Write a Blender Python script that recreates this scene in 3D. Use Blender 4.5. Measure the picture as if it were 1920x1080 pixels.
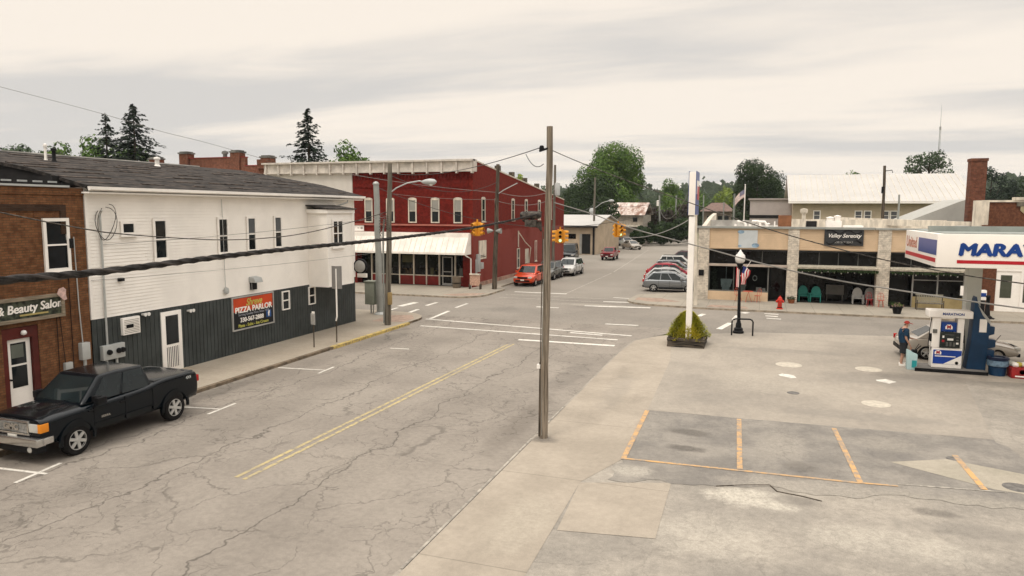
import bpy, bmesh, math, random
from mathutils import Vector, Matrix
R = math.radians
for o in list(bpy.data.objects): bpy.data.objects.remove(o)
scn = bpy.context.scene
COL = scn.collection
# ------------------------------------------------------------------ camera
cam = bpy.data.cameras.new('camera'); co = bpy.data.objects.new('camera', cam); COL.objects.link(co)
scn.camera = co
YAW, PITCH, ROLL = 0.33055952, 0.10808154, 0.0037813
cy, sy, cp, sp = math.cos(YAW), math.sin(YAW), math.cos(PITCH), math.sin(PITCH)
fw = Vector((-sy*cp, cy*cp, -sp)); rt = Vector((cy, sy, 0)); up = rt.cross(fw)
r2 = rt*math.cos(ROLL)+up*math.sin(ROLL); u2 = up*math.cos(ROLL)-rt*math.sin(ROLL)
co.matrix_world = Matrix(((r2.x, u2.x, -fw.x, 0), (r2.y, u2.y, -fw.y, 0), (r2.z, u2.z, -fw.z, 6.2), (0, 0, 0, 1)))
cam.sensor_width = 36; cam.lens = 1345.07/1920*36; cam.clip_end = 6000; cam.clip_start = .1
scn.render.resolution_x = 1024; scn.render.resolution_y = 576
# ------------------------------------------------------------------ sky and sun
scn.view_settings.view_transform = 'Standard'; scn.view_settings.look = 'None'
scn.view_settings.gamma = 1; scn.view_settings.exposure = 0
world = bpy.data.worlds.new('World'); scn.world = world; world.use_nodes = True
nt = world.node_tree; nt.nodes.clear()
def nd(t, typ, **kw):
    n = t.nodes.new(typ)
    for k, v in kw.items():
        if k.startswith('i_'): n.inputs[k[2:].replace('_', ' ')].default_value = v
        else: setattr(n, k, v)
    return n
SUN_EL, SUN_AZ = R(62), R(200)
sky = nd(nt, 'ShaderNodeTexSky', sky_type='NISHITA', sun_disc=False, sun_elevation=SUN_EL, sun_rotation=SUN_AZ)
tc = nd(nt, 'ShaderNodeTexCoord'); sep = nd(nt, 'ShaderNodeSeparateXYZ'); nt.links.new(tc.outputs['Generated'], sep.inputs[0])
def M(t, op, a, b=None, c=None, clamp=False):
    n = t.nodes.new('ShaderNodeMath'); n.operation = op; n.use_clamp = clamp
    for i, v in enumerate((a, b, c)):
        if v is None: continue
        if isinstance(v, (int, float)): n.inputs[i].default_value = v
        else: t.links.new(v, n.inputs[i])
    return n.outputs[0]
def mixc(t, f, a, b, mode='MIX'):
    n = t.nodes.new('ShaderNodeMix'); n.data_type = 'RGBA'; n.blend_type = mode
    for i, v in ((0, f), (6, a), (7, b)):
        if isinstance(v, (int, float)): n.inputs[i].default_value = v
        elif isinstance(v, tuple): n.inputs[i].default_value = (*v, 1)
        else: t.links.new(v, n.inputs[i])
    return n.outputs[2]
def ramp(t, f, stops):
    n = t.nodes.new('ShaderNodeMapRange'); n.interpolation_type = 'SMOOTHSTEP'
    n.inputs[1].default_value, n.inputs[2].default_value = stops[0], stops[1]
    n.inputs[3].default_value, n.inputs[4].default_value = (stops[2], stops[3]) if len(stops) > 2 else (0, 1)
    t.links.new(f, n.inputs[0]); return n.outputs[0]
# layered cloud deck: noise on the plane the view ray meets above the town, stretched into bands
zc = M(nt, 'MAXIMUM', sep.outputs[2], 0.0)
den = M(nt, 'ADD', zc, .07)
cx_ = M(nt, 'DIVIDE', sep.outputs[0], den); cy_ = M(nt, 'DIVIDE', sep.outputs[1], den)
cmb = nd(nt, 'ShaderNodeCombineXYZ'); nt.links.new(cx_, cmb.inputs[0]); nt.links.new(cy_, cmb.inputs[1])
mp = nd(nt, 'ShaderNodeMapping'); mp.inputs['Rotation'].default_value = (0, 0, -YAW); mp.inputs['Scale'].default_value = (.11, .30, 1); mp.inputs['Location'].default_value = (3.1, 1.7, 0)
nt.links.new(cmb.outputs[0], mp.inputs[0])
n1 = nd(nt, 'ShaderNodeTexNoise', i_Scale=2.1, i_Detail=5.0, i_Roughness=.5, i_Distortion=.35); nt.links.new(mp.outputs[0], n1.inputs['Vector'])
n2 = nd(nt, 'ShaderNodeTexNoise', i_Scale=.8, i_Detail=3.0); nt.links.new(mp.outputs[0], n2.inputs['Vector'])
f = M(nt, 'ADD', M(nt, 'MULTIPLY', n1.outputs['Fac'], .6), M(nt, 'MULTIPLY', n2.outputs['Fac'], .4))
n3 = nd(nt, 'ShaderNodeTexNoise', i_Scale=7.0, i_Detail=6.0, i_Roughness=.6, i_Distortion=.6); nt.links.new(mp.outputs[0], n3.inputs['Vector'])
f = M(nt, 'ADD', M(nt, 'ADD', f, M(nt, 'MULTIPLY', M(nt, 'SUBTRACT', n3.outputs['Fac'], .5), .16)), ramp(nt, zc, (.12, .21, -.01, .055)))
f = ramp(nt, f, (.40, .56))
cloud = mixc(nt, f, (.70, .67, .635), (.99, .895, .785))
hz = ramp(nt, zc, (.0, .05, .35, 0.0))
cloud = mixc(nt, hz, cloud, (.93, .85, .735))
zen = ramp(nt, zc, (.28, .9, 1.0, 2.3))
cloud = mixc(nt, ramp(nt, zc, (.3, .8)), cloud, (.96, .92, .865))
cs = nd(nt, 'ShaderNodeVectorMath', operation='SCALE'); nt.links.new(cloud, cs.inputs[0]); nt.links.new(M(nt, 'MULTIPLY', zen, 10.0), cs.inputs['Scale'])
skyc = mixc(nt, .97, sky.outputs[0], cs.outputs[0])
bg = nd(nt, 'ShaderNodeBackground'); bg.inputs['Strength'].default_value = .1; nt.links.new(skyc, bg.inputs['Color'])
wo = nd(nt, 'ShaderNodeOutputWorld'); nt.links.new(bg.outputs[0], wo.inputs[0])
sl = bpy.data.lights.new('sun', 'SUN'); sl.energy = 1.3; sl.angle = R(14); sl.color = (1, .93, .82)
so = bpy.data.objects.new('sun', sl); COL.objects.link(so)
so.rotation_euler = Vector((math.sin(SUN_AZ)*math.cos(SUN_EL), math.cos(SUN_AZ)*math.cos(SUN_EL), math.sin(SUN_EL))).to_track_quat('Z', 'Y').to_euler()
# ------------------------------------------------------------------ materials
MATS = {}
def newmat(name):
    m = bpy.data.materials.new(name); m.use_nodes = True; MATS[name] = m
    t = m.node_tree; return m, t, t.nodes['Principled BSDF']
def pos(t, scale=(1, 1, 1), world=False):
    if world: g = nd(t, 'ShaderNodeNewGeometry'); s = g.outputs['Position']
    else: g = nd(t, 'ShaderNodeTexCoord'); s = g.outputs['Object']
    mpn = nd(t, 'ShaderNodeMapping'); mpn.inputs['Scale'].default_value = scale; t.links.new(s, mpn.inputs[0]); return mpn.outputs[0]
def noise(t, v, scale, detail=4, rough=.55, dist=0):
    n = nd(t, 'ShaderNodeTexNoise', i_Scale=scale, i_Detail=detail, i_Roughness=rough, i_Distortion=dist); t.links.new(v, n.inputs['Vector']); return n.outputs['Fac']
def bump(t, b, h, strength, dist=.02):
    n = nd(t, 'ShaderNodeBump'); n.inputs['Strength'].default_value = strength; n.inputs['Distance'].default_value = dist
    t.links.new(h, n.inputs['Height']); t.links.new(n.outputs[0], b.inputs['Normal'])
def mat(name, col, rough=.6, metal=0, var=.12, vs=1.5, bmp=0, bs=40, col2=None, spec=.25, emit=0, stretch=(1, 1, 1), coat=0, thr=(.35, .65)):
    if metal: spec = .5
    if name in MATS: return MATS[name]
    m, t, b = newmat(name)
    b.inputs['Roughness'].default_value = rough; b.inputs['Metallic'].default_value = metal; b.inputs['Specular IOR Level'].default_value = spec
    if coat: b.inputs['Coat Weight'].default_value = coat; b.inputs['Coat Roughness'].default_value = .06
    p = pos(t, stretch); n = noise(t, p, vs, 5, .6); n = ramp(t, n, thr)
    a = tuple(c*(1-var) for c in col); c2 = col2 or tuple(min(1, c*(1+var)) for c in col)
    c = mixc(t, n, a, c2); t.links.new(c, b.inputs['Base Color'])
    if bmp: bump(t, b, noise(t, p, bs, 3), bmp)
    if emit: t.links.new(c, b.inputs['Emission Color']); b.inputs['Emission Strength'].default_value = emit
    return m
def brickmat(name, c1, c2, mortar, axis, scale=1, stain=.35, rough=.85, worldc=True, lower=None):
    m, t, b = newmat(name); b.inputs['Roughness'].default_value = rough; b.inputs['Specular IOR Level'].default_value = .12
    p = pos(t, (1, 1, 1), worldc); s = nd(t, 'ShaderNodeSeparateXYZ'); t.links.new(p, s.inputs[0])
    c = nd(t, 'ShaderNodeCombineXYZ')
    t.links.new(s.outputs[1 if axis == 'x' else 0], c.inputs[0]); t.links.new(s.outputs[2], c.inputs[1])
    bt = nd(t, 'ShaderNodeTexBrick'); t.links.new(c.outputs[0], bt.inputs['Vector'])
    for k, v in (('Scale', 1.0), ('Mortar Size', .011*scale), ('Mortar Smooth', .2), ('Bias', 0.0), ('Brick Width', .215*scale), ('Row Height', .075*scale)): bt.inputs[k].default_value = v
    bt.inputs['Color1'].default_value = (*c1, 1); bt.inputs['Color2'].default_value = (*c2, 1); bt.inputs['Mortar'].default_value = (*mortar, 1)
    n = ramp(t, noise(t, p, .8, 6, .65), (.35, .7)); col = mixc(t, M(t, 'MULTIPLY', n, stain), bt.outputs['Color'], tuple(x*.45 for x in c1))
    n2 = ramp(t, noise(t, p, 5, 3, .6), (.3, .7, .75, 1.2)); vm = nd(t, 'ShaderNodeVectorMath', operation='SCALE'); t.links.new(col, vm.inputs[0]); t.links.new(n2, vm.inputs['Scale'])
    outc = vm.outputs[0]
    if lower:   # a paler coat of paint on the lower wall, worn in patches
        lf = M(t, 'MULTIPLY', ramp(t, M(t, 'ADD', s.outputs[2], M(t, 'MULTIPLY', noise(t, p, .5, 4), .5)), (lower[0], lower[0]+.12, 1, 0)), ramp(t, noise(t, p, .35, 5, .65), (.3, .6, .35, .9))); outc = mixc(t, lf, outc, lower[1])
    t.links.new(outc, b.inputs['Base Color']); bump(t, b, M(t, 'SUBTRACT', 1.0, bt.outputs['Fac']), .5, .01)
    return m
def groundmat(name, c1, c2, cracks=0, fine=.0, joints=None, stains=.3, stainc=(.5, .5, .5), grain=.12, long=None, blot=.25, tracks=None, blobs=()):
    """weathered paving in world coordinates: blotches, stains, crack network, optional joint grid"""
    m, t, b = newmat(name); b.inputs['Roughness'].default_value = .88; b.inputs['Specular IOR Level'].default_value = .15
    p = pos(t, (1, 1, 1), True)
    nA = ramp(t, noise(t, p, blot, 6, .6), (.36, .64)); col = mixc(t, nA, c1, c2)
    nB = ramp(t, noise(t, pos(t, (1, .35, 1), True), .9, 6, .7), (.52, .78)); col = mixc(t, M(t, 'MULTIPLY', nB, stains), col, tuple(x*y for x, y in zip(c1, stainc)))
    nC = ramp(t, noise(t, p, 55, 3, .7), (.2, .8, 1-grain, 1+grain))
    nD = ramp(t, noise(t, p, 7, 4, .7), (.25, .75, 1-grain*.6, 1+grain*.6))
    k = M(t, 'MULTIPLY', nC, nD)
    if blobs:   # patches with a shape of their own: worn, stained, gravelly or just darker spots
        sb = nd(t, 'ShaderNodeSeparateXYZ'); t.links.new(p, sb.inputs[0]); wn = M(t, 'SUBTRACT', noise(t, p, 1.6, 6, .65), .5); fn = noise(t, p, 14, 4, .7)
        for (x0, y0, rx, ry, cc, amt, wob) in blobs:
            dx = M(t, 'DIVIDE', M(t, 'SUBTRACT', sb.outputs[0], x0), rx); dy = M(t, 'DIVIDE', M(t, 'SUBTRACT', sb.outputs[1], y0), ry)
            dd = M(t, 'ADD', M(t, 'SQRT', M(t, 'ADD', M(t, 'MULTIPLY', dx, dx), M(t, 'MULTIPLY', dy, dy))), M(t, 'MULTIPLY', wn, wob))
            mk = M(t, 'MULTIPLY', ramp(t, dd, (.45, 1.1, amt, 0)), ramp(t, fn, (.3, .7, .55, 1.1))); col = mixc(t, M(t, 'MINIMUM', mk, 1.0), col, cc)
    if tracks:
        s0 = nd(t, 'ShaderNodeSeparateXYZ'); t.links.new(p, s0.inputs[0]); wv0 = M(t, 'MULTIPLY', noise(t, p, .25, 3), .9)
        for x0, hw, amt in tracks:
            d0 = M(t, 'ABSOLUTE', M(t, 'SUBTRACT', M(t, 'ADD', s0.outputs[0], wv0), x0)); k = M(t, 'MULTIPLY', k, ramp(t, d0, (hw*.3, hw, amt, 1)))
    if cracks:
        w = nd(t, 'ShaderNodeTexNoise', i_Scale=.55, i_Detail=5.0, i_Roughness=.6); t.links.new(p, w.inputs['Vector'])
        wv = nd(t, 'ShaderNodeVectorMath', operation='SCALE'); wv.inputs['Scale'].default_value = 2.6; t.links.new(w.outputs['Color'], wv.inputs[0])
        ad = nd(t, 'ShaderNodeVectorMath', operation='ADD'); t.links.new(p, ad.inputs[0]); t.links.new(wv.outputs[0], ad.inputs[1])
        def crack(scale, width, mlo, mhi, ms, strength, stretch=(1, 1, 0)):
            mm = nd(t, 'ShaderNodeMapping'); mm.inputs['Scale'].default_value = stretch; t.links.new(ad.outputs[0], mm.inputs[0])
            v = nd(t, 'ShaderNodeTexVoronoi', feature='DISTANCE_TO_EDGE'); v.inputs['Scale'].default_value = scale; t.links.new(mm.outputs[0], v.inputs['Vector'])
            ln = ramp(t, v.outputs['Distance'], (0, width*scale, 1, 0)); mk = ramp(t, noise(t, p, ms, 3), (mlo, mhi))
            return M(t, 'MULTIPLY', M(t, 'MULTIPLY', ln, mk), strength)
        ck = crack(.44, .032, .33, .48, .5, .34*cracks, (1, .8, 0))
        ck = M(t, 'MAXIMUM', ck, crack(1.25, .022, .45, .57, .33, .36*cracks))
        ck = M(t, 'MAXIMUM', ck, crack(3.1, .016, .57, .64, .30, .3*cracks))
        if long:
            s = nd(t, 'ShaderNodeSeparateXYZ'); t.links.new(p, s.inputs[0]); wob = M(t, 'MULTIPLY', M(t, 'SUBTRACT', noise(t, p, .35, 5, .6), .5), 2.4)
            for x0 in long:
                d = M(t, 'ABSOLUTE', M(t, 'SUBTRACT', M(t, 'ADD', s.outputs[0], wob), x0)); ck = M(t, 'MAXIMUM', ck, ramp(t, d, (0, .045, .5*cracks, 0)))
        k = M(t, 'MULTIPLY', k, M(t, 'SUBTRACT', 1.0, ck)); bump(t, b, M(t, 'SUBTRACT', nC, M(t, 'MULTIPLY', ck, 3.0)), .25, .02)
    else: bump(t, b, nC, .15, .02)
    if joints:
        s = nd(t, 'ShaderNodeSeparateXYZ'); t.links.new(p, s.inputs[0])
        for ax, sp_, off, wd in joints:
            fr = M(t, 'FRACT', M(t, 'DIVIDE', M(t, 'SUBTRACT', s.outputs[ax], off), sp_)); d = M(t, 'MINIMUM', fr, M(t, 'SUBTRACT', 1.0, fr))
            k = M(t, 'MULTIPLY', k, ramp(t, d, (0, wd/sp_, .68, 1)))
    vm = nd(t, 'ShaderNodeVectorMath', operation='SCALE'); t.links.new(col, vm.inputs[0]); t.links.new(k, vm.inputs['Scale']); t.links.new(vm.outputs[0], b.inputs['Base Color'])
    return m
def paintmat(name, col, wear=.5, base=(.2, .18, .155)):
    m, t, b = newmat(name); b.inputs['Roughness'].default_value = .8
    p = pos(t, (1, 1, 1), True); n = ramp(t, noise(t, p, 5, 6, .75), (wear-.12, wear+.12)); n2 = ramp(t, noise(t, p, .7, 3), (.3, .7, .6, 1))
    c = mixc(t, M(t, 'MULTIPLY', n, n2), base, col); t.links.new(c, b.inputs['Base Color']); return m
def leafmat(name, c1, c2):
    m, t, b = newmat(name); b.inputs['Roughness'].default_value = .7; b.inputs['Specular IOR Level'].default_value = .2
    p = pos(t); n = ramp(t, noise(t, p, .45, 4, .7), (.3, .7)); n2 = noise(t, p, 3.5, 2)
    c = mixc(t, n, c1, c2); c = mixc(t, ramp(t, n2, (.35, .7, 0, .5)), c, tuple(x*.55 for x in c1)); t.links.new(c, b.inputs['Base Color']); return m
def glassmat(name, tint=(.01, .012, .014), rough=.05, var=.5, spec=.5):
    m, t, b = newmat(name); p = pos(t); n = ramp(t, noise(t, p, .9, 3), (.3, .7)); b.inputs['Roughness'].default_value = rough; b.inputs['IOR'].default_value = 1.5; b.inputs['Specular IOR Level'].default_value = spec
    t.links.new(mixc(t, n, tint, tuple(x*(1+var*2) for x in tint)), b.inputs['Base Color']); return m
def clearglass(name, tint=(.6, .65, .65)):
    m, t, b = newmat(name); b.inputs['Base Color'].default_value = (*tint, 1); b.inputs['Roughness'].default_value = .03; b.inputs['Transmission Weight'].default_value = 1; b.inputs['IOR'].default_value = 1.02
    return m
# ------------------------------------------------------------------ mesh helpers
class MB:
    def __init__(s): s.v = []; s.f = []; s.m = []; s.k = 0
    def face(s, pts, k=None):
        n = len(s.v); s.v += [tuple(p) for p in pts]; s.f.append(tuple(range(n, n+len(pts)))); s.m.append(s.k if k is None else k)
    def add(s, verts, faces, k=None):
        n = len(s.v); s.v += [tuple(p) for p in verts]
        for f_ in faces: s.f.append(tuple(i+n for i in f_)); s.m.append(s.k if k is None else k)
    def box(s, x0, x1, y0, y1, z0, z1, k=None):
        if x0 > x1: x0, x1 = x1, x0
        if y0 > y1: y0, y1 = y1, y0
        if z0 > z1: z0, z1 = z1, z0
        v = [(x, y, z) for z in (z0, z1) for y in (y0, y1) for x in (x0, x1)]
        s.add(v, [(0, 2, 3, 1), (4, 5, 7, 6), (0, 1, 5, 4), (2, 6, 7, 3), (0, 4, 6, 2), (1, 3, 7, 5)], k)
    def obox(s, c, ax, ay, az, k=None):
        c, ax, ay, az = map(Vector, (c, ax, ay, az))
        v = [c+ax*i+ay*j+az*l for l in (-1, 1) for j in (-1, 1) for i in (-1, 1)]
        s.add(v, [(0, 2, 3, 1), (4, 5, 7, 6), (0, 1, 5, 4), (2, 6, 7, 3), (0, 4, 6, 2), (1, 3, 7, 5)], k)
    def prism(s, pts, z0, z1, k=None):
        n = len(pts); v = [(x, y, z0) for x, y in pts]+[(x, y, z1) for x, y in pts]
        s.add(v, [tuple(range(n-1, -1, -1)), tuple(range(n, 2*n))]+[(i, (i+1) % n, n+(i+1) % n, n+i) for i in range(n)], k)
    def extr(s, pts, d, k=None):
        pts = [Vector(p) for p in pts]; d = Vector(d); n = len(pts)
        s.add(pts+[p+d for p in pts], [tuple(range(n-1, -1, -1)), tuple(range(n, 2*n))]+[(i, (i+1) % n, n+(i+1) % n, n+i) for i in range(n)], k)
    def tube(s, path, rad, n=8, k=None, cap=True):
        path = [Vector(p) for p in path]; rr = rad if isinstance(rad, (list, tuple)) else [rad]*len(path); base = len(s.v)
        for i, p in enumerate(path):
            d = (path[min(i+1, len(path)-1)]-path[max(i-1, 0)]).normalized()
            a = d.cross(Vector((0, 0, 1)) if abs(d.z) < .95 else Vector((1, 0, 0))).normalized(); b = d.cross(a)
            for j in range(n): s.v.append(tuple(p+(a*math.cos(2*math.pi*j/n)+b*math.sin(2*math.pi*j/n))*rr[i]))
        kk = s.k if k is None else k
        for i in range(len(path)-1):
            for j in range(n): s.f.append((base+i*n+j, base+i*n+(j+1) % n, base+(i+1)*n+(j+1) % n, base+(i+1)*n+j)); s.m.append(kk)
        if cap:
            s.f.append(tuple(base+j for j in range(n-1, -1, -1))); s.m.append(kk); e = base+(len(path)-1)*n
            s.f.append(tuple(e+j for j in range(n))); s.m.append(kk)
    def lathe(s, prof, c=(0, 0, 0), axis='z', n=16, k=None, cap=True):
        """prof: (radius, height along the axis)"""
        base = len(s.v); kk = s.k if k is None else k
        for r, h in prof:
            for j in range(n):
                a = 2*math.pi*j/n; u, w = r*math.cos(a), r*math.sin(a)
                p = {'z': (u, w, h), 'y': (u, h, w), 'x': (h, u, w)}[axis]; s.v.append((p[0]+c[0], p[1]+c[1], p[2]+c[2]))
        for i in range(len(prof)-1):
            for j in range(n): s.f.append((base+i*n+j, base+i*n+(j+1) % n, base+(i+1)*n+(j+1) % n, base+(i+1)*n+j)); s.m.append(kk)
        if cap and prof[0][0] > 1e-4: s.f.append(tuple(base+j for j in range(n))); s.m.append(kk)
        if cap and prof[-1][0] > 1e-4: s.f.append(tuple(base+(len(prof)-1)*n+j for j in range(n))); s.m.append(kk)
def root(o):
    while o.parent: o = o.parent
    return o
def link(name, me, parent=None, **tags):
    o = bpy.data.objects.new(name, me); COL.objects.link(o)
    if parent: o.parent = parent
    for k, v in tags.items(): o[k] = v
    return o
def mesh(name, mb, mats, smooth=None, off=(0, 0, 0), bevel=0, bseg=2):
    if not isinstance(mats, (list, tuple)): mats = [mats]
    me = bpy.data.meshes.new(name); me.from_pydata([(x-off[0], y-off[1], z-off[2]) for x, y, z in mb.v], [], mb.f)
    for mm in mats: me.materials.append(mm)
    me.polygons.foreach_set('material_index', mb.m)
    bm = bmesh.new(); bm.from_mesh(me); bmesh.ops.remove_doubles(bm, verts=bm.verts, dist=1e-4)
    if smooth != 'leaf': bmesh.ops.recalc_face_normals(bm, faces=bm.faces)
    if bevel:
        es = [e for e in bm.edges if e.is_manifold and e.calc_face_angle(0) > R(25)]
        bmesh.ops.bevel(bm, geom=es, offset=bevel, segments=bseg, profile=.6, affect='EDGES', clamp_overlap=True)
        if smooth is None: smooth = 40
    if isinstance(smooth, (int, float)):
        for f_ in bm.faces: f_.smooth = True
        for e in bm.edges:
            if e.is_manifold and e.calc_face_angle(0) > R(smooth): e.smooth = False
    bm.to_mesh(me); bm.free(); return me
def build(name, mb, mats, parent=None, world=False, smooth=None, bevel=0, bseg=2, **tags):
    """links the collected shapes as ONE mesh object; world=True: the shapes were given in world coordinates"""
    off = tuple(root(parent).location) if (parent and world) else (0, 0, 0)
    return link(name, mesh(name, mb, mats, smooth, off, bevel, bseg), parent, **tags)
def thing(name, label, cat, loc=(0, 0, 0), rz=0, group=None):
    o = bpy.data.objects.new(name, None); COL.objects.link(o); o.location = loc; o.rotation_euler = (0, 0, rz); o.empty_display_size = .3
    o['label'] = label; o['category'] = cat
    if group: o['group'] = group
    return o
def single(name, mb, mats, label, cat, loc=None, smooth=None, bevel=0, group=None, rz=0):
    """a thing that is one mesh; loc given: shapes are in world coordinates and get their origin there"""
    me = mesh(name, mb, mats, smooth, loc or (0, 0, 0), bevel); o = link(name, me); o['label'] = label; o['category'] = cat
    if loc: o.location = loc
    o.rotation_euler = (0, 0, rz)
    if group: o['group'] = group
    return o
def struct(name, mb, mats, kind='structure', smooth=None): return link(name, mesh(name, mb, mats, smooth), None, kind=kind)
def copy_tree(o, parent=None):
    c = o.copy(); COL.objects.link(c); c.parent = parent
    for ch in list(o.children): copy_tree(ch, c)
    return c
class Wall:
    """a wall plane: a runs to the viewer's right along it, z up, o outwards"""
    def __init__(s, kind, c): s.kind, s.c = kind, c
    def P(s, a, z, o=0):
        return {'+x': (s.c+o, a, z), '-x': (s.c-o, a, z), '-y': (a, s.c-o, z)}[s.kind]
    def box(s, mb, a0, a1, z0, z1, o0, o1, k=None):
        p, q = s.P(a0, z0, o0), s.P(a1, z1, o1); mb.box(p[0], q[0], p[1], q[1], p[2], q[2], k)
    def quad(s, mb, a0, a1, z0, z1, o, k=None): mb.face([s.P(a0, z0, o), s.P(a1, z0, o), s.P(a1, z1, o), s.P(a0, z1, o)], k)
def textmesh(string, size, bold=0, shear=0, ext=.004, align='CENTER', sx=1):
    cu = bpy.data.curves.new('lettering', 'FONT'); cu.body = string; cu.size = size; cu.offset = bold; cu.shear = shear; cu.extrude = ext; cu.align_x = align; cu.align_y = 'CENTER'; cu.resolution_u = 4
    o = bpy.data.objects.new('lettering', cu); COL.objects.link(o); bpy.context.view_layer.update()
    me = bpy.data.meshes.new_from_object(o.evaluated_get(bpy.context.evaluated_depsgraph_get())); bpy.data.objects.remove(o)
    vs = [(v.co.x*sx, v.co.y, v.co.z) for v in me.vertices]; fs = [tuple(p.vertices) for p in me.polygons]; bpy.data.meshes.remove(me); return vs, fs
def text(name, string, size, wall, a, z, o, m, parent, world=True, slope=0, left=False, fit=None, heavy=0, **kw):
    vs, fs = textmesh(string, size, **kw); sg = -1 if left else 1
    if fit:
        w = max(v[0] for v in vs)-min(v[0] for v in vs); vs = [(x*fit/w, y, q) for x, y, q in vs]
    mb = MB()
    for i, (hx, hy) in enumerate(((0, 0), (heavy, 0), (-heavy, 0), (0, heavy*.6), (0, -heavy*.6)) if heavy else ((0, 0),)): mb.add([wall.P(a+sg*(x+hx), z+y+hy+slope*x, o+q+.0012*i) for x, y, q in vs], fs)
    return build(name, mb, m, parent, world)
def window(par, W, a0, a1, z0, z1, mf, mg, fw_=.08, proud=.06, mid=True, sill=True, cols=1, name='window', arch=0, blind=None):
    mb = MB(); b = W.box; e = .0
    b(mb, a0-fw_, a0, z0, z1, .002, proud); b(mb, a1, a1+fw_, z0, z1, .002, proud)
    b(mb, a0-fw_, a1+fw_, z0-fw_, z0, .002, proud); b(mb, a0-fw_, a1+fw_, z1, z1+fw_, .002, proud)
    if arch:
        n = 8; w = (a1-a0)/2+fw_; c = (a0+a1)/2
        pts = [(c+w*math.cos(math.pi*i/n), z1+fw_+arch*math.sin(math.pi*i/n)) for i in range(n+1)]
        p3 = [W.P(x, z, .003) for x, z in pts]; d = Vector(W.P(0, 0, proud-.003))-Vector(W.P(0, 0, 0)); mb.extr(p3, d)
    zm = (z0+z1)/2
    if mid: b(mb, a0, a1, zm-.025, zm+.025, .005, proud-.015)
    for i in range(1, cols):
        x = a0+(a1-a0)*i/cols; b(mb, x-.03, x+.03, z0, z1, .004, proud-.01)
    fr = build(name, mb, mf, par, True)
    mb = MB(); b(mb, a0, a1, z0, z1, .003, .014); build('pane', mb, mg, fr, True)
    if blind:
        mb = MB(); b(mb, a0+.02, a1-.02, zm+.03, z1-.02, .0145, .018); build('blind', mb, blind, fr, True)
    if sill:
        mb = MB(); b(mb, a0-fw_-.05, a1+fw_+.05, z0-fw_-.06, z0-fw_-.001, .002, proud+.05); build('sill', mb, mf, fr, True)
    return fr
# ------------------------------------------------------------------ materials in use
A1, A2 = (.205, .178, .145), (.255, .222, .182)
DK, LT, GR = (.12, .108, .095), (.46, .42, .355), (.215, .195, .17)
groundmat('asphalt', (.225, .198, .17), (.275, .243, .208), cracks=1.0, stains=.35, grain=.18, tracks=((-8.3, .9, .94), (-13.6, 1.0, .93), (-16.6, .9, .88)), long=(-9.2, -12.9, -15.7), blobs=((-17.3, 19.5, .5, 2.4, DK, .6, 1.2), (-17, 14.5, 1.2, 3, DK, .5, 1), (-16.9, 30.5, .7, 2.5, (.15, .135, .115), .5, 1), (-6.4, 19.5, .5, 3.5, (.15, .13, .11), .6, 1.6), (-6.5, 26, .6, 3.0, DK, .4, 1.5), (-9.5, 14.5, 2.2, 1.6, (.30, .265, .225), .5, 1), (-12.7, 20, 1.4, 2.2, (.29, .258, .22), .4, 1)))  # blobs include a broad dark oval on the ground beneath the near pickup
groundmat('asphalt_cross', (.205, .183, .158), (.25, .223, .192), cracks=.35, stains=.3, blot=.15, grain=.16, blobs=((-9.8, 46, 3, .9, LT, .35, 1.0), (-14, 42, 3, 1.5, (.17, .155, .135), .5, 1), (-5, 41, 4, 1.2, (.175, .158, .138), .4, 1.3), (6, 43.5, 9, .8, (.17, .155, .135), .4, 1)))
groundmat('asphalt_far', (.22, .197, .168), (.265, .238, .205), cracks=0, stains=.2, blot=.1)
groundmat('sidewalk', (.30, .257, .205), (.35, .305, .245), stains=.3, joints=[(1, 1.55, .2, .02)], stainc=(.7, .7, .7))
groundmat('sidewalk_far', (.27, .242, .20), (.33, .293, .24), stains=.3, joints=[(0, 1.6, .2, .03), (1, 2.1, 46.3, .03)])
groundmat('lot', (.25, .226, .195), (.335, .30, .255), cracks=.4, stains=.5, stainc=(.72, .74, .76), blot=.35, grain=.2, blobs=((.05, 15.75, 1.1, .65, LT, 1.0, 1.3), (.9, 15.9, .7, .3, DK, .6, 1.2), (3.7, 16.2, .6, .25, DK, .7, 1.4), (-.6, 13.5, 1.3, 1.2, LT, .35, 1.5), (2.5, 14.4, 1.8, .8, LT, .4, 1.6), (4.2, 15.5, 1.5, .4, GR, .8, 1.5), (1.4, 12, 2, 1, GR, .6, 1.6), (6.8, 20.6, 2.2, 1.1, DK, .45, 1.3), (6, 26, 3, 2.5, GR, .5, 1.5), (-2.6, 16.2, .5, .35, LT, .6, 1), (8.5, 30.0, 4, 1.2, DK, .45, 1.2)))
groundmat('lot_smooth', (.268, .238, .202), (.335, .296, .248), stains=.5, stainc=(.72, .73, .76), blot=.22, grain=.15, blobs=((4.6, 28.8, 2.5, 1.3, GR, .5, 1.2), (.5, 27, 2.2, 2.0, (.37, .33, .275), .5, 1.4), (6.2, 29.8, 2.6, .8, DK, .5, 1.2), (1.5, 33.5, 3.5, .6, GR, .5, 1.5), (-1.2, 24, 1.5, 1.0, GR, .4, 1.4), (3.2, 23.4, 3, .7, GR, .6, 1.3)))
groundmat('lot_walk', (.30, .259, .210), (.362, .313, .255), stains=.45, stainc=(.74, .74, .75), blot=.4, joints=[(1, 4.4, 2.3, .025)], blobs=((-5.3, 18.1, .45, .35, DK, .8, 1), (-4.4, 24, .5, 3, GR, .35, 1.3), (-4.2, 13, .7, 1.6, (.40, .355, .29), .5, 1.3)))
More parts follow.
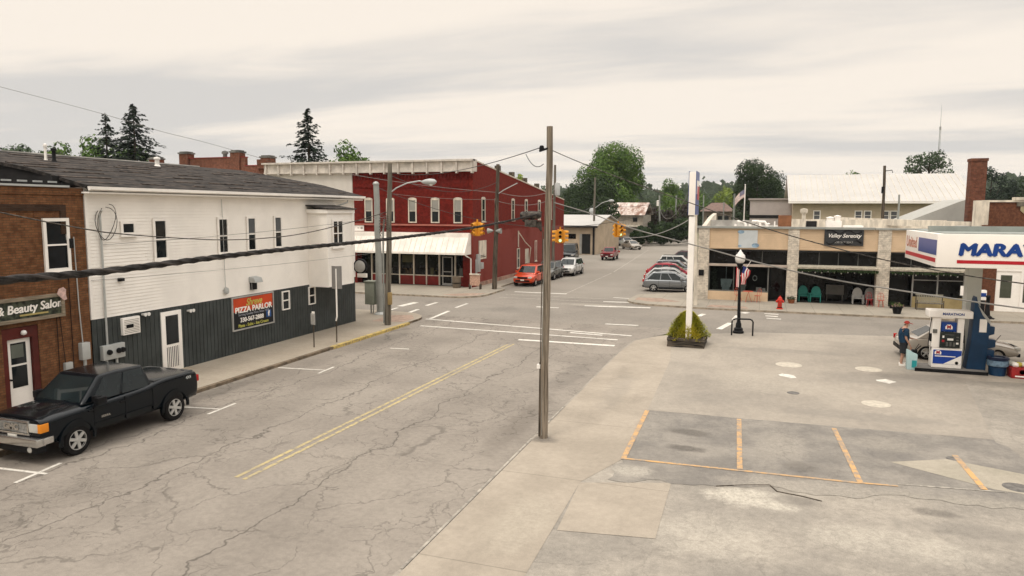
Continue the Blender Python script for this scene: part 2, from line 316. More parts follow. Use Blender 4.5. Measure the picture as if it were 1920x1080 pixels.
groundmat('patch', (.182, .167, .15), (.262, .238, .207), cracks=.35, stains=.6, stainc=(.6, .62, .68), blot=.5, grain=.18, blobs=((-1.6, 18.6, .55, .3, DK, 1.0, 1.0), (-1.6, 20.0, .7, .35, DK, .9, 1.2), (1.2, 18.1, .5, .4, DK, .6, 1.2), (.8, 19.8, .8, 1.4, (.31, .28, .24), .6, 1.2), (1.9, 16.7, 3.2, .75, (.30, .27, .23), .9, 1.0), (5.0, 17.0, 1.8, .6, (.29, .262, .222), .9, 1.0), (-2.6, 16.5, .6, .45, LT, .5, 1.0), (3.4, 20.8, .9, .9, (.29, .262, .222), .5, 1.3)))
groundmat('pad', (.30, .272, .225), (.35, .318, .262), stains=.3, blot=.6)
groundmat('pad', (.30, .27, .215), (.36, .32, .26), stains=.3, blot=.6)
groundmat('grassland', (.07, .085, .03), (.13, .14, .055), stains=.3, blot=.05)
groundmat('hillgreen', (.035, .055, .022), (.06, .085, .03), stains=.4, blot=.02)
mat('curb', (.30, .25, .19), .9, var=.3, vs=3, bmp=.3)
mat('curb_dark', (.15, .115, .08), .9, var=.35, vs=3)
mat('curb_yellow', (.36, .28, .15), .85, var=.25, vs=6, col2=(.56, .41, .12))
mat('redpave', (.31, .225, .175), .9, var=.2, vs=4)
paintmat('paint_white', (.72, .68, .61), .39); paintmat('paint_yellow', (.48, .38, .17), .45); paintmat('paint_amber', (.58, .33, .12), .47, (.24, .21, .18)); paintmat('paint_faint', (.42, .38, .32), .5)
brickmat('brick', (.205, .090, .040), (.135, .055, .025), (.10, .06, .032), 'x', 1.0, .5)
brickmat('brick_y', (.20, .072, .04), (.14, .048, .03), (.12, .08, .06), 'y', 1.2, .4)
brickmat('brick_red', (.165, .0145, .009), (.138, .0125, .008), (.115, .011, .008), 'y', 1.0, .35, .8)
brickmat('brick_red_side', (.18, .020, .012), (.162, .018, .011), (.145, .016, .01), 'x', 1.0, .25, .8, lower=(4.75, (.225, .052, .04)))
brickmat('pillar_white', (.56, .50, .42), (.61, .55, .46), (.48, .42, .35), 'y', 1.6, .12)
mat('siding', (.84, .80, .745), .55, var=.04, vs=.8); mat('siding_far', (.62, .58, .53), .6, var=.05, vs=1)
mat('siding_dark', (.040, .046, .045), .55, var=.18, vs=1.2); mat('trim', (.84, .80, .75), .5, var=.05)
mat('trim_old', (.60, .54, .45), .7, var=.2, vs=3, stretch=(1, 1, .3)); mat('cornice', (.56, .51, .455), .7, var=.15, vs=2)
mat('shingle', (.020, .018, .017), .95, var=.5, vs=6, bmp=.6, bs=60, col2=(.054, .045, .040), stretch=(.7, .25, 1)); mat('black', (.012, .011, .011), .85, var=.3)
mat('membrane', (.42, .40, .37), .85, var=.3, vs=.6, col2=(.6, .58, .54)); mat('membrane_dark', (.14, .135, .125), .9, var=.4, vs=.8)
mat('awning', (.80, .74, .67), .6, var=.1, vs=1.2); mat('red_paint', (.19, .018, .014), .6, var=.2)
mat('tan_siding', (.58, .43, .285), .65, var=.07, vs=1); mat('tan_wall', (.43, .34, .245), .75, var=.1, vs=.7); mat('cream_wall', (.46, .38, .28), .7, var=.06)
mat('metal_roof', (.45, .43, .405), .45, var=.05, vs=.3); mat('mauve', (.40, .35, .33), .6, var=.05); mat('rust_roof', (.30, .16, .11), .8, var=.3, vs=1.1, col2=(.62, .55, .5), stretch=(1, .3, 1))
mat('old_wood_wall', (.34, .30, .25), .8, var=.2, vs=2); mat('house_roof', (.155, .10, .082), .8, var=.2); mat('dark', (.01, .01, .01), .7, var=.3)
mat('interior', (.03, .027, .024), .9, var=.4); mat('steel', (.36, .36, .34), .45, .6, var=.08); mat('steel_pale', (.42, .43, .42), .5, .2, var=.08); mat('galv', (.30, .31, .29), .5, .3, var=.1)
mat('wood_pole', (.16, .127, .093), .9, var=.35, vs=4, col2=(.29, .24, .185), stretch=(7, 7, .22), bmp=.5, bs=20); mat('wood_dark', (.045, .036, .026), .9, var=.5, vs=3, col2=(.12, .095, .07), stretch=(5, 5, .3))
mat('wood_grey', (.14, .125, .10), .9, var=.3, vs=3, stretch=(5, 5, .3)); mat('cable', (.035, .032, .03), .7, var=.6, vs=8, col2=(.11, .095, .08)); mat('wire', (.05, .048, .045), .6, var=.2); mat('wire_pale', (.20, .19, .175), .5, var=.2)
mat('canopy_white', (.86, .81, .75), .35, var=.03, vs=.5); mat('canopy_grey', (.26, .28, .26), .6, var=.1); mat('blue', (.008, .045, .22), .35, var=.1); mat('brand_red', (.42, .012, .022), .4, var=.05); mat('deep_blue', (.008, .036, .085), .4, var=.15)
mat('orange_sig', (.62, .27, .025), .5, var=.1); mat('plastic_black', (.009, .009, .010), .5, var=.2, spec=.12); mat('rubber', (.012, .011, .011), .9, var=.2, spec=.1); mat('white', (.84, .80, .75), .5, var=.04); mat('glow_green', (.55, .95, .55), .4, emit=1.2, var=.1)
mat('lampglass', (.72, .70, .67), .3, var=.05); mat('hydrant', (.50, .035, .02), .45, var=.2); mat('turquoise', (.02, .19, .155), .5, var=.1); mat('grey_white', (.36, .35, .33), .6, var=.1); mat('coral', (.50, .10, .06), .6, var=.2); mat('terracotta', (.25, .09, .04), .8, var=.2)
glassmat('glass', (.008, .010, .011), spec=.3); glassmat('glass_store', (.004, .004, .004), .06, spec=.2); clearglass('showglass'); mat('blind', (.30, .29, .26), .8, var=.06); mat('skin', (.42, .24, .17), .6, var=.06)
leafmat('leaf_mid', (.048, .105, .018), (.135, .215, .035)); leafmat('leaf_dark', (.013, .028, .008), (.036, .062, .015)); leafmat('leaf_spruce', (.010, .020, .012), (.028, .045, .024)); leafmat('leaf_yellow', (.13, .20, .02), (.26, .32, .04)); leafmat('leaf_brown', (.028, .022, .016), (.06, .045, .032)); leafmat('leaf_gold', (.32, .36, .035), (.60, .50, .06)); leafmat('leaf_blue', (.05, .08, .04), (.09, .13, .06))
G = MATS
mat('bark', (.07, .055, .04), .95, var=.4, vs=4, stretch=(3, 3, .5))
# ------------------------------------------------------------------ ground
def sheet(name, pts, z, m, kind='structure', skirt=None):
    mb = MB(); mb.face([(x, y, z) for x, y in pts])
    return struct(name, mb, m, kind)
def slab(name, pts, z0, z1, mats, sidemat=1):
    mb = MB(); n = len(pts); mb.face([(x, y, z1) for x, y in pts], 0)
    for i in range(n):
        a, b_ = pts[i], pts[(i+1) % n]; mb.face([(*a, z0), (*b_, z0), (*b_, z1), (*a, z1)], sidemat)
    return struct(name, mb, mats)
mb = MB(); mb.face([(-3000, -600, -.03), (3000, -600, -.03), (3000, 3500, -.03), (-3000, 3500, -.03)]); struct('ground', mb, G['grassland'])
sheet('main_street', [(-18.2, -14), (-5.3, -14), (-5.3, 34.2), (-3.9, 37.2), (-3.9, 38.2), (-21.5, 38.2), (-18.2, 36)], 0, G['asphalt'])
sheet('cross_street', [(-160, 38.2), (-3.9, 38.2), (-3.9, 36.2), (0.2, 38.2), (5.2, 39.2), (10.8, 40.0), (160, 47), (160, 56), (15, 47.4), (-3, 47.2), (-8, 48.5), (-8, 50), (-19.6, 50), (-19.6, 46.4), (-160, 46)], .002, G['asphalt_cross'])
sheet('side_street', [(-19.7, 50), (-7.6, 50), (-4.2, 54.2), (-4.2, 96), (-9, 104), (-12, 150), (-24, 300), (-34, 420), (-40, 420), (-30, 300), (-21, 160), (-19.7, 140)], .001, G['asphalt_far'])
sheet('garage_forecourt', [(-40, 78), (-19.7, 78), (-19.7, 139), (-44, 139), (-44, 100)], -.002, G['asphalt_far'])
LZ = .05
lotp = [(-5.65, -14), (30, -14), (60, 0), (60, 43.5), (10.6, 40.0), (5.1, 39.2), (.2, 38.25), (-1.95, 37.1), (-4.4, 35.6), (-5.45, 33.8), (-5.62, 31)]
slab('forecourt', lotp, -.02, LZ, [G['lot'], G['curb']])
K = .992
def lp(*pts): return [(x*K, y*K) for x, y in pts]
sheet('forecourt_concrete', lp((-3.1, 22.1), (1.35, 22.12), (6.3, 22.35), (7.4, 30), (14, 31), (34, 33), (34, 41.4), (10.7, 40.15), (5.2, 39.4), (.2, 38.4), (-1.9, 37.3), (-3.9, 35.9), (-3.3, 30)), LZ+.004, G['lot_smooth'])
sheet('sidewalk_strip', lp((-5.6, -12), (-3.55, -12), (-3.55, 11), (-3.66, 15.55), (-3.05, 17.3), (-3.08, 22.1), (-3.3, 30), (-3.9, 35.95), (-4.4, 35.85), (-5.42, 34.0), (-5.6, 31)), LZ+.006, G['lot_walk'])
sheet('concrete_slab', lp((-3.66, 15.5), (-1.68, 16.18), (-1.64, 13.22), (-3.5, 12.95)), LZ+.0075, G['lot_walk'])
rq = random.Random(9)
def rough_edge(pts, j, step=.22):
    out = []
    for i in range(len(pts)-1):
        a, b_ = Vector(pts[i]), Vector(pts[i+1]); n = max(1, int((b_-a).length/step)); nn = Vector((-(b_-a).y, (b_-a).x)).normalized()
        for q in range(n): out.append(tuple(a.lerp(b_, q/n)+nn*(rq.uniform(-j, j) if q else 0)))
    return out+[pts[-1]]
sheet('parking_patch', lp(*([(-3.05, 22.03)]+rough_edge([(-3.05, 22.03), (6.3, 22.3)], .012, .5)[1:]+rough_edge([(6.3, 22.3), (6.6, 20.5), (5.9, 18.6), (6.2, 17.2), (4.4, 17.0), (3.2, 17.15), (2.2, 16.6), (1.4, 16.5), (.5, 16.75), (-.2, 16.45), (-1.2, 16.2), (-2.2, 16.2), (-2.6, 15.85), (-3.1, 15.9), (-3.02, 17.4)], .09))), LZ+.008, G['patch'])
sheet('filler_pad', lp((3.3, 19.4), (4.7, 20.1), (7.5, 19.0), (6.8, 17.9), (5.2, 18.2)), LZ+.012, G['pad'])
rnd = random.Random(4)
def ragged(cx, cy, rx, ry, n=26, j=.3):
    return [(cx+rx*math.cos(2*math.pi*i/n)*(1+rnd.uniform(-j, j)), cy+ry*math.sin(2*math.pi*i/n)*(1+rnd.uniform(-j, j))) for i in range(n)]
# crack lip of the broken edge: a thin raised slab edge
mb = MB(); ed = lp((-.7, 16.32), (-.1, 16.6), (.45, 16.8), (.6, 16.45), (1.1, 16.35), (1.5, 16.2))
for i in range(len(ed)-1):
    a, b_ = Vector((*ed[i], 0)), Vector((*ed[i+1], 0)); n = (b_-a).cross(Vector((0, 0, 1))).normalized()*.014; mb.extr([a-n+Vector((0, 0, LZ+.002)), b_-n+Vector((0, 0, LZ+.002)), b_+n+Vector((0, 0, LZ+.002)), a+n+Vector((0, 0, LZ+.002))], (0, 0, .013))
struct('broken_edge', mb, G['wood_dark'])
# sidewalks with kerbs
def arc(cx, cy, r, a0, a1, n=8): return [(cx+r*math.cos(R(a0+(a1-a0)*i/n)), cy+r*math.sin(R(a0+(a1-a0)*i/n))) for i in range(n+1)]
Z1 = .12
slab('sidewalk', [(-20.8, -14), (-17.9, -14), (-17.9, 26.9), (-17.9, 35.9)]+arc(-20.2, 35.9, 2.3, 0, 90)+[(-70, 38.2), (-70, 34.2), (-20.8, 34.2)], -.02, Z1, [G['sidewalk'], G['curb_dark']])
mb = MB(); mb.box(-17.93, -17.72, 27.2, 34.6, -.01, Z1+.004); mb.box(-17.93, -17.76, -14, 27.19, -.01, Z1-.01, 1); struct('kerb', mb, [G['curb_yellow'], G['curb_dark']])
sheet('sidewalk_ramp', [(-19.9, 34.3), (-18.2, 34.6), (-18.1, 35.9), (-18.9, 37.2), (-20.1, 36.6)], Z1+.004, G['redpave'])
slab('sidewalk_across', [(-70, 46.3), (-21, 46.3)]+arc(-20.6, 48.4, 2.1, -80, 0)+[(-18.5, 52.2), (-19.5, 54), (-19.7, 80), (-21.4, 80), (-21.4, 52.6), (-70, 52.6)], -.02, Z1, [G['sidewalk_far'], G['curb']])
sheet('ramp_across', [(-20.3, 46.6), (-19.0, 47.3), (-18.7, 49), (-20.2, 48.4), (-21.6, 47.2)], Z1+.004, G['redpave'])
slab('sidewalk_stores', arc(-6.2, 49.2, 2.2, 180, 262)+[(-3, 46.5), (12, 46.5), (60, 49.5), (60, 54), (12.6, 51.4), (-4.1, 51.6), (-4.1, 90), (-4.7, 90), (-4.9, 55), (-8.2, 52.2)], -.02, Z1, [G['sidewalk_far'], G['curb']])
sheet('ramp_stores', [(-7.9, 49), (-6.6, 48.3), (-4.8, 48.9), (-6.3, 50.4), (-7.9, 50.4)], Z1+.004, G['redpave'])
sheet('ramp_stores_front', [(-3.0, 46.9), (-.4, 46.8), (-.6, 47.9), (-2.8, 48.1)], Z1+.004, G['redpave'])
sheet('grass_verge', [(-60, 139), (-19, 139.5), (-15, 170), (-26, 300), (-90, 300), (-90, 150)], -.01, G['grassland'])
# painted markings
def stripes(name, segs, z, m, k=1):
    mb = MB()
    for i, (x0, y0, x1, y1, w) in enumerate(segs):
        a, b_ = Vector((x0, y0, 0))*k, Vector((x1, y1, 0))*k; n = (b_-a).cross(Vector((0, 0, 1))).normalized()*w/2; zz = Vector((0, 0, z+.0004*i)); mb.face([a-n+zz, b_-n+zz, b_+n+zz, a+n+zz])
    return struct(name, mb, m)
stripes('centre_line', [(-11.28, 13.15, -10.83, 31.0, .11), (-11.02, 13.1, -10.60, 31.2, .11)], .005, G['paint_yellow'])
stripes('stop_line', [(-10.76, 32.34, -6.1, 32.36, .3), (-17.5, 51.6, -13.4, 51.6, .35)], .0062, G['paint_white'])
stripes('crosswalk_line', [(-17.8, 36.75, -5.8, 35.25, .21), (-17.0, 34.45, -6.25, 33.9, .21)], .008, G['paint_white'])
stripes('crosswalk_bars', [(-21.5, 39.4, -21.55, 40.4, .2), (-21.75, 41.1, -21.65, 43.2, .45), (-19.85, 38.3, -20.0, 40.2, .25), (-20.3, 42.0, -20.33, 43.7, .25), (-17.6, 36.9, -17.9, 40.2, .22), (-18.1, 41.7, -18.2, 43.9, .2), (-9.7, 50.6, -7.9, 50.3, .25), (-9.9, 48.1, -7.8, 48.3, .3), (-10.6, 45.5, -6.4, 46.0, .4), (-1.8, 38.9, -1.3, 41.3, .32), (-3.2, 43.3, -2.95, 44.4, .3), (-1.15, 42.6, -1.0, 44.4, .3), (-.75, 45.5, -.5, 46.0, .4), (-13.4, 43.9, -11.9, 43.9, .3), (-8.9, 35.1, -7.2, 34.9, .25), (-7.8, 38.5, -6.0, 38.6, .25)], .007, G['paint_white'])
stripes('faded_crosswalk', [(-17.6, 49.8, -8.5, 49.6, .2), (-17.4, 47.9, -8.6, 47.8, .2)], .0055, G['paint_faint'])
stripes('lane_line', [(-13.5, 51.6, -13.75, 70.6, .12), (-13.8, 72, -16.5, 115, .12)], .005, G['paint_faint'])
stripes('stall_mark', [(-17.7, 23.25, -15.66, 23.5, .1), (-15.64, 22.9, -15.72, 24.1, .1), (-17.2, 17.45, -15.6, 17.7, .1), (-15.62, 17.1, -15.68, 18.4, .1), (-17.5, 11.7, -15.6, 11.85, .1), (-15.75, 11.2, -15.95, 12.5, .1), (-15.5, 28.3, -14.6, 28.4, .1)], .0052, G['paint_white'])
stripes('forecourt_line', [(-3.0, 17.35, -3.08, 22.0, .13), (-3.0, 17.42, 2.4, 17.6, .1), (-.22, 17.6, -.35, 22.0, .13), (2.42, 17.65, 2.25, 21.95, .13), (2.4, 17.61, 3.2, 17.68, .08), (5.0, 18.1, 4.95, 20.5, .14)], LZ+.0165, G['paint_amber'], K)
stripes('kerb_edge', [(3.2, 17.68, 5.4, 17.95, .06), (-5.60, 10.5, -5.60, 18.0, .06), (-5.60, 18.5, -5.60, 21.5, .05)], LZ+.016, G['paint_faint'])
stripes('road_lettering', [(.5, 45.85, 1.3, 45.8, .3), (.55, 44.9, 1.25, 44.8, .28), (.6, 43.9, 1.4, 43.8, .28)], .006, G['paint_white'])
def disc(name, x, y, r, m, label, group=None, rim=None):
    mb = MB(); mb.lathe([(0, .0), (r*.94, .0), (r, -.006), (r*1.01, -.012)], (0, 0, 0), n=28)
    if rim: mb.lathe([(r*1.02, -.009), (r*1.12, -.009), (r*1.14, -.012)], (0, 0, 0), n=28, k=1)
    o = single(name, mb, [m, rim or m], label, 'manhole cover', None, smooth=30, group=group); o.location = (x*K, y*K, LZ+.018); return o
mat('cover_white', (.47, .42, .345), .6, var=.15, vs=5); mat('cover_grey', (.13, .12, .11), .6, var=.3, vs=6)
disc('manhole_cover', 1.35, 30.7, .5, G['cover_white'], 'pale round fuel tank cover nearest the planter on the forecourt', 'fuel tank covers in the forecourt')
disc('manhole_cover', 4.3, 30.9, .48, G['cover_white'], 'pale round fuel tank cover nearest the man at the pump', 'fuel tank covers in the forecourt')
disc('manhole_cover', 3.8, 25.3, .43, G['cover_white'], 'bright white round cover halfway between parking bays and pump', 'fuel tank covers in the forecourt')
disc('manhole_cover', 4.85, 20.2, .16, G['cover_grey'], 'small dark iron cover in the pale pad by the faded bay line', 'iron covers in the forecourt')
disc('manhole_cover', 5.75, 18.5, .3, G['cover_grey'], 'grey iron cover at the right edge of the forecourt', 'iron covers in the forecourt')
disc('manhole_cover', 1.32, 25.9, .2, G['cover_grey'], 'small square-framed grey cover left of the bright white tank cover', 'iron covers in the forecourt')
mb = MB()
for (x, y) in ((1.25, 28.6), (4.6, 28.9)): mb.face([(p[0]*K, p[1]*K, LZ+.0055) for p in ragged(x, y, .3, .3, 9, .4)])
struct('paint_splotch', mb, G['paint_white'])
# hills far beyond the town with the woods on them
rn = random.Random(11)
def hz_(x, y):
    d = max(0, min(1, (y-330)/420)); s = d*d*(3-2*d)
    return -.5+s*((21 if x < 15 else 12 if x < 130 else 12+18*min(1, (x-130)/50))+2.5*math.sin(x*.02+1.3)+1.5*math.sin(x*.05+y*.004))
mb = MB(); nx, ny = 70, 24; xs = [-700+1500*i/nx for i in range(nx+1)]; ys = [330+620*j/ny for j in range(ny+1)]
mb.add([(x, y, hz_(x, y)) for y in ys for x in xs], [(j*(nx+1)+i, j*(nx+1)+i+1, (j+1)*(nx+1)+i+1, (j+1)*(nx+1)+i) for j in range(ny) for i in range(nx)])
struct('hill', mb, G['hillgreen'], smooth=60)
# ------------------------------------------------------------------ large buildings
def wallbox(mb, x0, x1, y0, y1, z0, z1, k=0): mb.box(x0, x1, y0, y1, z0, z1, k)
# 1 brick salon building -------------------------------------------------
XW = -20.75; WL = Wall('+x', XW)
b1 = thing('brick_building', 'dark brown brick salon building at the left edge with white door', 'building', (XW, 12, 0))
mb = MB()
for (y0, y1, z0, z1) in ((4, 14.68, 0, 6.62), (15.8, 17.62, 0, 6.62), (14.68, 15.8, 2.68, 6.62)): mb.box(-32, XW, y0, y1, z0, z1)
mb.box(-32, XW-.35, 14.6, 15.9, 0, 2.7)
build('wall', mb, G['brick'], b1, True)
mb = MB(); mb.box(-32, XW+.03, 4, 17.62, 6.62, 6.85); build('parapet', mb, G['brick'], b1, True)
mb = MB(); WL.box(mb, 4, 16.95, 6.12, 6.32, .0, .05); WL.box(mb, 16.75, 16.95, 5.4, 6.12, 0, .05); build('corbel_band', mb, brickmat('brick_dark', (.06, .032, .02), (.04, .022, .015), (.05, .035, .025), 'x', 1, .5), b1, True)
mb = MB(); WL.box(mb, 15.9, 17.0, 5.93, 6.12, .002, .012); build('window_lintel', mb, brickmat('brick_soldier', (.20, .085, .035), (.15, .06, .028), (.08, .05, .03), 'x', .6, .4), b1, True)
mb = MB(); mb.box(-32, XW+.09, 4, 17.1, 6.86, 6.92); build('coping', mb, G['steel_pale'], b1, True)
mb = MB(); mb.box(-32, XW-.25, 4, 17.6, 6.93, 7.0); mb.box(-32, XW-.9, 17.3, 17.63, 7.0, 7.25); build('roof', mb, G['black'], b1, True)
for i in range(8): mb = MB(); mb.box(XW-.72, XW-.66, 13.5+i*.5, 13.78+i*.5, 7.0, 7.07); build('roof_flashing', mb, G['steel_pale'], b1, True)
window(b1, WL, 16.24, 16.92, 4.34, 5.80, G['trim'], G['glass'], .1, .07)
window(b1, WL, 12.2, 12.9, 4.34, 5.80, G['trim'], G['glass'], .1, .07)
mb = MB(); WL.box(mb, 14.68, 14.84, .12, 2.66, -.32, -.02); WL.box(mb, 15.62, 15.8, .12, 2.66, -.32, -.02); WL.box(mb, 14.84, 15.62, 2.33, 2.66, -.33, -.02); WL.box(mb, 14.68, 15.8, .0, .14, -.34, .02); build('door_surround', mb, mat('oxblood', (.085, .014, .010), .7, var=.2), b1, True)
mb = MB(); WL.box(mb, 14.86, 15.60, .16, 2.31, -.2, -.12)
dr = build('door', mb, G['white'], b1, True)
mb = MB(); WL.box(mb, 14.99, 15.46, 1.56, 2.2, -.121, -.112); WL.box(mb, 14.99, 15.46, .85, 1.5, -.121, -.112); build('pane', mb, G['glass'], dr, True)
mb = MB(); WL.box(mb, 15.0, 15.38, 1.75, 2.15, -.1119, -.110); build('blind', mb, mat('shade_green', (.11, .12, .10), .8), dr, True)
mb = MB(); mb.tube([WL.P(14.92, 1.12, -.12), WL.P(14.92, 1.12, -.04)], .03); build('handle', mb, G['plastic_black'], dr, True)
mb = MB(); mb.lathe([(0, -.08), (.07, -.05), (.085, 0), (.06, .06), (0, .08)], WL.P(15.3, 2.5, .06), n=12); mb.tube([WL.P(15.3, 2.5, -.02), WL.P(15.3, 2.5, .05)], .02); build('porch_light', mb, G['lampglass'], b1, True, smooth=50)
for (a, z, w, h) in ((16.55, 1.05, .26, .27), (16.32, .62, .2, .26)):
    mb = MB(); WL.box(mb, a, a+w, z, z+h, 0, .12); build('utility_box', mb, G['steel_pale'], b1, True, bevel=.015)
mb = MB(); WL.box(mb, 17.12, 17.42, 1.3, 1.86, 0, .18); build('meter_box', mb, G['steel_pale'], b1, True, bevel=.015)
mb = MB(); mb.tube([WL.P(17.27, 1.3, .08), WL.P(17.27, .12, .08)], .05)
mb.tube([WL.P(17.24, 1.86, .07), WL.P(17.2, 3.0, .05), WL.P(17.16, 5.3, .05)], .018); mb.tube([WL.P(16.9, 5.2, .04), WL.P(16.9, .6, .04)], .012, k=1); mb.tube([WL.P(16.4, .9, .03), WL.P(16.42, 3.2, .03)], .01, k=1); mb.tube([WL.P(16.62, 1.3, .03), WL.P(16.5, 3.2, .03)], .01, k=1)
build('conduit', mb, [G['steel_pale'], G['plastic_black']], b1, True)
mb = MB(); WL.box(mb, 16.98, 17.1, 4.95, 5.25, 0, .12); build('wall_lamp', mb, G['plastic_black'], b1, True, bevel=.02)
# salon sign
sg = thing('salon_sign', 'long dark salon sign in a weathered wooden frame above white door', 'sign', (XW+.1, 14.6, 3))
mb = MB(); WL.box(mb, 12.3, 16.54, 2.93, 3.46, .03, .08); build('board', mb, mat('sign_dark', (.030, .038, .028), .6, var=.6, vs=5, col2=(.075, .085, .055)), sg, True)
mb = MB(); WL.box(mb, 12.2, 16.64, 3.46, 3.56, .0, .14); WL.box(mb, 12.2, 16.64, 2.83, 2.93, .0, .14); WL.box(mb, 16.54, 16.64, 2.93, 3.46, .0, .139); build('frame', mb, mat('weathered', (.22, .18, .13), .9, var=.3, vs=6, stretch=(1, .3, 4)), sg, True)
text('lettering', '& Beauty Salon', .36, WL, 15.55, 3.23, .085, G['trim'], sg, heavy=.010, ext=.006, fit=2.05, shear=.12, slope=.03)
mb = MB(); WL.box(mb, 15.2, 16.1, 3.0, 3.05, .08, .1); build('gold_stroke', mb, mat('gold', (.40, .32, .12), .5), sg, True)
mb = MB(); pts = [(16.38, 3.55), (16.45, 3.70), (16.60, 3.74), (16.68, 3.66), (16.66, 3.5), (16.70, 3.36), (16.60, 3.33), (16.50, 3.42)]; mb.extr([WL.P(a, z, .145) for a, z in pts], (.03, 0, 0)); build('rose_cutout', mb, mat('pink', (.55, .38, .34), .6, var=.2, vs=9), sg, True)
# 2 pizza building --------------------------------------------------------
b2 = thing('pizza_building', 'white clapboard pizza parlor with dark grey panelled lower wall', 'building', (XW, 17.65, 0))
mb = MB(); Y0, Y1 = 17.65, 34.05
mb.box(-33, XW-.03, Y0+.02, Y1-.02, 0, 6.9)
build('structure_wall', mb, G['siding'], b2, True)
mb = MB(); st = .115; n = int((6.88-2.54)/st)
for i in range(n+1):   # lapped boards on the street side, the near end and the far end
    z = 2.54+i*st; h = st
    mb.extr([(XW-.03, Y0, z), (XW+.012, Y0, z), (XW-.006, Y0, z+h), (XW-.03, Y0, z+h)], (0, Y1-Y0, 0))
    mb.extr([(XW-.03, Y1-.02, z), (XW-.03, Y1+.022, z), (XW-.03, Y1+.004, z+h), (XW-.03, Y1-.02, z+h)], (-12, 0, 0))
build('siding', mb, G['siding'], b2, True)
mb = MB(); WL.box(mb, Y0, Y0+.1, 2.56, 6.9, .0, .03); WL.box(mb, Y1-.1, Y1+.03, 2.56, 6.9, 0, .03); WL.box(mb, Y0, Y1, 6.66, 6.72, .0, .02); build('corner_board', mb, G['trim'], b2, True)
mb = MB(); i = 0; y = Y0
while y < Y1-.01:
    y2 = min(y+.2, Y1); mb.box(XW-.03, XW+.022, y, y2-.025, .05, 2.53); y = y2
mb.box(XW-.03, XW+.004, Y0, Y1+.01, .05, 2.535)
mb.box(-33, XW-.02, Y1-.02, Y1+.02, .05, 2.54)
build('lower_panelling', mb, G['siding_dark'], b2, True)
WL2 = Wall('+x', XW+.018)
# roof: low hipped at the far end, gable at the near end
mb = MB(); ex = XW+.38; ze = 6.93; RX = -28.3; rz_ = 8.42
e0, e1 = (ex, Y0-.1, ze), (ex, Y1+.45, ze); r0, r1 = (RX, Y0-.1, rz_), (RX, Y1+.3, rz_); w0, w1 = (-36, Y0-.1, ze), (-36, Y1+.45, ze)
ms = [(ex+(RX-ex)*.33, Y0-.1, ze+.62), (ex+(RX-ex)*.33, Y1+.42, ze+.62)]
def thick(pts, t=.12): mb.extr(pts, (0, 0, -t))
thick([e0, e1, ms[1], ms[0]]); thick([ms[0], ms[1], r1, r0]); thick([r0, r1, w1, w0])
build('roof', mb, G['shingle'], b2, True)
shb = mat('shingle_brown', (.045, .036, .032), .95, var=.5, vs=4, col2=(.11, .085, .07))
for q in range(9):   # worn courses standing up along the roof
    t = .07+q*.10; x = ex+(RX-ex)*t; z = ze+(.62/.33*t if t < .33 else .62+(rz_-ze-.62)*(t-.33)/.67); y = Y0; mb = MB(); L_ = []
    while y < Y1: L_.append((y, rnd.choice((0, 0, .012, .03)), rnd.uniform(.03, .10))); y += rnd.uniform(.3, 1.6)
    for (ya, h_, w_), (yb, _, _) in zip(L_, L_[1:]): mb.add([(x-w_, ya, z+.004), (x+w_, ya, z+.004-w_*.17), (x+w_, yb, z+.004-w_*.17), (x-w_, yb, z+.004), (x-w_, ya, z+.006+h_+w_*.2), (x+w_, ya, z+.006+h_-w_*.17), (x+w_, yb, z+.006+h_-w_*.17), (x-w_, yb, z+.006+h_+w_*.2)], [(0, 3, 2, 1), (4, 5, 6, 7), (0, 1, 5, 4), (1, 2, 6, 5), (2, 3, 7, 6), (3, 0, 4, 7)])
    build('shingle_course', mb, shb, b2, True)
mb = MB(); mb.extr([(ex+.1, Y0-.12, ze-.02), (ex+.1, Y0-.12, ze-.12), (ex-.02, Y0-.12, ze-.16), (ex-.05, Y0-.12, ze-.02)], (0, Y1-Y0+.6, 0)); mb.box(XW, ex-.02, Y0-.1, Y1+.4, ze-.24, ze-.19)
build('gutter', mb, G['trim'], b2, True)
mb = MB(); mb.box(RX-.1, RX+.1, Y0-.1, Y1-3, rz_, rz_+.05); build('ridge_cap', mb, G['membrane'], b2, True)
mb = MB(); mb.extr([(XW-.02, Y0-.02, 6.9), (ms[0][0], Y0-.02, ms[0][2]-.13), (RX, Y0-.02, rz_-.13), (-33, Y0-.02, 6.9)], (0, .1, 0)); build('gable_wall', mb, G['black'], b2, True)
for (x, y, h, r, m_, nm) in ((-25.6, 20.6, .5, .07, 'plastic_black', 'vent_pipe'), (-25.9, 20.5, .6, .05, 'trim', 'vent_pipe'), (-27.0, 27.0, .4, .10, 'trim', 'roof_vent')):
    z = ze+.62+(rz_-ze-.62)*((ex-x)/(ex-RX)-.33)/.67
    mb = MB(); mb.lathe([(r*1.6, -.1), (r*1.3, .03), (r, .06), (r, h-.1), (r*1.5, h-.09), (r*1.4, h), (0, h+.04)], (x, y, z), n=10); build(nm, mb, G[m_], b2, True, smooth=40)
for (a0, a1, z0, z1, md, bl) in ((19.07, 19.52, 5.38, 5.68, False, None), (20.46, 20.94, 4.42, 5.76, True, None), (23.73, 24.19, 4.45, 5.78, True, None), (25.49, 25.92, 4.47, 5.8, True, 1), (27.31, 27.72, 4.52, 5.82, True, 1)):
    window(b2, WL2, a0, a1, z0, z1, G['trim'], G['glass'], .09, .05, md, blind=None if not bl else mat('curtain', (.09, .095, .10), .8))
for a0 in (27.68, 29.75): window(b2, WL2, a0, a0+.45, 1.6, 2.38, G['trim'], G['glass'], .05, .07, True, sill=False)
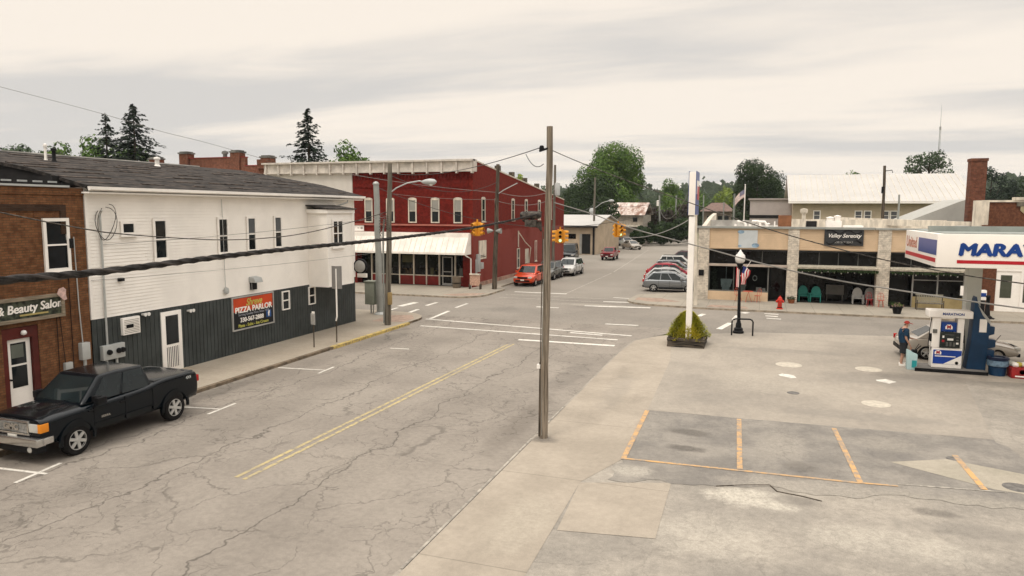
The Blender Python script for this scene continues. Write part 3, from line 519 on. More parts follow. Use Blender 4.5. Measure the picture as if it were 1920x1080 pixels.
# bay
WB = Wall('+x', XW+1.125); mb = MB()
mb.box(XW-.02, XW+1.1, 29.85, 32.1, 2.5, 6.02); by = build('bay', mb, G['siding'], b2, True)
mb = MB()
for i in range(30):
    z = 2.5+i*st; mb.extr([(XW, 29.85, z), (XW, 29.832, z), (XW, 29.848, z+st), (XW, 29.85, z+st)], (1.1, 0, 0)); mb.extr([(XW+1.1, 29.85, z), (XW+1.118, 29.85, z), (XW+1.102, 29.85, z+st), (XW+1.1, 29.85, z+st)], (0, 2.25, 0))
build('bay_siding', mb, G['siding'], by, True)
mb = MB(); mb.box(XW+1.09, XW+1.135, 29.82, 29.94, 2.5, 6.02); mb.box(XW+1.09, XW+1.135, 32.02, 32.13, 2.5, 6.02); mb.box(XW, XW+1.2, 29.75, 32.2, 6.02, 6.2); mb.box(XW, XW+1.12, 29.82, 32.12, 2.44, 2.5); build('bay_trim', mb, G['trim'], by, True)
mb = MB(); mb.extr([(XW, 29.7, 6.36), (XW+1.28, 29.7, 6.2), (XW+1.28, 29.7, 6.25), (XW, 29.7, 6.42)], (0, 2.55, 0)); build('bay_roof', mb, G['shingle'], by, True)
window(b2, WB, 30.3, 31.1, 4.45, 5.62, G['trim'], G['glass'], .1, .05, True, cols=2)
mb = MB(); WL.box(mb, 20.52, 21.5, .12, 2.4, 0, .06); dr = build('door', mb, G['white'], b2, True, bevel=.01)
mb = MB(); WL.box(mb, 20.72, 21.32, 1.16, 2.24, .061, .07); build('pane', mb, G['glass'], dr, True)
mb = MB(); WL.box(mb, 20.72, 21.32, .28, 1.06, .0605, .063); build('kick_panel', mb, G['plastic_black'], dr, True)
mb = MB()
for i in range(7): a = 20.75+i*.085; WL.box(mb, a, a+.035, .28, 1.06, .064, .08)
build('door_grille', mb, G['white'], dr, True)
mb = MB(); WL.box(mb, 20.4, 21.7, -.02, .13, 0, .45); build('door_step', mb, G['curb'], b2, True)
mb = MB(); WL.box(mb, 18.77, 19.5, 1.84, 2.44, 0, .14); ac = build('window_unit', mb, G['trim'], b2, True, bevel=.02)
mb = MB()
for i in range(9): WL.box(mb, 18.82, 19.45, 1.9+i*.055, 1.915+i*.055, .141, .146)
WL.box(mb, 18.9, 19.2, 2.08, 2.2, .141, .15, 1); build('grille', mb, [G['wood_grey'], G['plastic_black']], ac, True)
mb = MB(); WL.box(mb, 17.9, 18.78, 1.12, 1.62, 0, .17); mt = build('meter_box', mb, G['steel_pale'], b2, True, bevel=.015)
for a in (18.12, 18.5, 18.66):
    mb = MB(); mb.lathe([(.0, .0), (.09, .0), (.09, .06), (.07, .1), (0, .11)], WL.P(a, 1.38, .17), axis='x', n=14); build('meter', mb, [G['plastic_black']], mt, True, smooth=40)
mb = MB(); mb.tube([WL.P(18.16, 1.62, .07), WL.P(18.16, 5.95, .07), WL.P(18.12, 6.15, .2)], .035); mb.tube([WL.P(18.1, 1.12, .07), WL.P(18.1, .12, .07)], .04); mb.tube([WL.P(18.5, 1.12, .07), WL.P(18.5, .12, .07)], .045); build('conduit', mb, G['steel_pale'], b2, True)
mb = MB()
for (cz, ry, rz2, ph) in ((5.7, .42, .55, 0), (5.75, .36, .6, .4)): mb.tube([WL.P(18.35+ry*math.sin(t+ph), cz+rz2*math.cos(t), .12+.05*math.sin(2*t)) for t in [i*.35 for i in range(17)]], .012, 5)
build('service_loop', mb, G['wire'], b2, True)
mb = MB(); WL.box(mb, 18.76, 18.93, 3.72, 3.84, 0, .16); build('floodlight', mb, G['plastic_black'], b2, True, bevel=.02)
for ya, za in ((19.7, 2.45), (21.85, 2.3)): mb = MB(); WL.box(mb, ya-.03, ya+.18, za-.03, za+.03, 0, .08); mb.lathe([(.03, 0), (.07, .14), (0, .15)], WL.P(ya, za, .06), axis='x', n=10); mb.lathe([(.03, 0), (.07, .14), (0, .15)], WL.P(ya+.15, za, .06), axis='x', n=10); build('twin_spotlight', mb, G['lampglass'], b2, True, smooth=50)
mb = MB(); WL.box(mb, 25.5, 25.85, 2.72, 3.1, 0, .12, 1); mb.extr([WL.P(25.45, 3.05, 0), WL.P(25.45, 3.3, 0), WL.P(25.45, 3.25, .28), WL.P(25.45, 3.05, .36)], (0, .5, 0)); build('exhaust_hood', mb, [G['steel_pale'], G['plastic_black']], b2, True, bevel=.012)
mb = MB(); mb.tube([WL.P(23.95, 2.7, .06), WL.P(23.92, 6.6, .06)], .013, 5); mb.lathe([(0, -.15), (.09, -.1), (.11, 0), (.08, .12), (0, .15)], WL.P(23.95, 2.85, .1), n=10); build('cable_drop', mb, G['steel_pale'], b2, True, smooth=40)
mb = MB(); mb.tube([WL.P(33.0, ze-.2, .3), WL.P(33.0, ze-.35, .3), WL.P(32.4, ze-.55, .05), WL.P(32.4, 6.3, .05)], .04, 6); build('downspout', mb, G['steel_pale'], b2, True)
# pizza sign
ps = thing('pizza_sign', 'framed red and black pizza parlor sign on the dark panelling', 'sign', (XW+.05, 25.6, 1.8))
mb = MB(); WL.box(mb, 24.33, 26.93, 1.14, 2.46, .03, .07, 0); WL.box(mb, 24.36, 26.9, 1.88, 2.44, .0705, .074, 1); build('board', mb, [mat('sign_black', (.008, .009, .012), .4), mat('sign_red', (.50, .055, .012), .4, var=.1)], ps, True)
mb = MB(); 
for a in ((24.27, 26.99, 2.46, 2.52), (24.27, 26.99, 1.08, 1.14), (24.27, 24.33, 1.14, 2.46), (26.93, 26.99, 1.14, 2.46)): WL.box(mb, *a, .025, .09)
build('frame', mb, G['grey_white'], ps, True)
my = mat('sign_yellow', (.48, .46, .09), .5)
text('lettering', 'Shreve', .42, WL, 25.65, 2.22, .078, my, ps, shear=.35, bold=.006, fit=1.05)
text('lettering', 'PIZZA PARLOR', .34, WL, 25.64, 1.93, .08, G['white'], ps, heavy=.014, fit=2.38)
text('lettering', 'Serving Quality Pizza Since 1978', .13, WL, 25.64, 1.73, .078, mat('sign_grey', (.32, .33, .36), .5), ps, fit=2.0)
text('lettering', '330-567-2888', .27, WL, 25.5, 1.5, .078, G['white'], ps, heavy=.010, fit=1.5)
text('lettering', 'Pizza - Subs - Ice Cream', .18, WL, 25.6, 1.26, .078, my, ps, bold=.004, fit=1.95)
mb = MB(); WL.box(mb, 26.45, 26.78, 1.4, 1.72, .071, .077); build('blue_badge', mb, mat('sign_blue', (.02, .08, .25), .4), ps, True)
text('lettering', 'f', .3, WL, 26.62, 1.56, .079, G['white'], ps, bold=.02)
# round convex wall sign on the far corner
ws = thing('round_sign', 'round white domed sign in black ring on corner of white building', 'sign', (XW+.4, 33.95, 3.0))
mb = MB(); mb.lathe([(.40, -.05), (.42, 0), (.40, .1), (.36, .12)], (XW+.45, 33.9, 3.15), axis='y', n=24); mb.tube([(XW, 33.9, 3.15), (XW+.45, 33.9, 3.15)], .03); build('ring', mb, G['plastic_black'], ws, True, smooth=40)
mb = MB(); mb.lathe([(.33, -.06), (.28, -.14), (.15, -.19), (0, -.21)], (XW+.45, 33.9, 3.15), axis='y', n=24); build('dome', mb, G['grey_white'], ws, True, smooth=60)
mb = MB(); WL.box(mb, 33.8, 33.95, 2.56, 2.78, .3, .85); build('plate', mb, G['white'], ws, True, bevel=.02)
# 3 red corner building ------------------------------------------------------
FR = 52.3; WF = Wall('-y', FR); XS = -21.2; WS = Wall('+x', XS)
b3 = thing('red_building', 'two storey red painted brick corner building with white awning', 'building', (XS, FR, 0))
def rt_(y): return 10.05-(y-FR)*.097
mb = MB(); mb.extr([(XS, FR+.9, 0), (XS, 80, 0), (XS, 80, rt_(80)), (XS, FR+.9, rt_(FR+.9))], (-.3, 0, 0)); mb.box(XS-.3, XS, FR+.0, FR+.9, 0, 9.96)
build('side_wall', mb, G['brick_red_side'], b3, True)
mb = MB(); mb.box(-31.9, XS-.3, FR, FR+.35, 3.0, 9.9); mb.box(-31.9, -31.6, FR, FR+3, 0, 3.0); mb.box(XS-.85, XS-.3, FR, FR+.9, 0, 3.0); mb.box(-31.9, XS-.3, 79.7, 80, 0, 7); mb.box(-31.9, -31.6, FR+.4, 80, 3, 7.2)
build('front_wall', mb, G['brick_red'], b3, True)
mb = MB(); mb.extr([(-31.6, FR+.35, 9.5), (-31.6, 79.7, 7.0), (-31.6, 79.7, 6.8), (-31.6, FR+.35, 9.3)], (10.1, 0, 0)); build('roof', mb, G['membrane_dark'], b3, True)
mb = MB(); mb.extr([(XS+.04, FR+.5, rt_(FR+.5)+.002), (XS+.04, 80, rt_(80)+.002), (XS+.04, 80, rt_(80)+.1), (XS+.04, FR+.5, rt_(FR+.5)+.1)], (-.4, 0, 0)); build('coping', mb, G['trim_old'], b3, True)
for y in (58.5, 62.2, 66, 70, 74): mb = MB(); mb.box(XS-.5, XS-.05, y, y+.35, rt_(y), rt_(y)+.55); build('chimney_stub', mb, G['wood_dark'], b3, True)
mb = MB(); WF.box(mb, -40.4, XS+.06, 9.3, 9.98, -.1, .28); WF.box(mb, -40.5, XS+.16, 9.98, 10.12, -.1, .5); WF.box(mb, -40.4, XS+.08, 9.18, 9.3, -.1, .34)
for i in range(16): WF.box(mb, -40.2+i*1.265, -40.08+i*1.265, 9.05, 9.97, .0, .42)
mb.box(XS, XS+.16, FR-.3, FR+.45, 9.18, 10.12)
build('cornice', mb, G['cornice'], b3, True)
mb = MB()
for i in range(34): WF.box(mb, -31.7+i*.31, -31.55+i*.31, 8.66, 9.0, 0, .08)
WF.box(mb, -31.85, XS, 8.98, 9.17, 0, .1); WF.box(mb, -31.85, XS-.2, 8.0, 8.1, 0, .05)
for i in range(50): WF.box(mb, -31.7+i*.205, -31.6+i*.205, 7.92, 8.0, 0, .04)
build('corbelling', mb, G['brick_red'], b3, True)
mb = MB(); WF.box(mb, -31.9, XS, 4.93, 5.06, 0, .1); build('sill_band', mb, mat('sill_pink', (.36, .12, .09), .7), b3, True)
for c in (-30.42, -28.42, -26.43, -24.42, -22.46): window(b3, WF, c-.28, c+.28, 5.25, 6.95, G['trim_old'], G['glass'], .09, .06, True, arch=.14, sill=False, blind=G['blind'])
for y in (54.5, 57.6, 61.9, 65.8, 70.1, 74.3): window(b3, WS, y-.3, y+.3, 5.35, 7.05, G['trim_old'], G['glass'], .09, .06, True, arch=.12)
mb = MB(); z0 = 4.4
mb.extr([(-31.9, FR, 4.4), (-31.9, FR-.55, 4.38), (-31.9, FR-.58, 4.05), (-31.9, FR-.62, 4.0), (-31.9, FR-1.35, 2.9), (-31.9, FR-1.35, 2.74), (-31.9, FR, 2.74)], (10.55, 0, 0)); build('awning', mb, G['awning'], b3, True)
mb = MB()
for i in range(23): x = -31.7+i*.46; mb.obox((x, FR-.98, 3.47), (.012, 0, 0), (0, -.36, -.54), (0, -.011, .0075))
build('awning_seam', mb, G['trim_old'], b3, True)
# shopfront, set back under the awning
SB = FR+.7; WQ = Wall('-y', SB)
mb = MB(); WQ.box(mb, -31.6, XS-.85, 0, 3.0, -.4, -.1); build('shop_back_wall', mb, G['dark'], b3, True)
for a0, a1 in ((-30.6, -28.9), (-28.0, -25.6), (-25.5, -24.4), (-23.0, -22.1)): mb = MB(); WQ.box(mb, a0, a1, .12, .85, -.05, .06); build('bulkhead', mb, G['red_paint'], b3, True)
mb = MB(); WQ.box(mb, -31.6, XS-.85, .12, 2.95, -.09, -.07); build('shop_glass', mb, G['glass_store'], b3, True)
mb = MB()
for a in (-30.6, -28.9, -28.0, -26.7, -25.55, -24.4, -23.0, -22.1): WQ.box(mb, a-.05, a+.05, .12, 2.95, -.05, .1)
WQ.box(mb, -31.6, -22.1, 2.6, 2.68, -.04, .07); WQ.box(mb, -30.6, -22.1, .85, .92, -.04, .09); build('mullion', mb, G['trim_old'], b3, True)
mb = MB(); WQ.box(mb, -24.15, -24.07, .12, 2.45, -.02, .06); WQ.box(mb, -23.33, -23.25, .12, 2.45, -.02, .06); WQ.box(mb, -24.07, -23.33, 2.37, 2.45, -.02, .06); WQ.box(mb, -24.07, -23.33, .12, .3, -.02, .06); WQ.box(mb, -24.07, -23.33, 1.2, 1.26, -.02, .06); build('shop_door', mb, G['grey_white'], b3, True)
gm_ = [mat('goods_grey', (.12, .12, .11), .8), mat('goods_olive', (.07, .065, .03), .8), mat('goods_brown', (.06, .04, .02), .8)]
for q in range(22):
    a = rnd.uniform(-30.3, -22.3); h = rnd.uniform(.15, .7)
    if -24.3 < a < -23.1: continue
    mb = MB(); WQ.box(mb, a, a+rnd.uniform(.1, .35), .95, .95+h, -.068, -.05); build('displayed_ware', mb, gm_[q % 3], b3, True)
mb = MB(); WQ.box(mb, -27.8, -26.8, 1.9, 2.5, -.068, -.06); build('window_poster', mb, gm_[1], b3, True)
mb = MB(); mb.tube([(XS-.3, FR-1.0, 2.75), (XS-.12, FR-.9, 2.6), (XS-.12, FR-.15, 2.4), (XS-.12, FR-.15, .12)], .05, 6); mb.tube([(-27.9, FR-1.2, 2.74), (-27.9, FR-1.2, .12)], .05, 6); build('downspout', mb, G['trim'], b3, True)
mb = MB(); WF.box(mb, -31.8, -30.9, 4.45, 4.9, .0, .05); fs = build('name_board', mb, G['trim'], b3, True)
mb = MB(); WF.box(mb, -31.2, -31.0, 4.6, 4.78, .05, .06); WF.box(mb, -31.5, -31.3, 4.66, 4.72, .05, .06); build('board_mark', mb, G['blind'], fs, True)
mb = MB(); WS.box(mb, 53.5, 55.1, 2.25, 3.75, 0, .06); nb = build('notice_board', mb, G['trim_old'], b3, True)
mb = MB(); WS.box(mb, 53.8, 54.9, 2.4, 2.46, .06, .07); WS.box(mb, 53.8, 54.6, 2.52, 2.57, .06, .07); build('board_text', mb, G['plastic_black'], nb, True)
for (y0, y1, z0, z1, d) in ((52.9, 53.3, 1.3, 2.7, .25), (53.35, 53.9, 1.5, 2.0, .3), (52.75, 52.95, .5, 2.3, .12)):
    mb = MB(); WS.box(mb, y0, y1, z0, z1, 0, d); build('meter_box', mb, G['steel_pale'], b3, True, bevel=.02)
window(b3, WS, 63.2, 63.8, .9, 2.6, G['trim_old'], G['glass'], .08, .06, True); window(b3, WS, 68.8, 69.3, 1.2, 3.1, G['trim_old'], mat('boarded', (.22, .06, .05), .8), .08, .05, False)
mb = MB(); WS.box(mb, 65.6, 66.6, .2, 2.5, 0, .05); mb.tube([WS.P(63.5, 4.1, .1), WS.P(64.6, 3.2, .35), WS.P(66.3, 2.6, .35), WS.P(66.3, .2, .1)], .05, 6); mb.tube([WS.P(63.4, 4.3, .06), WS.P(63.4, 2.8, .06)], .06, 6); build('side_door', mb, G['trim_old'], b3, True)
mb = MB(); WS.box(mb, 53.2, 80, .0, .42, 0, .12); build('plinth', mb, mat('plinth', (.33, .20, .15), .9, var=.3), b3, True)
# 4 white sided neighbour
b4 = thing('white_shop', 'white sided two storey shop adjoining red building on its left', 'building', (-36, FR, 0))
mb = MB(); mb.box(-40.4, -31.92, FR+.02, FR+24, 0, 9.4); build('wall', mb, G['siding_far'], b4, True)
mb = MB()
for i in range(22): z = 5+i*.2; WF.box(mb, -40.4, -31.93, z, z+.19, -.02, .02)
build('siding', mb, G['siding_far'], b4, True)
mb = MB(); mb.box(-41.4, -40.42, FR+.3, FR+20, 0, 9.7); mb.box(-41.5, -40.5, FR+.2, FR+1.2, 9.7, 10.5); build('end_pier', mb, G['brick_y'], b4, True)
mb = MB(); mb.extr([(-50, FR+1, 9.35), (-41.42, FR+1, 9.0), (-41.42, FR+1, 9.15), (-50, FR+1, 9.6)], (0, 6, 0)); build('lean_roof', mb, mat('bright_metal', (.78, .75, .71), .4, var=.03), b4, True)
# 5 brick block with piers
b5 = thing('brick_block', 'brick building with capped chimney piers rising behind shingle roof', 'building', (-48, 56, 0))
mb = MB(); mb.box(-60, -41.5, 56, 72, 0, 10.2); mb.box(-52, -45.6, 56, 56.4, 10.2, 11.0); build('wall', mb, G['brick_y'], b5, True)
mb = MB(); mb.box(-52.1, -45.6, 55.95, 56.5, 11.0, 11.08); mb.box(-45.6, -41.5, 55.95, 56.5, 10.2, 10.28); build('coping', mb, G['red_paint'], b5, True)
for x, z in ((-52.6, 11.45), (-46.6, 11.45), (-43.2, 10.9), (-56.3, 11.0)):
    mb = MB(); mb.box(x-.5, x+.5, 55.8, 56.7, 0, z); p = build('chimney', mb, G['brick_y'], b5, True)
    mb = MB(); mb.box(x-.58, x+.58, 55.72, 56.78, z, z+.14); mb.box(x-.45, x+.45, 55.85, 56.65, z+.14, z+.24); build('cap', mb, G['membrane_dark'], p, True)
mb = MB(); mb.lathe([(.2, 0), (.2, .3), (.32, .36), (.28, .56), (0, .66)], (-48, 56.2, 11.05), n=12); build('turbine_vent', mb, G['membrane_dark'], b5, True, smooth=40)
# 6 row of shops on the right --------------------------------------------------
FT = 51.2; WT = Wall('-y', FT)
b6 = thing('shop_row', 'single storey tan shop row with pale brick pillars', 'building', (0, FT, 0))
PX = [(-3.95, -3.2), (1.85, 2.55), (7.25, 8.0)]
for a0, a1 in PX: mb = MB(); WT.box(mb, a0, a1, 0, 5.02, -.6, .12); build('pillar', mb, G['pillar_white'], b6, True)
mb = MB()
for a0, a1 in ((-3.2, 1.85), (2.55, 7.25), (8.0, 12.6)):
    for i in range(9):
        z = 3.68+i*.15; mb.extr([WT.P(a0, z, 0), WT.P(a0, z, .035), WT.P(a0, z+.15, .01), WT.P(a0, z+.15, 0)], (a1-a0, 0, 0))
    WT.box(mb, a0, a1, 3.62, 5.03, -.3, 0)
build('fascia', mb, G['tan_siding'], b6, True)
mb = MB(); WT.box(mb, -4.05, 7.0, 5.03, 5.17, -.4, .18); WT.box(mb, 7.05, 12.7, 5.03, 5.14, -.4, .18); build('parapet_cap', mb, G['galv'], b6, True)
mb = MB(); mb.box(-3.9, 12.6, FT+.35, 66, 4.75, 4.85); mb.box(-3.95, -3.6, FT+.4, 66, 0, 5.0); mb.box(12.3, 12.6, FT+.4, 66, 0, 5.3); mb.box(-3.6, 12.3, 65.7, 66, 0, 5.0); mb.box(-3.9, -.2, 58, 58.4, 4.85, 5.5); build('roof', mb, G['membrane'], b6, True)
mb = MB(); mb.extr([(-3.9, 52.4, 5.04), (-3.9, 66, 5.04), (-3.9, 66, 6.0), (-3.9, 60, 5.7)], (.3, 0, 0)); mb.box(2.0, 12.6, 58.5, 58.8, 4.85, 5.6); mb.extr([(5.5, 62, 5.75), (13.0, 54, 5.55), (13.0, 54, 5.1), (5.5, 62, 5.3)], (.2, .3, 0)); build('roof_parapet', mb, G['trim_old'], b6, True)
mb = MB()
for a0, a1 in ((-3.2, 1.85), (2.55, 7.25), (8.0, 12.6)):
    WT.box(mb, a0, a1, 3.5, 3.62, -.4, .0); WT.box(mb, a0, a1, 2.62, 3.5, -.36, -.30, 1)
    n = 3 if a0 < 0 else 4
    for i in range(1, n): x = a0+(a1-a0)*i/n+.1; WT.box(mb, x-.02, x+.02, 2.62, 3.5, -.3, -.27, 2)
build('transom', mb, [G['dark'], G['glass_store'], G['goods_grey']], b6, True)
mb = MB(); WT.box(mb, -3.22, 1.86, 2.46, 2.6, -.35, .22); build('ledge', mb, mat('ledge_pink', (.40, .33, .28), .8), b6, True)
for a0, a1, nm in ((2.5, 7.3, 0), (8.0, 12.7, 1)):
    mb = MB(); mb.extr([WT.P(a0, 2.42, -.3), WT.P(a0, 2.46, .6), WT.P(a0, 2.58, .62), WT.P(a0, 2.66, -.3)], (a1-a0, 0, 0)); aw = build('canopy_edge', mb, mat('thatch', (.40, .36, .29), .9, var=.3, vs=8), b6, True)
    mb = MB()
    for i in range(90):
        x = a0+(a1-a0)*i/90+rnd.uniform(-.03, .03); h = rnd.uniform(.05, .2); mb.box(x, x+.05, FT-.58-rnd.uniform(0, .05), FT-.5, 2.42-h, 2.42)
    build('garland', mb, G['leaf_dark'], aw, True)
    mb = MB()
    for i in range(11): x = a0+.3+(a1-a0-.5)*i/11; mb.lathe([(0, -.05), (.04, -.02), (.03, .04), (0, .05)], (x, FT-.4, 2.24+.05*math.sin(i*1.9)), n=6)
    build('string_light', mb, G['lampglass'], aw, True)
# shop 1 window and door
mb = MB(); WT.box(mb, -3.2, .72, 0, .72, -.1, .06); build('bulkhead', mb, G['tan_siding'], b6, True)
mb = MB(); WT.box(mb, -3.2, 1.85, 0, 2.46, -3.0, -2.9); WT.box(mb, 2.55, 7.25, 0, 2.6, -3.4, -3.3); WT.box(mb, 8, 12.4, 0, 2.6, -3.0, -2.9)
mb.box(-3.2, 12.3, FT+.3, 58, 2.62, 2.7); mb.box(1.85, 2.5, FT+.6, 58, 0, 2.62); mb.box(7.3, 8.0, FT+.6, 58, 0, 2.62); mb.box(-3.55, -3.25, FT+.6, 58, 0, 2.62); mb.box(-3.5, 12.3, FT+.3, 58, .02, .16); build('interior_wall', mb, G['interior'], b6, True)
mb = MB(); WT.box(mb, -3.15, .7, .74, 2.46, -.12, -.1); build('show_window', mb, G['showglass'], b6, True)
mb = MB(); WT.box(mb, -3.2, -3.12, .72, 2.46, -.14, .02); WT.box(mb, .66, .74, .12, 2.46, -.14, .02); WT.box(mb, -1.55, -1.5, .72, 2.46, -.13, 0); WT.box(mb, -3.2, .74, .72, .79, -.14, .04); build('window_frame', mb, G['goods_grey'], b6, True)
mb = MB(); WT.box(mb, .8, 1.8, .12, 2.4, -1.1, -1.05); WT.box(mb, .9, 1.7, .3, 2.3, -1.04, -1.03, 1); build('door', mb, [G['plastic_black'], G['glass_store']], b6, True)
# dark shopfront glass set back behind the second and third bay
mb = MB(); WT.box(mb, 2.55, 7.25, .16, 2.6, -1.62, -1.6); WT.box(mb, 8.0, 9.4, .16, 2.6, -.9, -.88); WT.box(mb, 9.4, 12.3, .8, 2.6, -.3, -.28); build('shop_glass', mb, G['glass_store'], b6, True)
mb = MB()
for x in (9.4, 10.8, 12.25): WT.box(mb, x-.04, x+.04, .16, 2.6, -.28, -.2)
WT.box(mb, 9.4, 12.3, 1.85, 1.9, -.27, -.22); build('mullion', mb, G['grey_white'], b6, True)
mb = MB(); WT.box(mb, 9.4, 12.3, .0, .8, -.35, -.1); build('bulkhead', mb, mat('ochre', (.36, .28, .14), .8), b6, True)
mb = MB(); WT.box(mb, 12.42, 12.95, 0, 5.02, -.5, .25); build('end_pier', mb, mat('pier_grey', (.44, .42, .37), .8, var=.05), b6, True)
mb = MB(); WT.box(mb, -3.85, -3.5, 1.75, 2.15, .12, .16); build('plaque', mb, G['plastic_black'], b6, True)
mb = MB(); WT.box(mb, -1.3, -.08, 3.72, 4.92, .04, .09, 0)
for (a, z, r) in ((-1.15, 4.8, .22), (-.2, 3.9, .25), (-1.2, 3.85, .12)): mb.extr([WT.P(a+r*math.cos(t), min(4.91, max(3.73, z+r*math.sin(t)*.6)), .0905) for t in [i*.7 for i in range(9)]], (0, -.002, 0), 1)
pl = single('blank_sign', mb, [mat('sign_bluegrey', (.50, .53, .54), .4, var=.06), mat('sign_pale_blue', (.22, .32, .42), .4, var=.3, vs=4)], 'faded pale blue square sign board on tan fascia above lamp', 'sign', WT.P(-.7, 4.3, .05))
# roof things
def roofthing(name, label, cat, mb, mats, loc, **k): return single(name, mb, mats, label, cat, loc, **k)
mb = MB(); mb.tube([(2.9, 54, 4.85), (2.9, 54, 6.1)], .13, 10); mb.lathe([(.2, 6.05), (.24, 6.15), (.24, 6.35), (0, 6.4)], (2.9, 54, 0), n=10); roofthing('flue_pipe', 'pale flue pipe with rain cap on the tan shop roof', 'flue', mb, G['trim_old'], (2.9, 54, 4.85))
mb = MB(); mb.box(1.3, 2.2, 56, 56.8, 4.85, 5.9); roofthing('hatch_box', 'rust brown metal box on the tan shop roof', 'roof box', mb, mat('rust', (.20, .085, .04), .8, var=.2), (1.7, 56, 4.85), bevel=.03)
mb = MB(); mb.box(4.35, 5.3, 53.6, 54.5, 4.85, 5.55); mb.lathe([(.25, 5.55), (.25, 5.75), (.3, 5.78), (0, 5.85)], (4.6, 54, 0), n=12); mb.lathe([(.2, 5.55), (.2, 5.85), (.26, 5.88), (0, 5.95)], (5.05, 54, 0), n=12); roofthing('exhaust_fan', 'white rooftop exhaust unit above the black boutique sign', 'exhaust fan', mb, G['trim'], (4.8, 54, 4.85), bevel=.02)
mb = MB(); mb.box(5.4, 6.6, 53.2, 54.0, 4.85, 5.25); roofthing('roof_hatch', 'low white roof hatch right of the exhaust unit', 'roof hatch', mb, G['trim'], (6, 53.5, 4.85), bevel=.03)
mb = MB(); mb.box(3.2, 3.9, 56, 56.6, 4.85, 5.5); roofthing('condenser', 'dark grey condenser box beside the flue pipe', 'air conditioner', mb, G['black'], (3.5, 56, 4.85), bevel=.03)
for q, (x, y) in enumerate(((-1.3, 55), (.15, 54.2), (-.3, 57))):
    mb = MB(); mb.tube([(x-.35, y, 4.85), (x-.35, y, 5.25), (x-.2, y, 5.45), (x+.2, y, 5.45), (x+.35, y, 5.25), (x+.35, y, 4.85)], .09, 8)
    roofthing('pipe_loop', ('white bent vent pipe nearest roof corner', 'white bent vent pipe right of the middle on tan roof', 'white bent vent pipe farthest back on the tan roof')[q], 'vent pipe', mb, G['trim'], (x, y, 4.85), smooth=50, group='white bent pipes on the tan shop roof')
mb = MB(); mb.tube([(1.0, 53, 4.85), (1.0, 53, 5.5)], .05, 6); mb.lathe([(.1, 4.86), (.05, 5.0), (.05, 5.3), (.11, 5.32), (0, 5.4)], (.6, 53, 0), n=8); roofthing('vent_stack', 'slim pair of vent stacks near the tan shop parapet', 'vent pipe', mb, G['trim'], (1, 53, 4.85))
# boutique sign
bs_ = thing('boutique_sign', 'black banner sign with white script above the second shop bay', 'sign', (5.2, FT-.1, 4.5))
mb = MB(); WT.box(mb, 4.05, 6.38, 3.98, 5.08, .08, .14); build('board', mb, mat('sign_charcoal', (.035, .036, .038), .5, var=.1), bs_, True)
mb = MB()
for s_ in (1, -1): mb.tube([WT.P(4.15+2.1*i/16, 4.55+s_*(.34+.12*math.sin(i*.8)), .143) for i in range(17)], [.01+.05*abs(math.sin(i*.5)) for i in range(17)], 5)
build('swirl', mb, G['plastic_black'], bs_, True)
text('lettering', 'Valley Serenity', .34, WT, 5.22, 4.62, .19, G['white'], bs_, shear=.35, fit=1.95, bold=.004)
text('lettering', '330 567 2567', .17, WT, 5.22, 4.2, .17, G['grey_white'], bs_, fit=1.1)
# brick shop at the right edge
b7 = thing('brick_shop', 'dark red brick shop at right edge with shield on its parapet', 'building', (16, FT, 0))
mb = MB(); mb.box(12.97, 26, FT+.3, 60, 0, 5.3); mb.box(12.97, 26, FT+.3, FT+.6, 5.3, 6.8); mb.box(12.97, 13.9, FT, FT+.3, 0, 5.4); build('wall', mb, mat('brick_shop_wall', (.115, .045, .024), .85, var=.25, vs=8), b7, True)
mb = MB(); mb.box(12.6, 13.3, FT+.2, FT+.9, 4.6, 6.9); mb.box(13.0, 26, FT+.22, FT+.7, 6.8, 6.92); mb.box(14.6, 15.6, FT+.15, FT+.7, 6.92, 7.1); build('parapet_trim', mb, G['trim_old'], b7, True)
mb = MB(); p = [(14.95, 6.7), (15.35, 6.7), (15.35, 6.3), (15.15, 6.1), (14.95, 6.3)]; mb.extr([(a, FT+.29, z) for a, z in p], (0, -.06, 0)); mb.box(14.75, 15.55, FT+.2, FT+.3, 6.55, 6.8, 1); build('shield', mb, [mat('tan_stone', (.34, .29, .18), .8), G['wood_grey']], b7, True)
mb = MB(); mb.box(13.9, 15.4, FT+.05, FT+.1, .12, 2.6); build('door', mb, G['white'], b7, True)
mb = MB(); mb.box(14.15, 14.75, FT+.04, FT+.049, .95, 2.35); mb.box(15.35, 18.5, FT+.04, FT+.049, .7, 2.5); build('pane', mb, [mat('olive_glass', (.07, .075, .055), .2)], b7, True)
mb = MB(); mb.box(15.2, 18.6, FT+.0, FT+.3, 0, .68); mb.box(15.2, 15.35, FT, FT+.3, .68, 2.6); mb.box(13.9, 18.6, FT, FT+.3, 2.6, 2.75); build('window_trim', mb, G['white'], b7, True)
st_ = thing('smokestack', 'tall square red brick chimney stack behind tan shop row', 'chimney', (14.9, 60, 0))
mb = MB(); mb.box(14.35, 15.35, 60.5, 61.5, 4, 9.85); build('shaft', mb, G['brick_y'], st_, True); mb = MB(); mb.box(14.3, 15.4, 60.45, 61.55, 9.85, 10.05); build('cap', mb, G['brick_y'], st_, True)
mb = MB(); mb.extr([(10.8, 64, 4), (15.2, 64, 4), (15.2, 64, 7.2), (14.6, 64, 7.0), (11.2, 64, 5.5)], (0, 8, 0)); single('grey_gable_building', mb, mat('grey_gable', (.38, .37, .34), .7, var=.05), 'plain grey lean-to gable beside the brick chimney stack', 'building', (13, 64, 0))
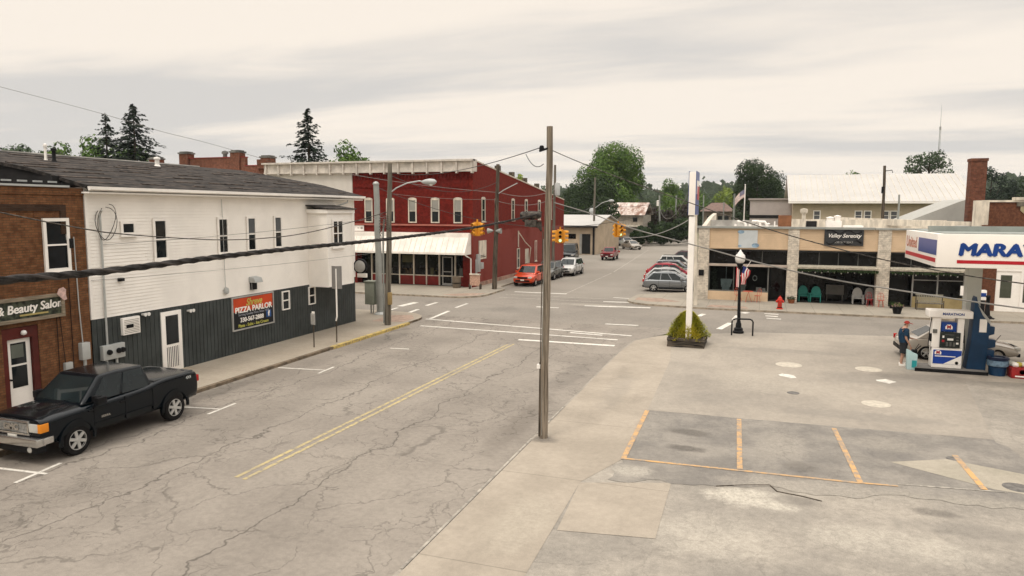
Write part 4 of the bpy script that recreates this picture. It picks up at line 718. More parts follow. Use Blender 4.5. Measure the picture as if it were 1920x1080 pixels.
# 7 metal hall
b8 = thing('metal_hall', 'long cream hall with pale metal roof behind the shop row', 'building', (12, 85, 0))
mb = MB(); mb.box(3.4, 20.4, 85, 101, 0, 7.2); mb.extr([(3.4, 85, 7.2), (3.4, 101, 7.2), (3.4, 93, 10.0)], (17, 0, 0)); build('wall', mb, G['cream_wall'], b8, True)
mb = MB(); mb.extr([(2.9, 84.4, 7.12), (2.9, 93, 10.35), (2.9, 93, 10.5), (2.9, 84.3, 7.28)], (18, 0, 0)); mb.extr([(2.9, 101.6, 7.12), (2.9, 93, 10.35), (2.9, 93, 10.5), (2.9, 101.7, 7.28)], (18, 0, 0)); build('roof', mb, G['metal_roof'], b8, True)
mb = MB()
for i in range(30): x = 3.1+i*.6; mb.obox((x, 88.65, 8.9), (.02, 0, 0), (0, 4.35, 1.61), (0, -.01, .025))
build('roof_seam', mb, G['trim_old'], b8, True)
mb = MB(); mb.box(2.9, 20.9, 84.2, 84.4, 7.05, 7.25); build('gutter', mb, G['trim'], b8, True)
WH = Wall('-y', 85)
for x in (5.6, 9.7, 10.6, 12.3, 13.1, 16.4, 17.2): window(b8, WH, x, x+.55, 5.35, 6.2, G['trim'], mat('pane_grey', (.12, .12, .13), .3), .1, .06, True)
for x in (18.3, 20.2): mb = MB(); WH.box(mb, x-.6, x+.6, 5.6 if x < 19 else 6.4, 6.1 if x < 19 else 6.9, 0, .05); build('louvre', mb, G['rust'], b8, True)
b9 = thing('mauve_shed', 'low mauve grey block left of the metal roofed hall', 'building', (1, 88, 0))
mb = MB(); mb.box(-1.1, 3.38, 88, 98, 0, 7.5); build('wall', mb, G['mauve'], b9, True); mb = MB(); mb.box(-1.3, 3.38, 87.8, 98, 7.5, 7.65); mb.box(-1.12, 3.37, 87.95, 88, 5.4, 5.75, 1); build('roof_edge', mb, [G['mauve'], G['black']], b9, True)
# 9 garage with metal roof
b10 = thing('garage', 'tan garage with white metal roof and open dark doorway', 'building', (-22, 99, 0))
mb = MB(); mb.box(-36, -21.7, 99.2, 117, 0, 3.95); mb.extr([(-21.7, 99.2, 3.95), (-21.7, 117, 3.95), (-21.7, 117, 4.2), (-21.7, 108, 5.2)], (-.3, 0, 0)); build('wall', mb, G['tan_wall'], b10, True)
mb = MB(); mb.extr([(-21.3, 98.7, 3.98), (-21.3, 108, 5.45), (-21.3, 108, 5.55), (-21.3, 98.6, 4.1)], (-15, 0, 0)); mb.extr([(-21.3, 117.5, 3.98), (-21.3, 108, 5.45), (-21.3, 108, 5.55), (-21.3, 117.6, 4.1)], (-15, 0, 0)); build('roof', mb, G['metal_roof'], b10, True)
mb = MB(); mb.box(-36.3, -21.3, 98.55, 98.7, 3.8, 3.97); mb.box(-22.05, -21.8, 99.0, 99.2, 0, 3.9); build('fascia', mb, G['black'], b10, True)
WG = Wall('-y', 99.2)
mb = MB(); WG.box(mb, -23.6, -22.4, .1, 2.9, -.01, .02); build('doorway', mb, G['dark'], b10, True)
mb = MB(); WG.box(mb, -23.95, -23.62, .1, 2.9, 0, .08); build('open_door', mb, G['steel'], b10, True)
mb = MB(); WG.box(mb, -25.6, -24.5, 2.2, 2.9, 0, .03); build('window', mb, G['glass_store'], b10, True)
mb = MB(); WG.box(mb, -28.3, -26.6, 1.9, 3.1, 0, .04); build('patched_opening', mb, mat('tan_patch', (.38, .29, .21), .8), b10, True)
mb = MB(); mb.lathe([(.3, 5.3), (.3, 6.0), (.5, 6.05), (.35, 6.5), (0, 6.6)], (-24.2, 108, 0), n=10); build('roof_vent', mb, G['steel_pale'], b10, True)
b11 = thing('rusty_barn', 'old grey shed with a rust streaked metal roof before the trees', 'building', (-24, 130, 0))
mb = MB(); mb.box(-26.3, -19.8, 130, 140, 0, 5.4); build('wall', mb, G['old_wood_wall'], b11, True)
mb = MB(); mb.extr([(-26.8, 129.4, 5.4), (-26.8, 135, 7.7), (-26.8, 140.6, 5.4), (-26.8, 135, 7.5)], (7.4, 0, 0)); build('roof', mb, G['rust_roof'], b11, True)
mb = MB(); mb.box(-24.6, -20, 129.2, 130, 3.3, 3.6); mb.box(-21.6, -20.8, 129.93, 129.99, 4.2, 5.0, 1); build('porch_beam', mb, [G['trim_old'], G['dark']], b11, True)
b12 = thing('far_house', 'small far house with red hipped roof among the trees', 'house', (-10, 180, 0))
mb = MB(); mb.box(-13, -6.5, 180, 190, 0, 6.2); build('wall', mb, mat('far_brick', (.20, .16, .12), .9), b12, True)
mb = MB(); mb.add([(-13.8, 179.2, 6.1), (-5.8, 179.2, 6.1), (-5.8, 190.8, 6.1), (-13.8, 190.8, 6.1), (-11.3, 185, 8.2), (-8.2, 185, 8.2)], [(0, 1, 5, 4), (1, 2, 5), (2, 3, 4, 5), (3, 0, 4), (0, 3, 2, 1)]); build('roof', mb, G['house_roof'], b12, True)
mb = MB(); 
for x in (-12, -9.5, -8): mb.box(x, x+1, 179.9, 180, 3.8, 5)
build('window', mb, G['glass'], b12, True)
# ------------------------------------------------------------------ vegetation
def tree(label, x, y, h, rw, base, seed, leaf, n=5000, ls=.45, z0=0, group=None, name='tree', cat='tree', lobes=16, gap=.0, trunk=True, squash=1.0, topflat=0):
    r = random.Random(seed); o = thing(name, label, cat, (x, y, z0), r.uniform(0, 6), group)
    mb = MB(); cz = (h+base)/2; rh = (h-base)/2
    L = []
    for i in range(lobes):
        a = r.uniform(0, 6.283); t = r.uniform(-.9, .95); rr = rw*math.sqrt(max(0, 1-t*t))*r.uniform(.35, .78)
        L.append((rr*math.cos(a), rr*math.sin(a), cz+t*rh*.74, r.uniform(.26, .42)*min(rw, rh*1.1)))
    L.append((0, 0, cz, .5*min(rw, rh)))
    W = [l[3]**2 for l in L]; tot = sum(W)
    for (lx, ly, lz, lr), w in zip(L, W):
        for q in range(int(n*w/tot)):
            d = Vector((r.gauss(0, 1), r.gauss(0, 1), r.gauss(0, 1)*.85)).normalized(); k = lr*(r.uniform(.55, 1.0)**.5)*r.uniform(.82, 1.12)
            if gap and math.sin(d.x*5+lx)+math.sin(d.y*6+ly)+math.sin(d.z*5+lz) < -1+gap: continue
            c = Vector((lx, ly, lz))+d*k; s_ = ls*r.uniform(.5, 1.25)
            nrm = (d+Vector((r.uniform(-1, 1), r.uniform(-1, 1), r.uniform(-.4, 1)))*.7).normalized(); u = nrm.cross(Vector((r.uniform(-1, 1), r.uniform(-1, 1), r.uniform(-1, 1)))).normalized(); v = nrm.cross(u)
            mb.face([c-u*s_*.5, c-v*s_*.32+nrm*s_*.08, c+u*s_*.5, c+v*s_*.32+nrm*s_*.08])
    build('crown', mb, leaf, o, smooth='leaf')
    if trunk:
        mb = MB(); tr = max(.12, h*.018); mb.tube([(0, 0, -.1), (.05*tr, 0, base*.6), (0, .1, cz), (.1, 0, cz+rh*.5)], [tr*1.3, tr, tr*.6, tr*.2], 8)
        for i in range(6):
            a = i*1.05+r.random(); zz = base+(cz-base)*r.uniform(.1, .9); mb.tube([(0, 0, zz), (rw*.35*math.cos(a), rw*.35*math.sin(a), zz+rh*.35), (rw*.65*math.cos(a), rw*.65*math.sin(a), zz+rh*.6)], [tr*.5, tr*.3, tr*.08], 5)
        build('trunk', mb, G['bark'], o)
    return o
def spruce(label, x, y, h, rw, base, seed, dens=1.0, sparse=0, z0=0):
    r = random.Random(seed); o = thing('spruce_tree', label, 'tree', (x, y, z0), r.uniform(0, 6), 'tall dark spruces beyond the roofs'); mb = MB()
    nl = int(26*dens)
    for i in range(nl):
        t = i/nl; z = base+(h-base)*t; rad = rw*((1-t)**.8)*r.uniform(.7, 1.15)+.12
        nb = max(4, int(11*(1-t*.6)))
        for j in range(nb):
            if sparse and r.random() < sparse*(1-.5*t): continue
            a = r.uniform(0, 6.283); L_ = rad*r.uniform(.6, 1.15); tip = Vector((math.cos(a)*L_, math.sin(a)*L_, z-.16*L_+r.uniform(-.2, .25)))
            o0 = Vector((0, 0, z+.1))
            for q in range(int(6+L_*8)):
                f_ = r.uniform(.2, 1.03); c = o0.lerp(tip, f_)+Vector((r.uniform(-.15, .15), r.uniform(-.15, .15), r.uniform(-.22, .1)))*(1.4-.6*f_)
                d = (tip-o0).normalized(); sd = Vector((-d.y, d.x, 0))*r.choice((-1, 1)); dd = (d+sd*r.uniform(.2, 1)).normalized()*r.uniform(.28, .6); ww = Vector((-dd.y, dd.x, r.uniform(-.3, .3)))*.28
                mb.face([c-ww, c+dd*.5+Vector((0, 0, -.06)), c+ww, c-dd*.5])
    build('crown', mb, G['leaf_spruce'], o, smooth='leaf')
    mb = MB(); mb.tube([(0, 0, -.1), (0, 0, h*.5), (0, 0, h)], [h*.018, h*.011, .02], 7); build('trunk', mb, G['bark'], o); return o
tree('huge rounded green tree behind the tan garage', -31.3, 160, 21.2, 8.9, 3, 1, G['leaf_mid'], 30000, .48, lobes=40)
tree('dark bushy tree to the left of the huge rounded tree', -32, 138, 13.6, 6.6, 1, 2, G['leaf_dark'], 10000, .45, lobes=22)
tree('dark bushy tree low behind the garage roof', -25.5, 124, 9.0, 3.4, 1, 27, G['leaf_dark'], 2600, .5)
tree('mid green tree left of the white gas station post', -23.1, 200, 15.6, 4.2, 1, 3, G['leaf_mid'], 3500, .55)
tree('broad dark twin topped tree behind the flagpole', -.6, 150, 16.8, 6.6, 1, 4, G['leaf_dark'], 17000, .42, lobes=28)
tree('small green tree over the left part of the hall roof', 19.6, 180, 15.4, 3.9, 6, 5, G['leaf_mid'], 2500, .5)
tree('open spreading tree beside the radio mast', 32.7, 170, 18.8, 5.6, 12.4, 6, G['leaf_blue'], 3000, .5, lobes=20, gap=.55)
tree('yellow green tree left of the chimney stack', 31.5, 150, 13.6, 3.2, 4, 7, G['leaf_yellow'], 3000, .5)
tree('lower yellow green tree left of the spreading tree', 28.0, 150, 12.3, 2.8, 4, 17, G['leaf_yellow'], 2200, .5)
tree('dark green tree right of the chimney stack', 41.5, 160, 15.2, 4.0, 3, 8, G['leaf_spruce'], 4200, .5)
tree('dark green tree at the right edge above brick shop', 48.2, 165, 13.8, 4.4, 3, 18, G['leaf_dark'], 3500, .5)
spruce('thin sparse spruce standing left of the big one', -83.5, 75, 19.0, 2.6, 11, 9, 1.0, .6)
spruce('big dense dark spruce above the left shingle roof', -78.6, 75, 20.0, 6.0, 8, 10, 1.7)
spruce('dark spruce above the white cornice of red building', -58.6, 85, 19.9, 5.0, 8, 12, 1.7, .12)
tree('light green tree behind the thin spruce', -99.6, 85, 17.4, 6.2, 9, 13, G['leaf_mid'], 3500, .6, gap=.25)
tree('lower green tree between light tree and big spruce', -92, 86, 16.2, 5.0, 9, 33, G['leaf_mid'], 2600, .6, gap=.25)
tree('light green tree beside the right hand spruce', -58.8, 96, 16.4, 4.4, 8, 14, G['leaf_mid'], 3200, .55, gap=.2)
tree('small tree top at the far left edge of the roof', -150, 112, 20.2, 5, 10, 15, G['leaf_blue'], 1800, .8)
tree('low round tree top right of the far left tree', -138, 110, 18.7, 3.6, 12, 25, G['leaf_dark'], 1500, .7)
tree('small tree tip above the red side wall', -30.3, 92, 11.3, 1.3, 7, 16, G['leaf_yellow'], 700, .4)
k = 0
for (x, y, h, w, lf, lb) in ((-19.5, 146, 7.8, 3.2, 'leaf_brown', 'brownish dark bush nearest the rusty shed'), (-15.3, 148, 8.6, 3.6, 'leaf_brown', 'brownish dark tree behind the single street pole'), (-18, 156, 10.2, 4.2, 'leaf_mid', 'green topped tree above the brownish bushes'), (-22.5, 150, 6.2, 3.6, 'leaf_mid', 'green bush peeping right of rusty shed roof'), (-13.4, 134, 5.2, 2.4, 'leaf_dark', 'black green bush above the verge left of gas post'), (-18.4, 137, 4.6, 3.2, 'leaf_dark', 'black green bush behind the white vans'), (-24, 141, 6.2, 3.4, 'leaf_dark', 'black green bush below the rusty shed'), (-19.6, 127.5, 3.5, 2.6, 'leaf_dark', 'low black green bush in front of rusty shed'), (-15.9, 131, 4.6, 3.0, 'leaf_dark', 'rounded black green bush right of the rusty shed'), (-14.5, 165, 8.5, 3.0, 'leaf_brown', 'brownish tree right behind the gas station post')):
    tree(lb, x, y, h, w, .2, 40+k, G[lf], 2600, .5, trunk=h > 6); k += 1
for (x, y, h, w, lf, lb) in ((-11, 250, 15, 5, 'leaf_yellow', 'pale green far tree right of the gas station post'), (-3, 260, 14.5, 5, 'leaf_mid', 'green far tree between gas post and flagpole'), (-18, 245, 13, 5, 'leaf_mid', 'green far tree behind the gas station post'), (-7.5, 215, 9.5, 4, 'leaf_dark', 'dark far tree above the red roofed house'), (-3.2, 200, 8.5, 3.2, 'leaf_dark', 'dark far tree right of the red roofed house'), (-13.6, 200, 7.5, 2.8, 'leaf_dark', 'dark far tree left of the red roofed house'), (-4.2, 172, 6.6, 2.2, 'leaf_blue', 'grey green shrub before the far house')):
    tree(lb, x, y, h, w, .5, 60+k, G[lf], 2200, .6, trunk=h > 7); k += 1
# far wood: one mass on the hills
mb = MB(); r = random.Random(5)
for q in range(5200):
    x = r.uniform(-330, 620); y = 350+(r.random()**1.3)*420; z = hz_(x, y)
    if x < -200 or (60 < x < 110 and r.random() < .5): continue
    s_ = r.uniform(3.5, 6.5); hh = s_*r.uniform(1.2, 2.2)*(1.5 if r.random() < .05 else 1)
    for j in range(11):
        a = r.uniform(0, 6.283); t = r.random(); c = Vector((x+math.cos(a)*s_*.6*(1-t*.6), y+math.sin(a)*s_*.6*(1-t*.6), z+hh*t)); e = s_*r.uniform(.3, .6)
        u = Vector((r.uniform(-1, 1), r.uniform(-1, 1), r.uniform(-.3, .3))).normalized()*e; v = Vector((r.uniform(-.4, .4), -.3, 1)).normalized()*e*.7
        mb.face([c-u, c-v, c+u, c+v])
struct('far_woods', mb, leafmat('leaf_far', (.065, .10, .050), (.12, .165, .07)), 'stuff', smooth='leaf')
# verge weeds
# planter with golden shrub
pl = thing('wooden_planter', 'low dark timber planter box at the foot of white post', 'planter', (-2.95, 33.7, LZ))
mb = MB(); w, d = .82, .95
for z0, z1, g_ in ((.0, .12, .0), (.14, .27, .02), (.29, .42, -.01)):
    mb.box(-w+g_, w-g_, -d, -d+.1, z0, z1); mb.box(-w, w+g_, d-.1, d, z0, z1); mb.box(-w, -w+.1, -d+.101, d-.101, z0, z1); mb.box(w-.1, w, -d+.101, d-.101, z0, z1)
for sx in (-1, 1):
    for sy in (-1, 1): mb.box(sx*w-sx*.18, sx*w-sx*.06, sy*d-sy*.18, sy*d-sy*.06, 0, .42)
build('timber_frame', mb, mat('old_timber', (.030, .026, .020), .95, var=.4, vs=3, col2=(.11, .09, .07), stretch=(.6, .6, 5)), pl)
mb = MB(); mb.box(-w+.1, w-.1, -d+.1, d-.1, .05, .36); build('soil', mb, mat('soil', (.05, .035, .02), .95), pl)
r = random.Random(8); ob = thing('golden_shrub', 'dense yellow green juniper shrub filling the timber planter', 'shrub', (-2.95, 33.7, LZ+.3)); mb = MB()
for q in range(9000):
    a = r.uniform(0, 6.283); t = r.random()**.8; rr = 1.0*(1-t)**.52*(r.random()**.25); z = t*1.22
    k_ = 1+.13*math.sin(a*5+z*4)+.08*math.sin(a*11-z*7); c = Vector((math.cos(a)*rr*k_*.95, math.sin(a)*rr*k_*1.05, z)); d = Vector((math.cos(a), math.sin(a), r.uniform(.2, 1.6))).normalized(); s_ = r.uniform(.06, .12); u = Vector((-d.y, d.x, r.uniform(-.3, .3))).normalized()
    mb.face([c-u*s_*.35, c-d*s_*.2, c+u*s_*.35, c+d*s_])
build('crown', mb, G['leaf_gold'], ob, smooth='leaf')
mb = MB(); mb.tube([(0, 0, 0), (.05, 0, .8)], [.06, .03], 6); build('stem', mb, G['bark'], ob)
# ------------------------------------------------------------------ poles, wires, signals, street furniture
def pole(name, label, base, top, r0, r1, m, extra=None, cat='utility pole', n=12, group=None):
    o = thing(name, label, cat, base, 0, group); b_, t_ = Vector((0, 0, -.1)), Vector(top)-Vector(base); mb = MB()
    k = 8; mb.tube([b_.lerp(t_, i/k)+Vector((.012*math.sin(i*2.1), .012*math.cos(i*1.7), 0)) for i in range(k+1)], [r0+(r1-r0)*i/k for i in range(k+1)], n)
    build('shaft', mb, m, o, smooth=40); return o
mp_ = pole('utility_pole', 'tall weathered timber pole at the kerb in the middle', (-5.33, 18.2, LZ), (-5.22, 18.2, 8.36), .115, .082, G['wood_pole'])
mb = MB(); mb.tube([(-.1, -.05, .05), (-.085, -.05, 2.1)], .028, 6); mb.tube([(-.09, -.05, 2.1), (-.05, -.04, 5.6)], .014, 5); build('cable_guard', mb, G['wood_dark'], mp_)
mb = MB(); mb.box(-.17, -.08, -.1, .0, 1.93, 2.04); build('clamp', mb, G['trim'], mp_)
mb = MB(); mb.lathe([(.0, -.07), (.06, -.06), (.07, 0), (.05, .07), (0, .08)], (-.1, -.04, 7.75), n=10); mb.tube([(-.16, -.05, 7.68), (.08, -.05, 7.75)], .03, 6); build('insulator', mb, G['plastic_black'], mp_, smooth=50)
mb = MB()
for q in range(9): a = q*.7; mb.tube([(-.12-.28*(q % 3)/3, -.1+.03*q, 6.1), (-.3-.04*q, -.12, 6.0+.13*math.sin(a)), (-.25-.03*q, -.1, 5.78+.06*math.cos(a)), (-.08, -.06, 5.6+.03*q)], .025, 5)
mb.lathe([(.07, -.36), (.1, -.3), (.1, .12), (.06, .2)], (-.28, -.12, 6.02), axis='x', n=10); mb.box(-.5, -.2, -.2, -.05, 5.72, 5.9); build('splice_cluster', mb, G['cable'], mp_, smooth=50)
mb = MB(); mb.tube([(.1, 0, 6.0), (.12, 0, 6.35)], .03, 6); mb.tube([(-.02, -.1, .1), (-.01, -.098, 5.4)], .008, 5); build('bracket', mb, G['steel'], mp_)
wp = pole('utility_pole', 'grey green timber pole with street light near the left corner', (-18.47, 33.5, Z1), (-18.2, 33.5, 8.59), .17, .11, G['wood_grey'])
mb = MB(); mb.tube([(.1, 0, 6.85), (.6, .05, 7.2), (1.2, .1, 7.45), (1.9, .1, 7.55), (2.15, .1, 7.5)], .035, 8); arm = build('lamp_arm', mb, G['steel_pale'], wp)
mb = MB(); mb.lathe([(0, -.05), (.06, 0), (.12, .15), (.17, .42), (.14, .68), (.05, .8), (0, .82)], (2.05, .1, 7.5), axis='x', n=12); build('lamp_head', mb, G['steel_pale'], wp, smooth=50)
mb = MB(); mb.lathe([(.12, 0), (.1, -.1), (0, -.14)], (2.55, .1, 7.43), n=12); build('lamp_lens', mb, G['lampglass'], wp, smooth=50)
mb = MB(); mb.box(.12, .3, -.2, .0, 1.1, 1.75); build('yellow_box', mb, mat('box_ochre', (.30, .21, .09), .6), wp, bevel=.02)
mb = MB(); mb.tube([(-.17, -.08, .1), (-.15, -.08, 4.9), (-.05, -.1, 5.6)], .05, 7); mb.tube([(.16, -.1, .1), (.16, -.1, 3.0), (.15, -.1, 4.6)], .035, 7, k=1); build('conduit', mb, [G['galv'], G['wood_dark']], wp)
mb = MB()
for q in range(7): mb.tube([(-.2, -.1, 4.6+.2*q), (-.32, -.15, 4.9+.15*q), (-.05, -.2, 5.2+.1*q), (.25, -.1, 5.0+.12*q), (.18, -.05, 4.7+.15*q)], .018, 5)
build('cable_loops', mb, G['cable'], wp)
sp_ = pole('signal_pole', 'thick smooth grey steel signal pole at left corner', (-20.77, 36.8, Z1), (-20.9, 36.8, 7.69), .20, .16, G['galv'], cat='signal pole', n=16)
mb = MB(); mb.lathe([(.36, -.12), (.36, .02), (.3, .08), (.22, .16)], n=16); build('base', mb, G['steel'], sp_)
mb = MB(); mb.lathe([(.18, 7.5), (.19, 7.56), (.12, 7.66), (0, 7.7)], (-.14, 0, 0), n=14); build('cap', mb, G['steel'], sp_, smooth=50)
cb = thing('signal_cabinet', 'grey green traffic control cabinet beside the steel signal pole', 'cabinet', (-21.4, 36.95, Z1))
mb = MB(); mb.box(-.32, .32, -.25, .25, .55, 1.86); build('housing', mb, mat('cabinet_green', (.20, .22, .18), .5, var=.06), cb, bevel=.02); mb = MB(); mb.box(-.36, .36, -.29, .29, 1.86, 1.93); mb.box(-.3, .3, -.265, -.25, .6, 1.8); mb.box(.2, .23, -.3, -.26, 1.1, 1.3); build('door', mb, mat('cabinet_green'if 0 else 'cabinet_pale', (.26, .28, .23), .5), cb, bevel=.008)
mb = MB(); mb.tube([(-.05, 0, 0), (-.05, 0, .55)], .05, 8); mb.tube([(.1, 0, 0), (.1, 0, .55)], .03, 8); mb.box(.32, .62, -.03, .03, 1.3, 1.36); build('riser', mb, G['steel'], cb)
rp = pole('utility_pole', 'dark wooden pole with two horn floodlights by red side wall', (-19.22, 51.8, Z1), (-18.93, 51.8, 9.66), .20, .13, G['wood_dark'])
for s_ in (-1, 1):
    mb = MB(); mb.lathe([(.06, 0), (.14, .18*s_), (.22, .42*s_), (.20, .43*s_), (0, .33*s_)], (.06+s_*.12, -.15, 4.5), axis='x', n=12); build('floodlight', mb, G['galv'], rp, smooth=40)
mb = MB(); mb.tube([(.1, 0, 7.2), (.8, -.1, 7.6), (1.9, -.2, 8.1)], .035, 6); build('lamp_arm', mb, G['steel_pale'], rp)
p3 = pole('utility_pole', 'tall timber pole with a pale transformer can behind main pole', (-18.77, 66.8, 0), (-18.62, 66.8, 10.5), .17, .11, G['wood_grey'])
mb = MB(); mb.lathe([(.0, 7.6), (.26, 7.62), (.27, 8.7), (.22, 8.8), (0, 8.85)], (.42, -.1, 0), n=14); build('transformer', mb, G['steel_pale'], p3, smooth=40)
p4 = pole('utility_pole', 'timber pole with cobra street light before the tan garage', (-22.72, 102.5, 0), (-22.59, 102.5, 10.9), .19, .13, G['wood_grey'])
mb = MB(); mb.tube([(.1, 0, 6.5), (1.2, 0, 7.3), (2.2, 0, 7.6)], .05, 6); build('lamp_arm', mb, G['steel_pale'], p4); mb = MB(); mb.lathe([(0, 0), (.14, .1), (.2, .45), (.12, .8), (0, .85)], (2.1, 0, 7.6), axis='x', n=10); build('lamp_head', mb, G['steel_pale'], p4, smooth=50)
p5 = pole('utility_pole', 'grey pole with a small white transformer at the bend of the street', (-18.0, 140, 0), (-18.3, 140, 9.15), .2, .14, G['galv'])
mb = MB(); mb.lathe([(0, 7.1), (.24, 7.12), (.25, 8.1), (0, 8.2)], (-.55, 0, 0), n=12); build('transformer', mb, G['trim'], p5, smooth=40)
for (x, y, h, r_, lb) in ((-16.2, 150, 9.3, .18, 'thin far pole standing before the brownish trees'), (-10.8, 150, 9.4, .15, 'thin far pole left of the red roofed house'), (-6.85, 150, 8.0, .14, 'thin far pole right of the red roofed house'), (-4.85, 150, 9.6, .24, 'thick far pole left of the flagpole'), (11.35, 70, 7.66, .1, 'thin grey pole before the middle windows of the hall')):
    pole('utility_pole', lb, (x, y, 0), (x, y, h), r_, r_*.8, G['galv'], group='far poles beyond the shop roof')
p6 = pole('utility_pole', 'black pole with small bracket before the metal roofed hall', (9.1, 62, 0), (8.93, 62, 9.7), .13, .1, G['wood_dark'])
mb = MB(); mb.tube([(-.15, 0, 9.3), (.35, 0, 9.35), (.4, 0, 9.15)], .03, 5); mb.box(-.3, -.1, -.1, .1, 7.6, 8.1); build('bracket', mb, G['plastic_black'], p6)
fp = thing('flagpole', 'white flagpole flying a pale flag in front of the dark tree', 'flagpole', (-1.85, 95, 0)); mb = MB(); mb.tube([(0, 0, 0), (0, 0, 9.4)], [.1, .06], 8); mb.lathe([(0, 9.4), (.1, 9.47), (0, 9.55)], n=8); build('pole', mb, G['trim'], fp, smooth=40)
def flag(par, o0, d, h, stripes, mats, droop=.3, wave=.08, n=8, canton=True):
    mb = MB(); o0 = Vector(o0); d = Vector(d)
    def P(i, j): u = i/n; w = j/stripes; return o0+d*u+Vector((0, wave*math.sin(u*7+w*2), -h*w-droop*u*u))
    for i in range(n):
        for j in range(stripes):
            mb.face([P(i, j), P(i+1, j), P(i+1, j+1), P(i, j+1)], 2 if (canton and i < n*.42 and j < stripes*.55) else j % 2)
    return build('flag', mb, mats, par, smooth=60)
FM = [mat('flag_red', (.48, .03, .04), .7), mat('flag_white', (.68, .64, .60), .7), mat('flag_blue', (.02, .03, .13), .7)]
flag(fp, (-.06, 0, 8.9), (-1.1, -.1, -.5), 1.0, 7, [mat('flag_pale', (.60, .42, .38), .7), FM[1], mat('flag_dusk', (.18, .18, .25), .7)], .6)
tw = thing('radio_mast', 'slender guyed radio mast rising above the spreading tree', 'mast', (80.7, 400, 0)); mb = MB()
for q in range(3): a = q*2.09; mb.tube([(.45*math.cos(a), .45*math.sin(a), 0), (.3*math.cos(a), .3*math.sin(a), 46)], .09, 4)
for i in range(46): a = (i % 3)*2.09; b_ = a+2.09; mb.tube([(.42*math.cos(a), .42*math.sin(a), i), (.42*math.cos(b_), .42*math.sin(b_), i+1)], .05, 3)
mb.tube([(0, 0, 46), (0, 0, 57.5)], [.12, .05], 5); mb.box(-.4, .4, -.2, .2, 45.5, 47); build('lattice', mb, G['steel'], tw)
# wires
def cat_(a, b_, sag, n=18):
    a, b_ = Vector(a), Vector(b_); return [a.lerp(b_, i/n)-Vector((0, 0, sag*4*(i/n)*(1-i/n))) for i in range(n+1)]
def wire(label, pts, r_, m='wire', group=None, name='overhead_wire'):
    mb = MB(); mb.tube(pts, r_, 6); return single(name, mb, G[m], label, 'wire', None, smooth=60, group=group)
# thick twisted bundle, near the camera: three strands wound round a core
cp_ = [Vector(p) for p in ((-5.50, 18.2, 6.10), (-5.62, 14.49, 5.86), (-5.40, 10.31, 5.76), (-4.93, 6.34, 5.755), (-4.46, 3.95, 5.75), (-4.19, 2.98, 5.78), (-3.6, .5, 5.84), (-2.6, -4, 6.0), (-1.8, -9, 6.4))]
def spline(P_, k=10):
    out = []
    for i in range(len(P_)-1):
        p0, p1, p2, p3_ = P_[max(i-1, 0)], P_[i], P_[i+1], P_[min(i+2, len(P_)-1)]
        for j in range(k): t = j/k; out.append(.5*((2*p1)+(p2-p0)*t+(2*p0-5*p1+4*p2-p3_)*t*t+(3*p1-p0-3*p2+p3_)*t**3))
    return out+[P_[-1]]
core = spline(cp_, 30); mb = MB(); mb.tube(core, .022, 8)
for s_ in range(3):
    pth = []; L_ = 0
    for i, p in enumerate(core):
        d = (core[min(i+1, len(core)-1)]-core[max(i-1, 0)]).normalized(); L_ += (p-core[i-1]).length if i else 0
        a = d.cross(Vector((0, 0, 1))).normalized(); b_ = d.cross(a); ph = L_*9+s_*2.094; pth.append(p+(a*math.cos(ph)+b_*math.sin(ph))*.018)
    mb.tube(pth, .0115, 6, k=1 if s_ == 0 else 0)
single('cable_bundle', mb, [mat('bundle_dark', (.020, .018, .017), .7, var=.5, vs=14, spec=.12), mat('bundle_grey', (.055, .048, .045), .7, spec=.12)], 'thick twisted black cable bundle crossing the left half to the pole', 'cable', None, smooth=60)
wire('service wire dipping from the pole top across the canopy column', spline([Vector(p) for p in ((-5.24, 18.25, 7.78), (-4.32, 17.8, 7.4), (-2.99, 17.13, 6.90), (-2.05, 16.5, 6.58), (-.02, 15.38, 5.90), (1.63, 14.3, 5.46), (2.87, 13.63, 5.22), (3.98, 13.25, 5.08), (5.5, 12.4, 4.98), (12, 9, 5.2))], 8), .011, 'cable')
wire('lower grey wire running from pole past shop windows to right edge', spline([Vector(p) for p in ((-5.1, 18.25, 6.4), (-3.94, 17.78, 6.1), (-2.95, 17.02, 5.81), (-1.22, 16.08, 5.43), (.16, 15.45, 5.12), (1.35, 14.88, 4.91), (2.62, 14.35, 4.77), (4.1, 13.57, 4.65), (6, 12.6, 4.6), (12, 9.5, 4.9))], 8), .014, 'wire_pale')
wire('high wire from main pole top to the grey green timber pole', cat_((-5.39, 18.2, 7.85), (-18.2, 33.5, 8.1), .35), .012, 'wire')
wire('short looped jumper wire left of the main pole top', cat_((-5.39, 18.2, 7.4), (-6.1, 18.9, 7.72), .18), .010, 'wire')
wire('faint high wire crossing the sky at upper left', spline([Vector(p) for p in ((-64.8, 42.9, 17.5), (-60.5, 44.2, 16.3), (-54.6, 48.15, 14.5), (-50.9, 51.4, 13.1), (-48.5, 54.2, 12.3), (-44.9, 57.5, 11.0))], 6), .02, 'wire_pale')
wire('drooping service wire in front of the white clapboard wall', spline([Vector(p) for p in ((-18.6, 9, 7.2), (-18.6, 12.57, 6.27), (-18.6, 15.73, 5.62), (-18.6, 17.51, 5.38), (-18.6, 21, 5.10), (-18.6, 23.7, 5.05), (-18.6, 26.6, 5.18), (-18.6, 30.5, 5.62), (-18.35, 33.5, 6.1))], 8), .020, 'cable')
wire('thin wire across white clapboards just above the drooping one', cat_((-20.7, 18.2, 5.0), (-18.35, 33.5, 5.85), .12), .009, 'wire_pale')
wire('thin lowest wire across the white clapboards above pizza sign', cat_((-20.7, 17.7, 3.85), (-18.35, 33.5, 4.05), .1), .008, 'wire_pale')
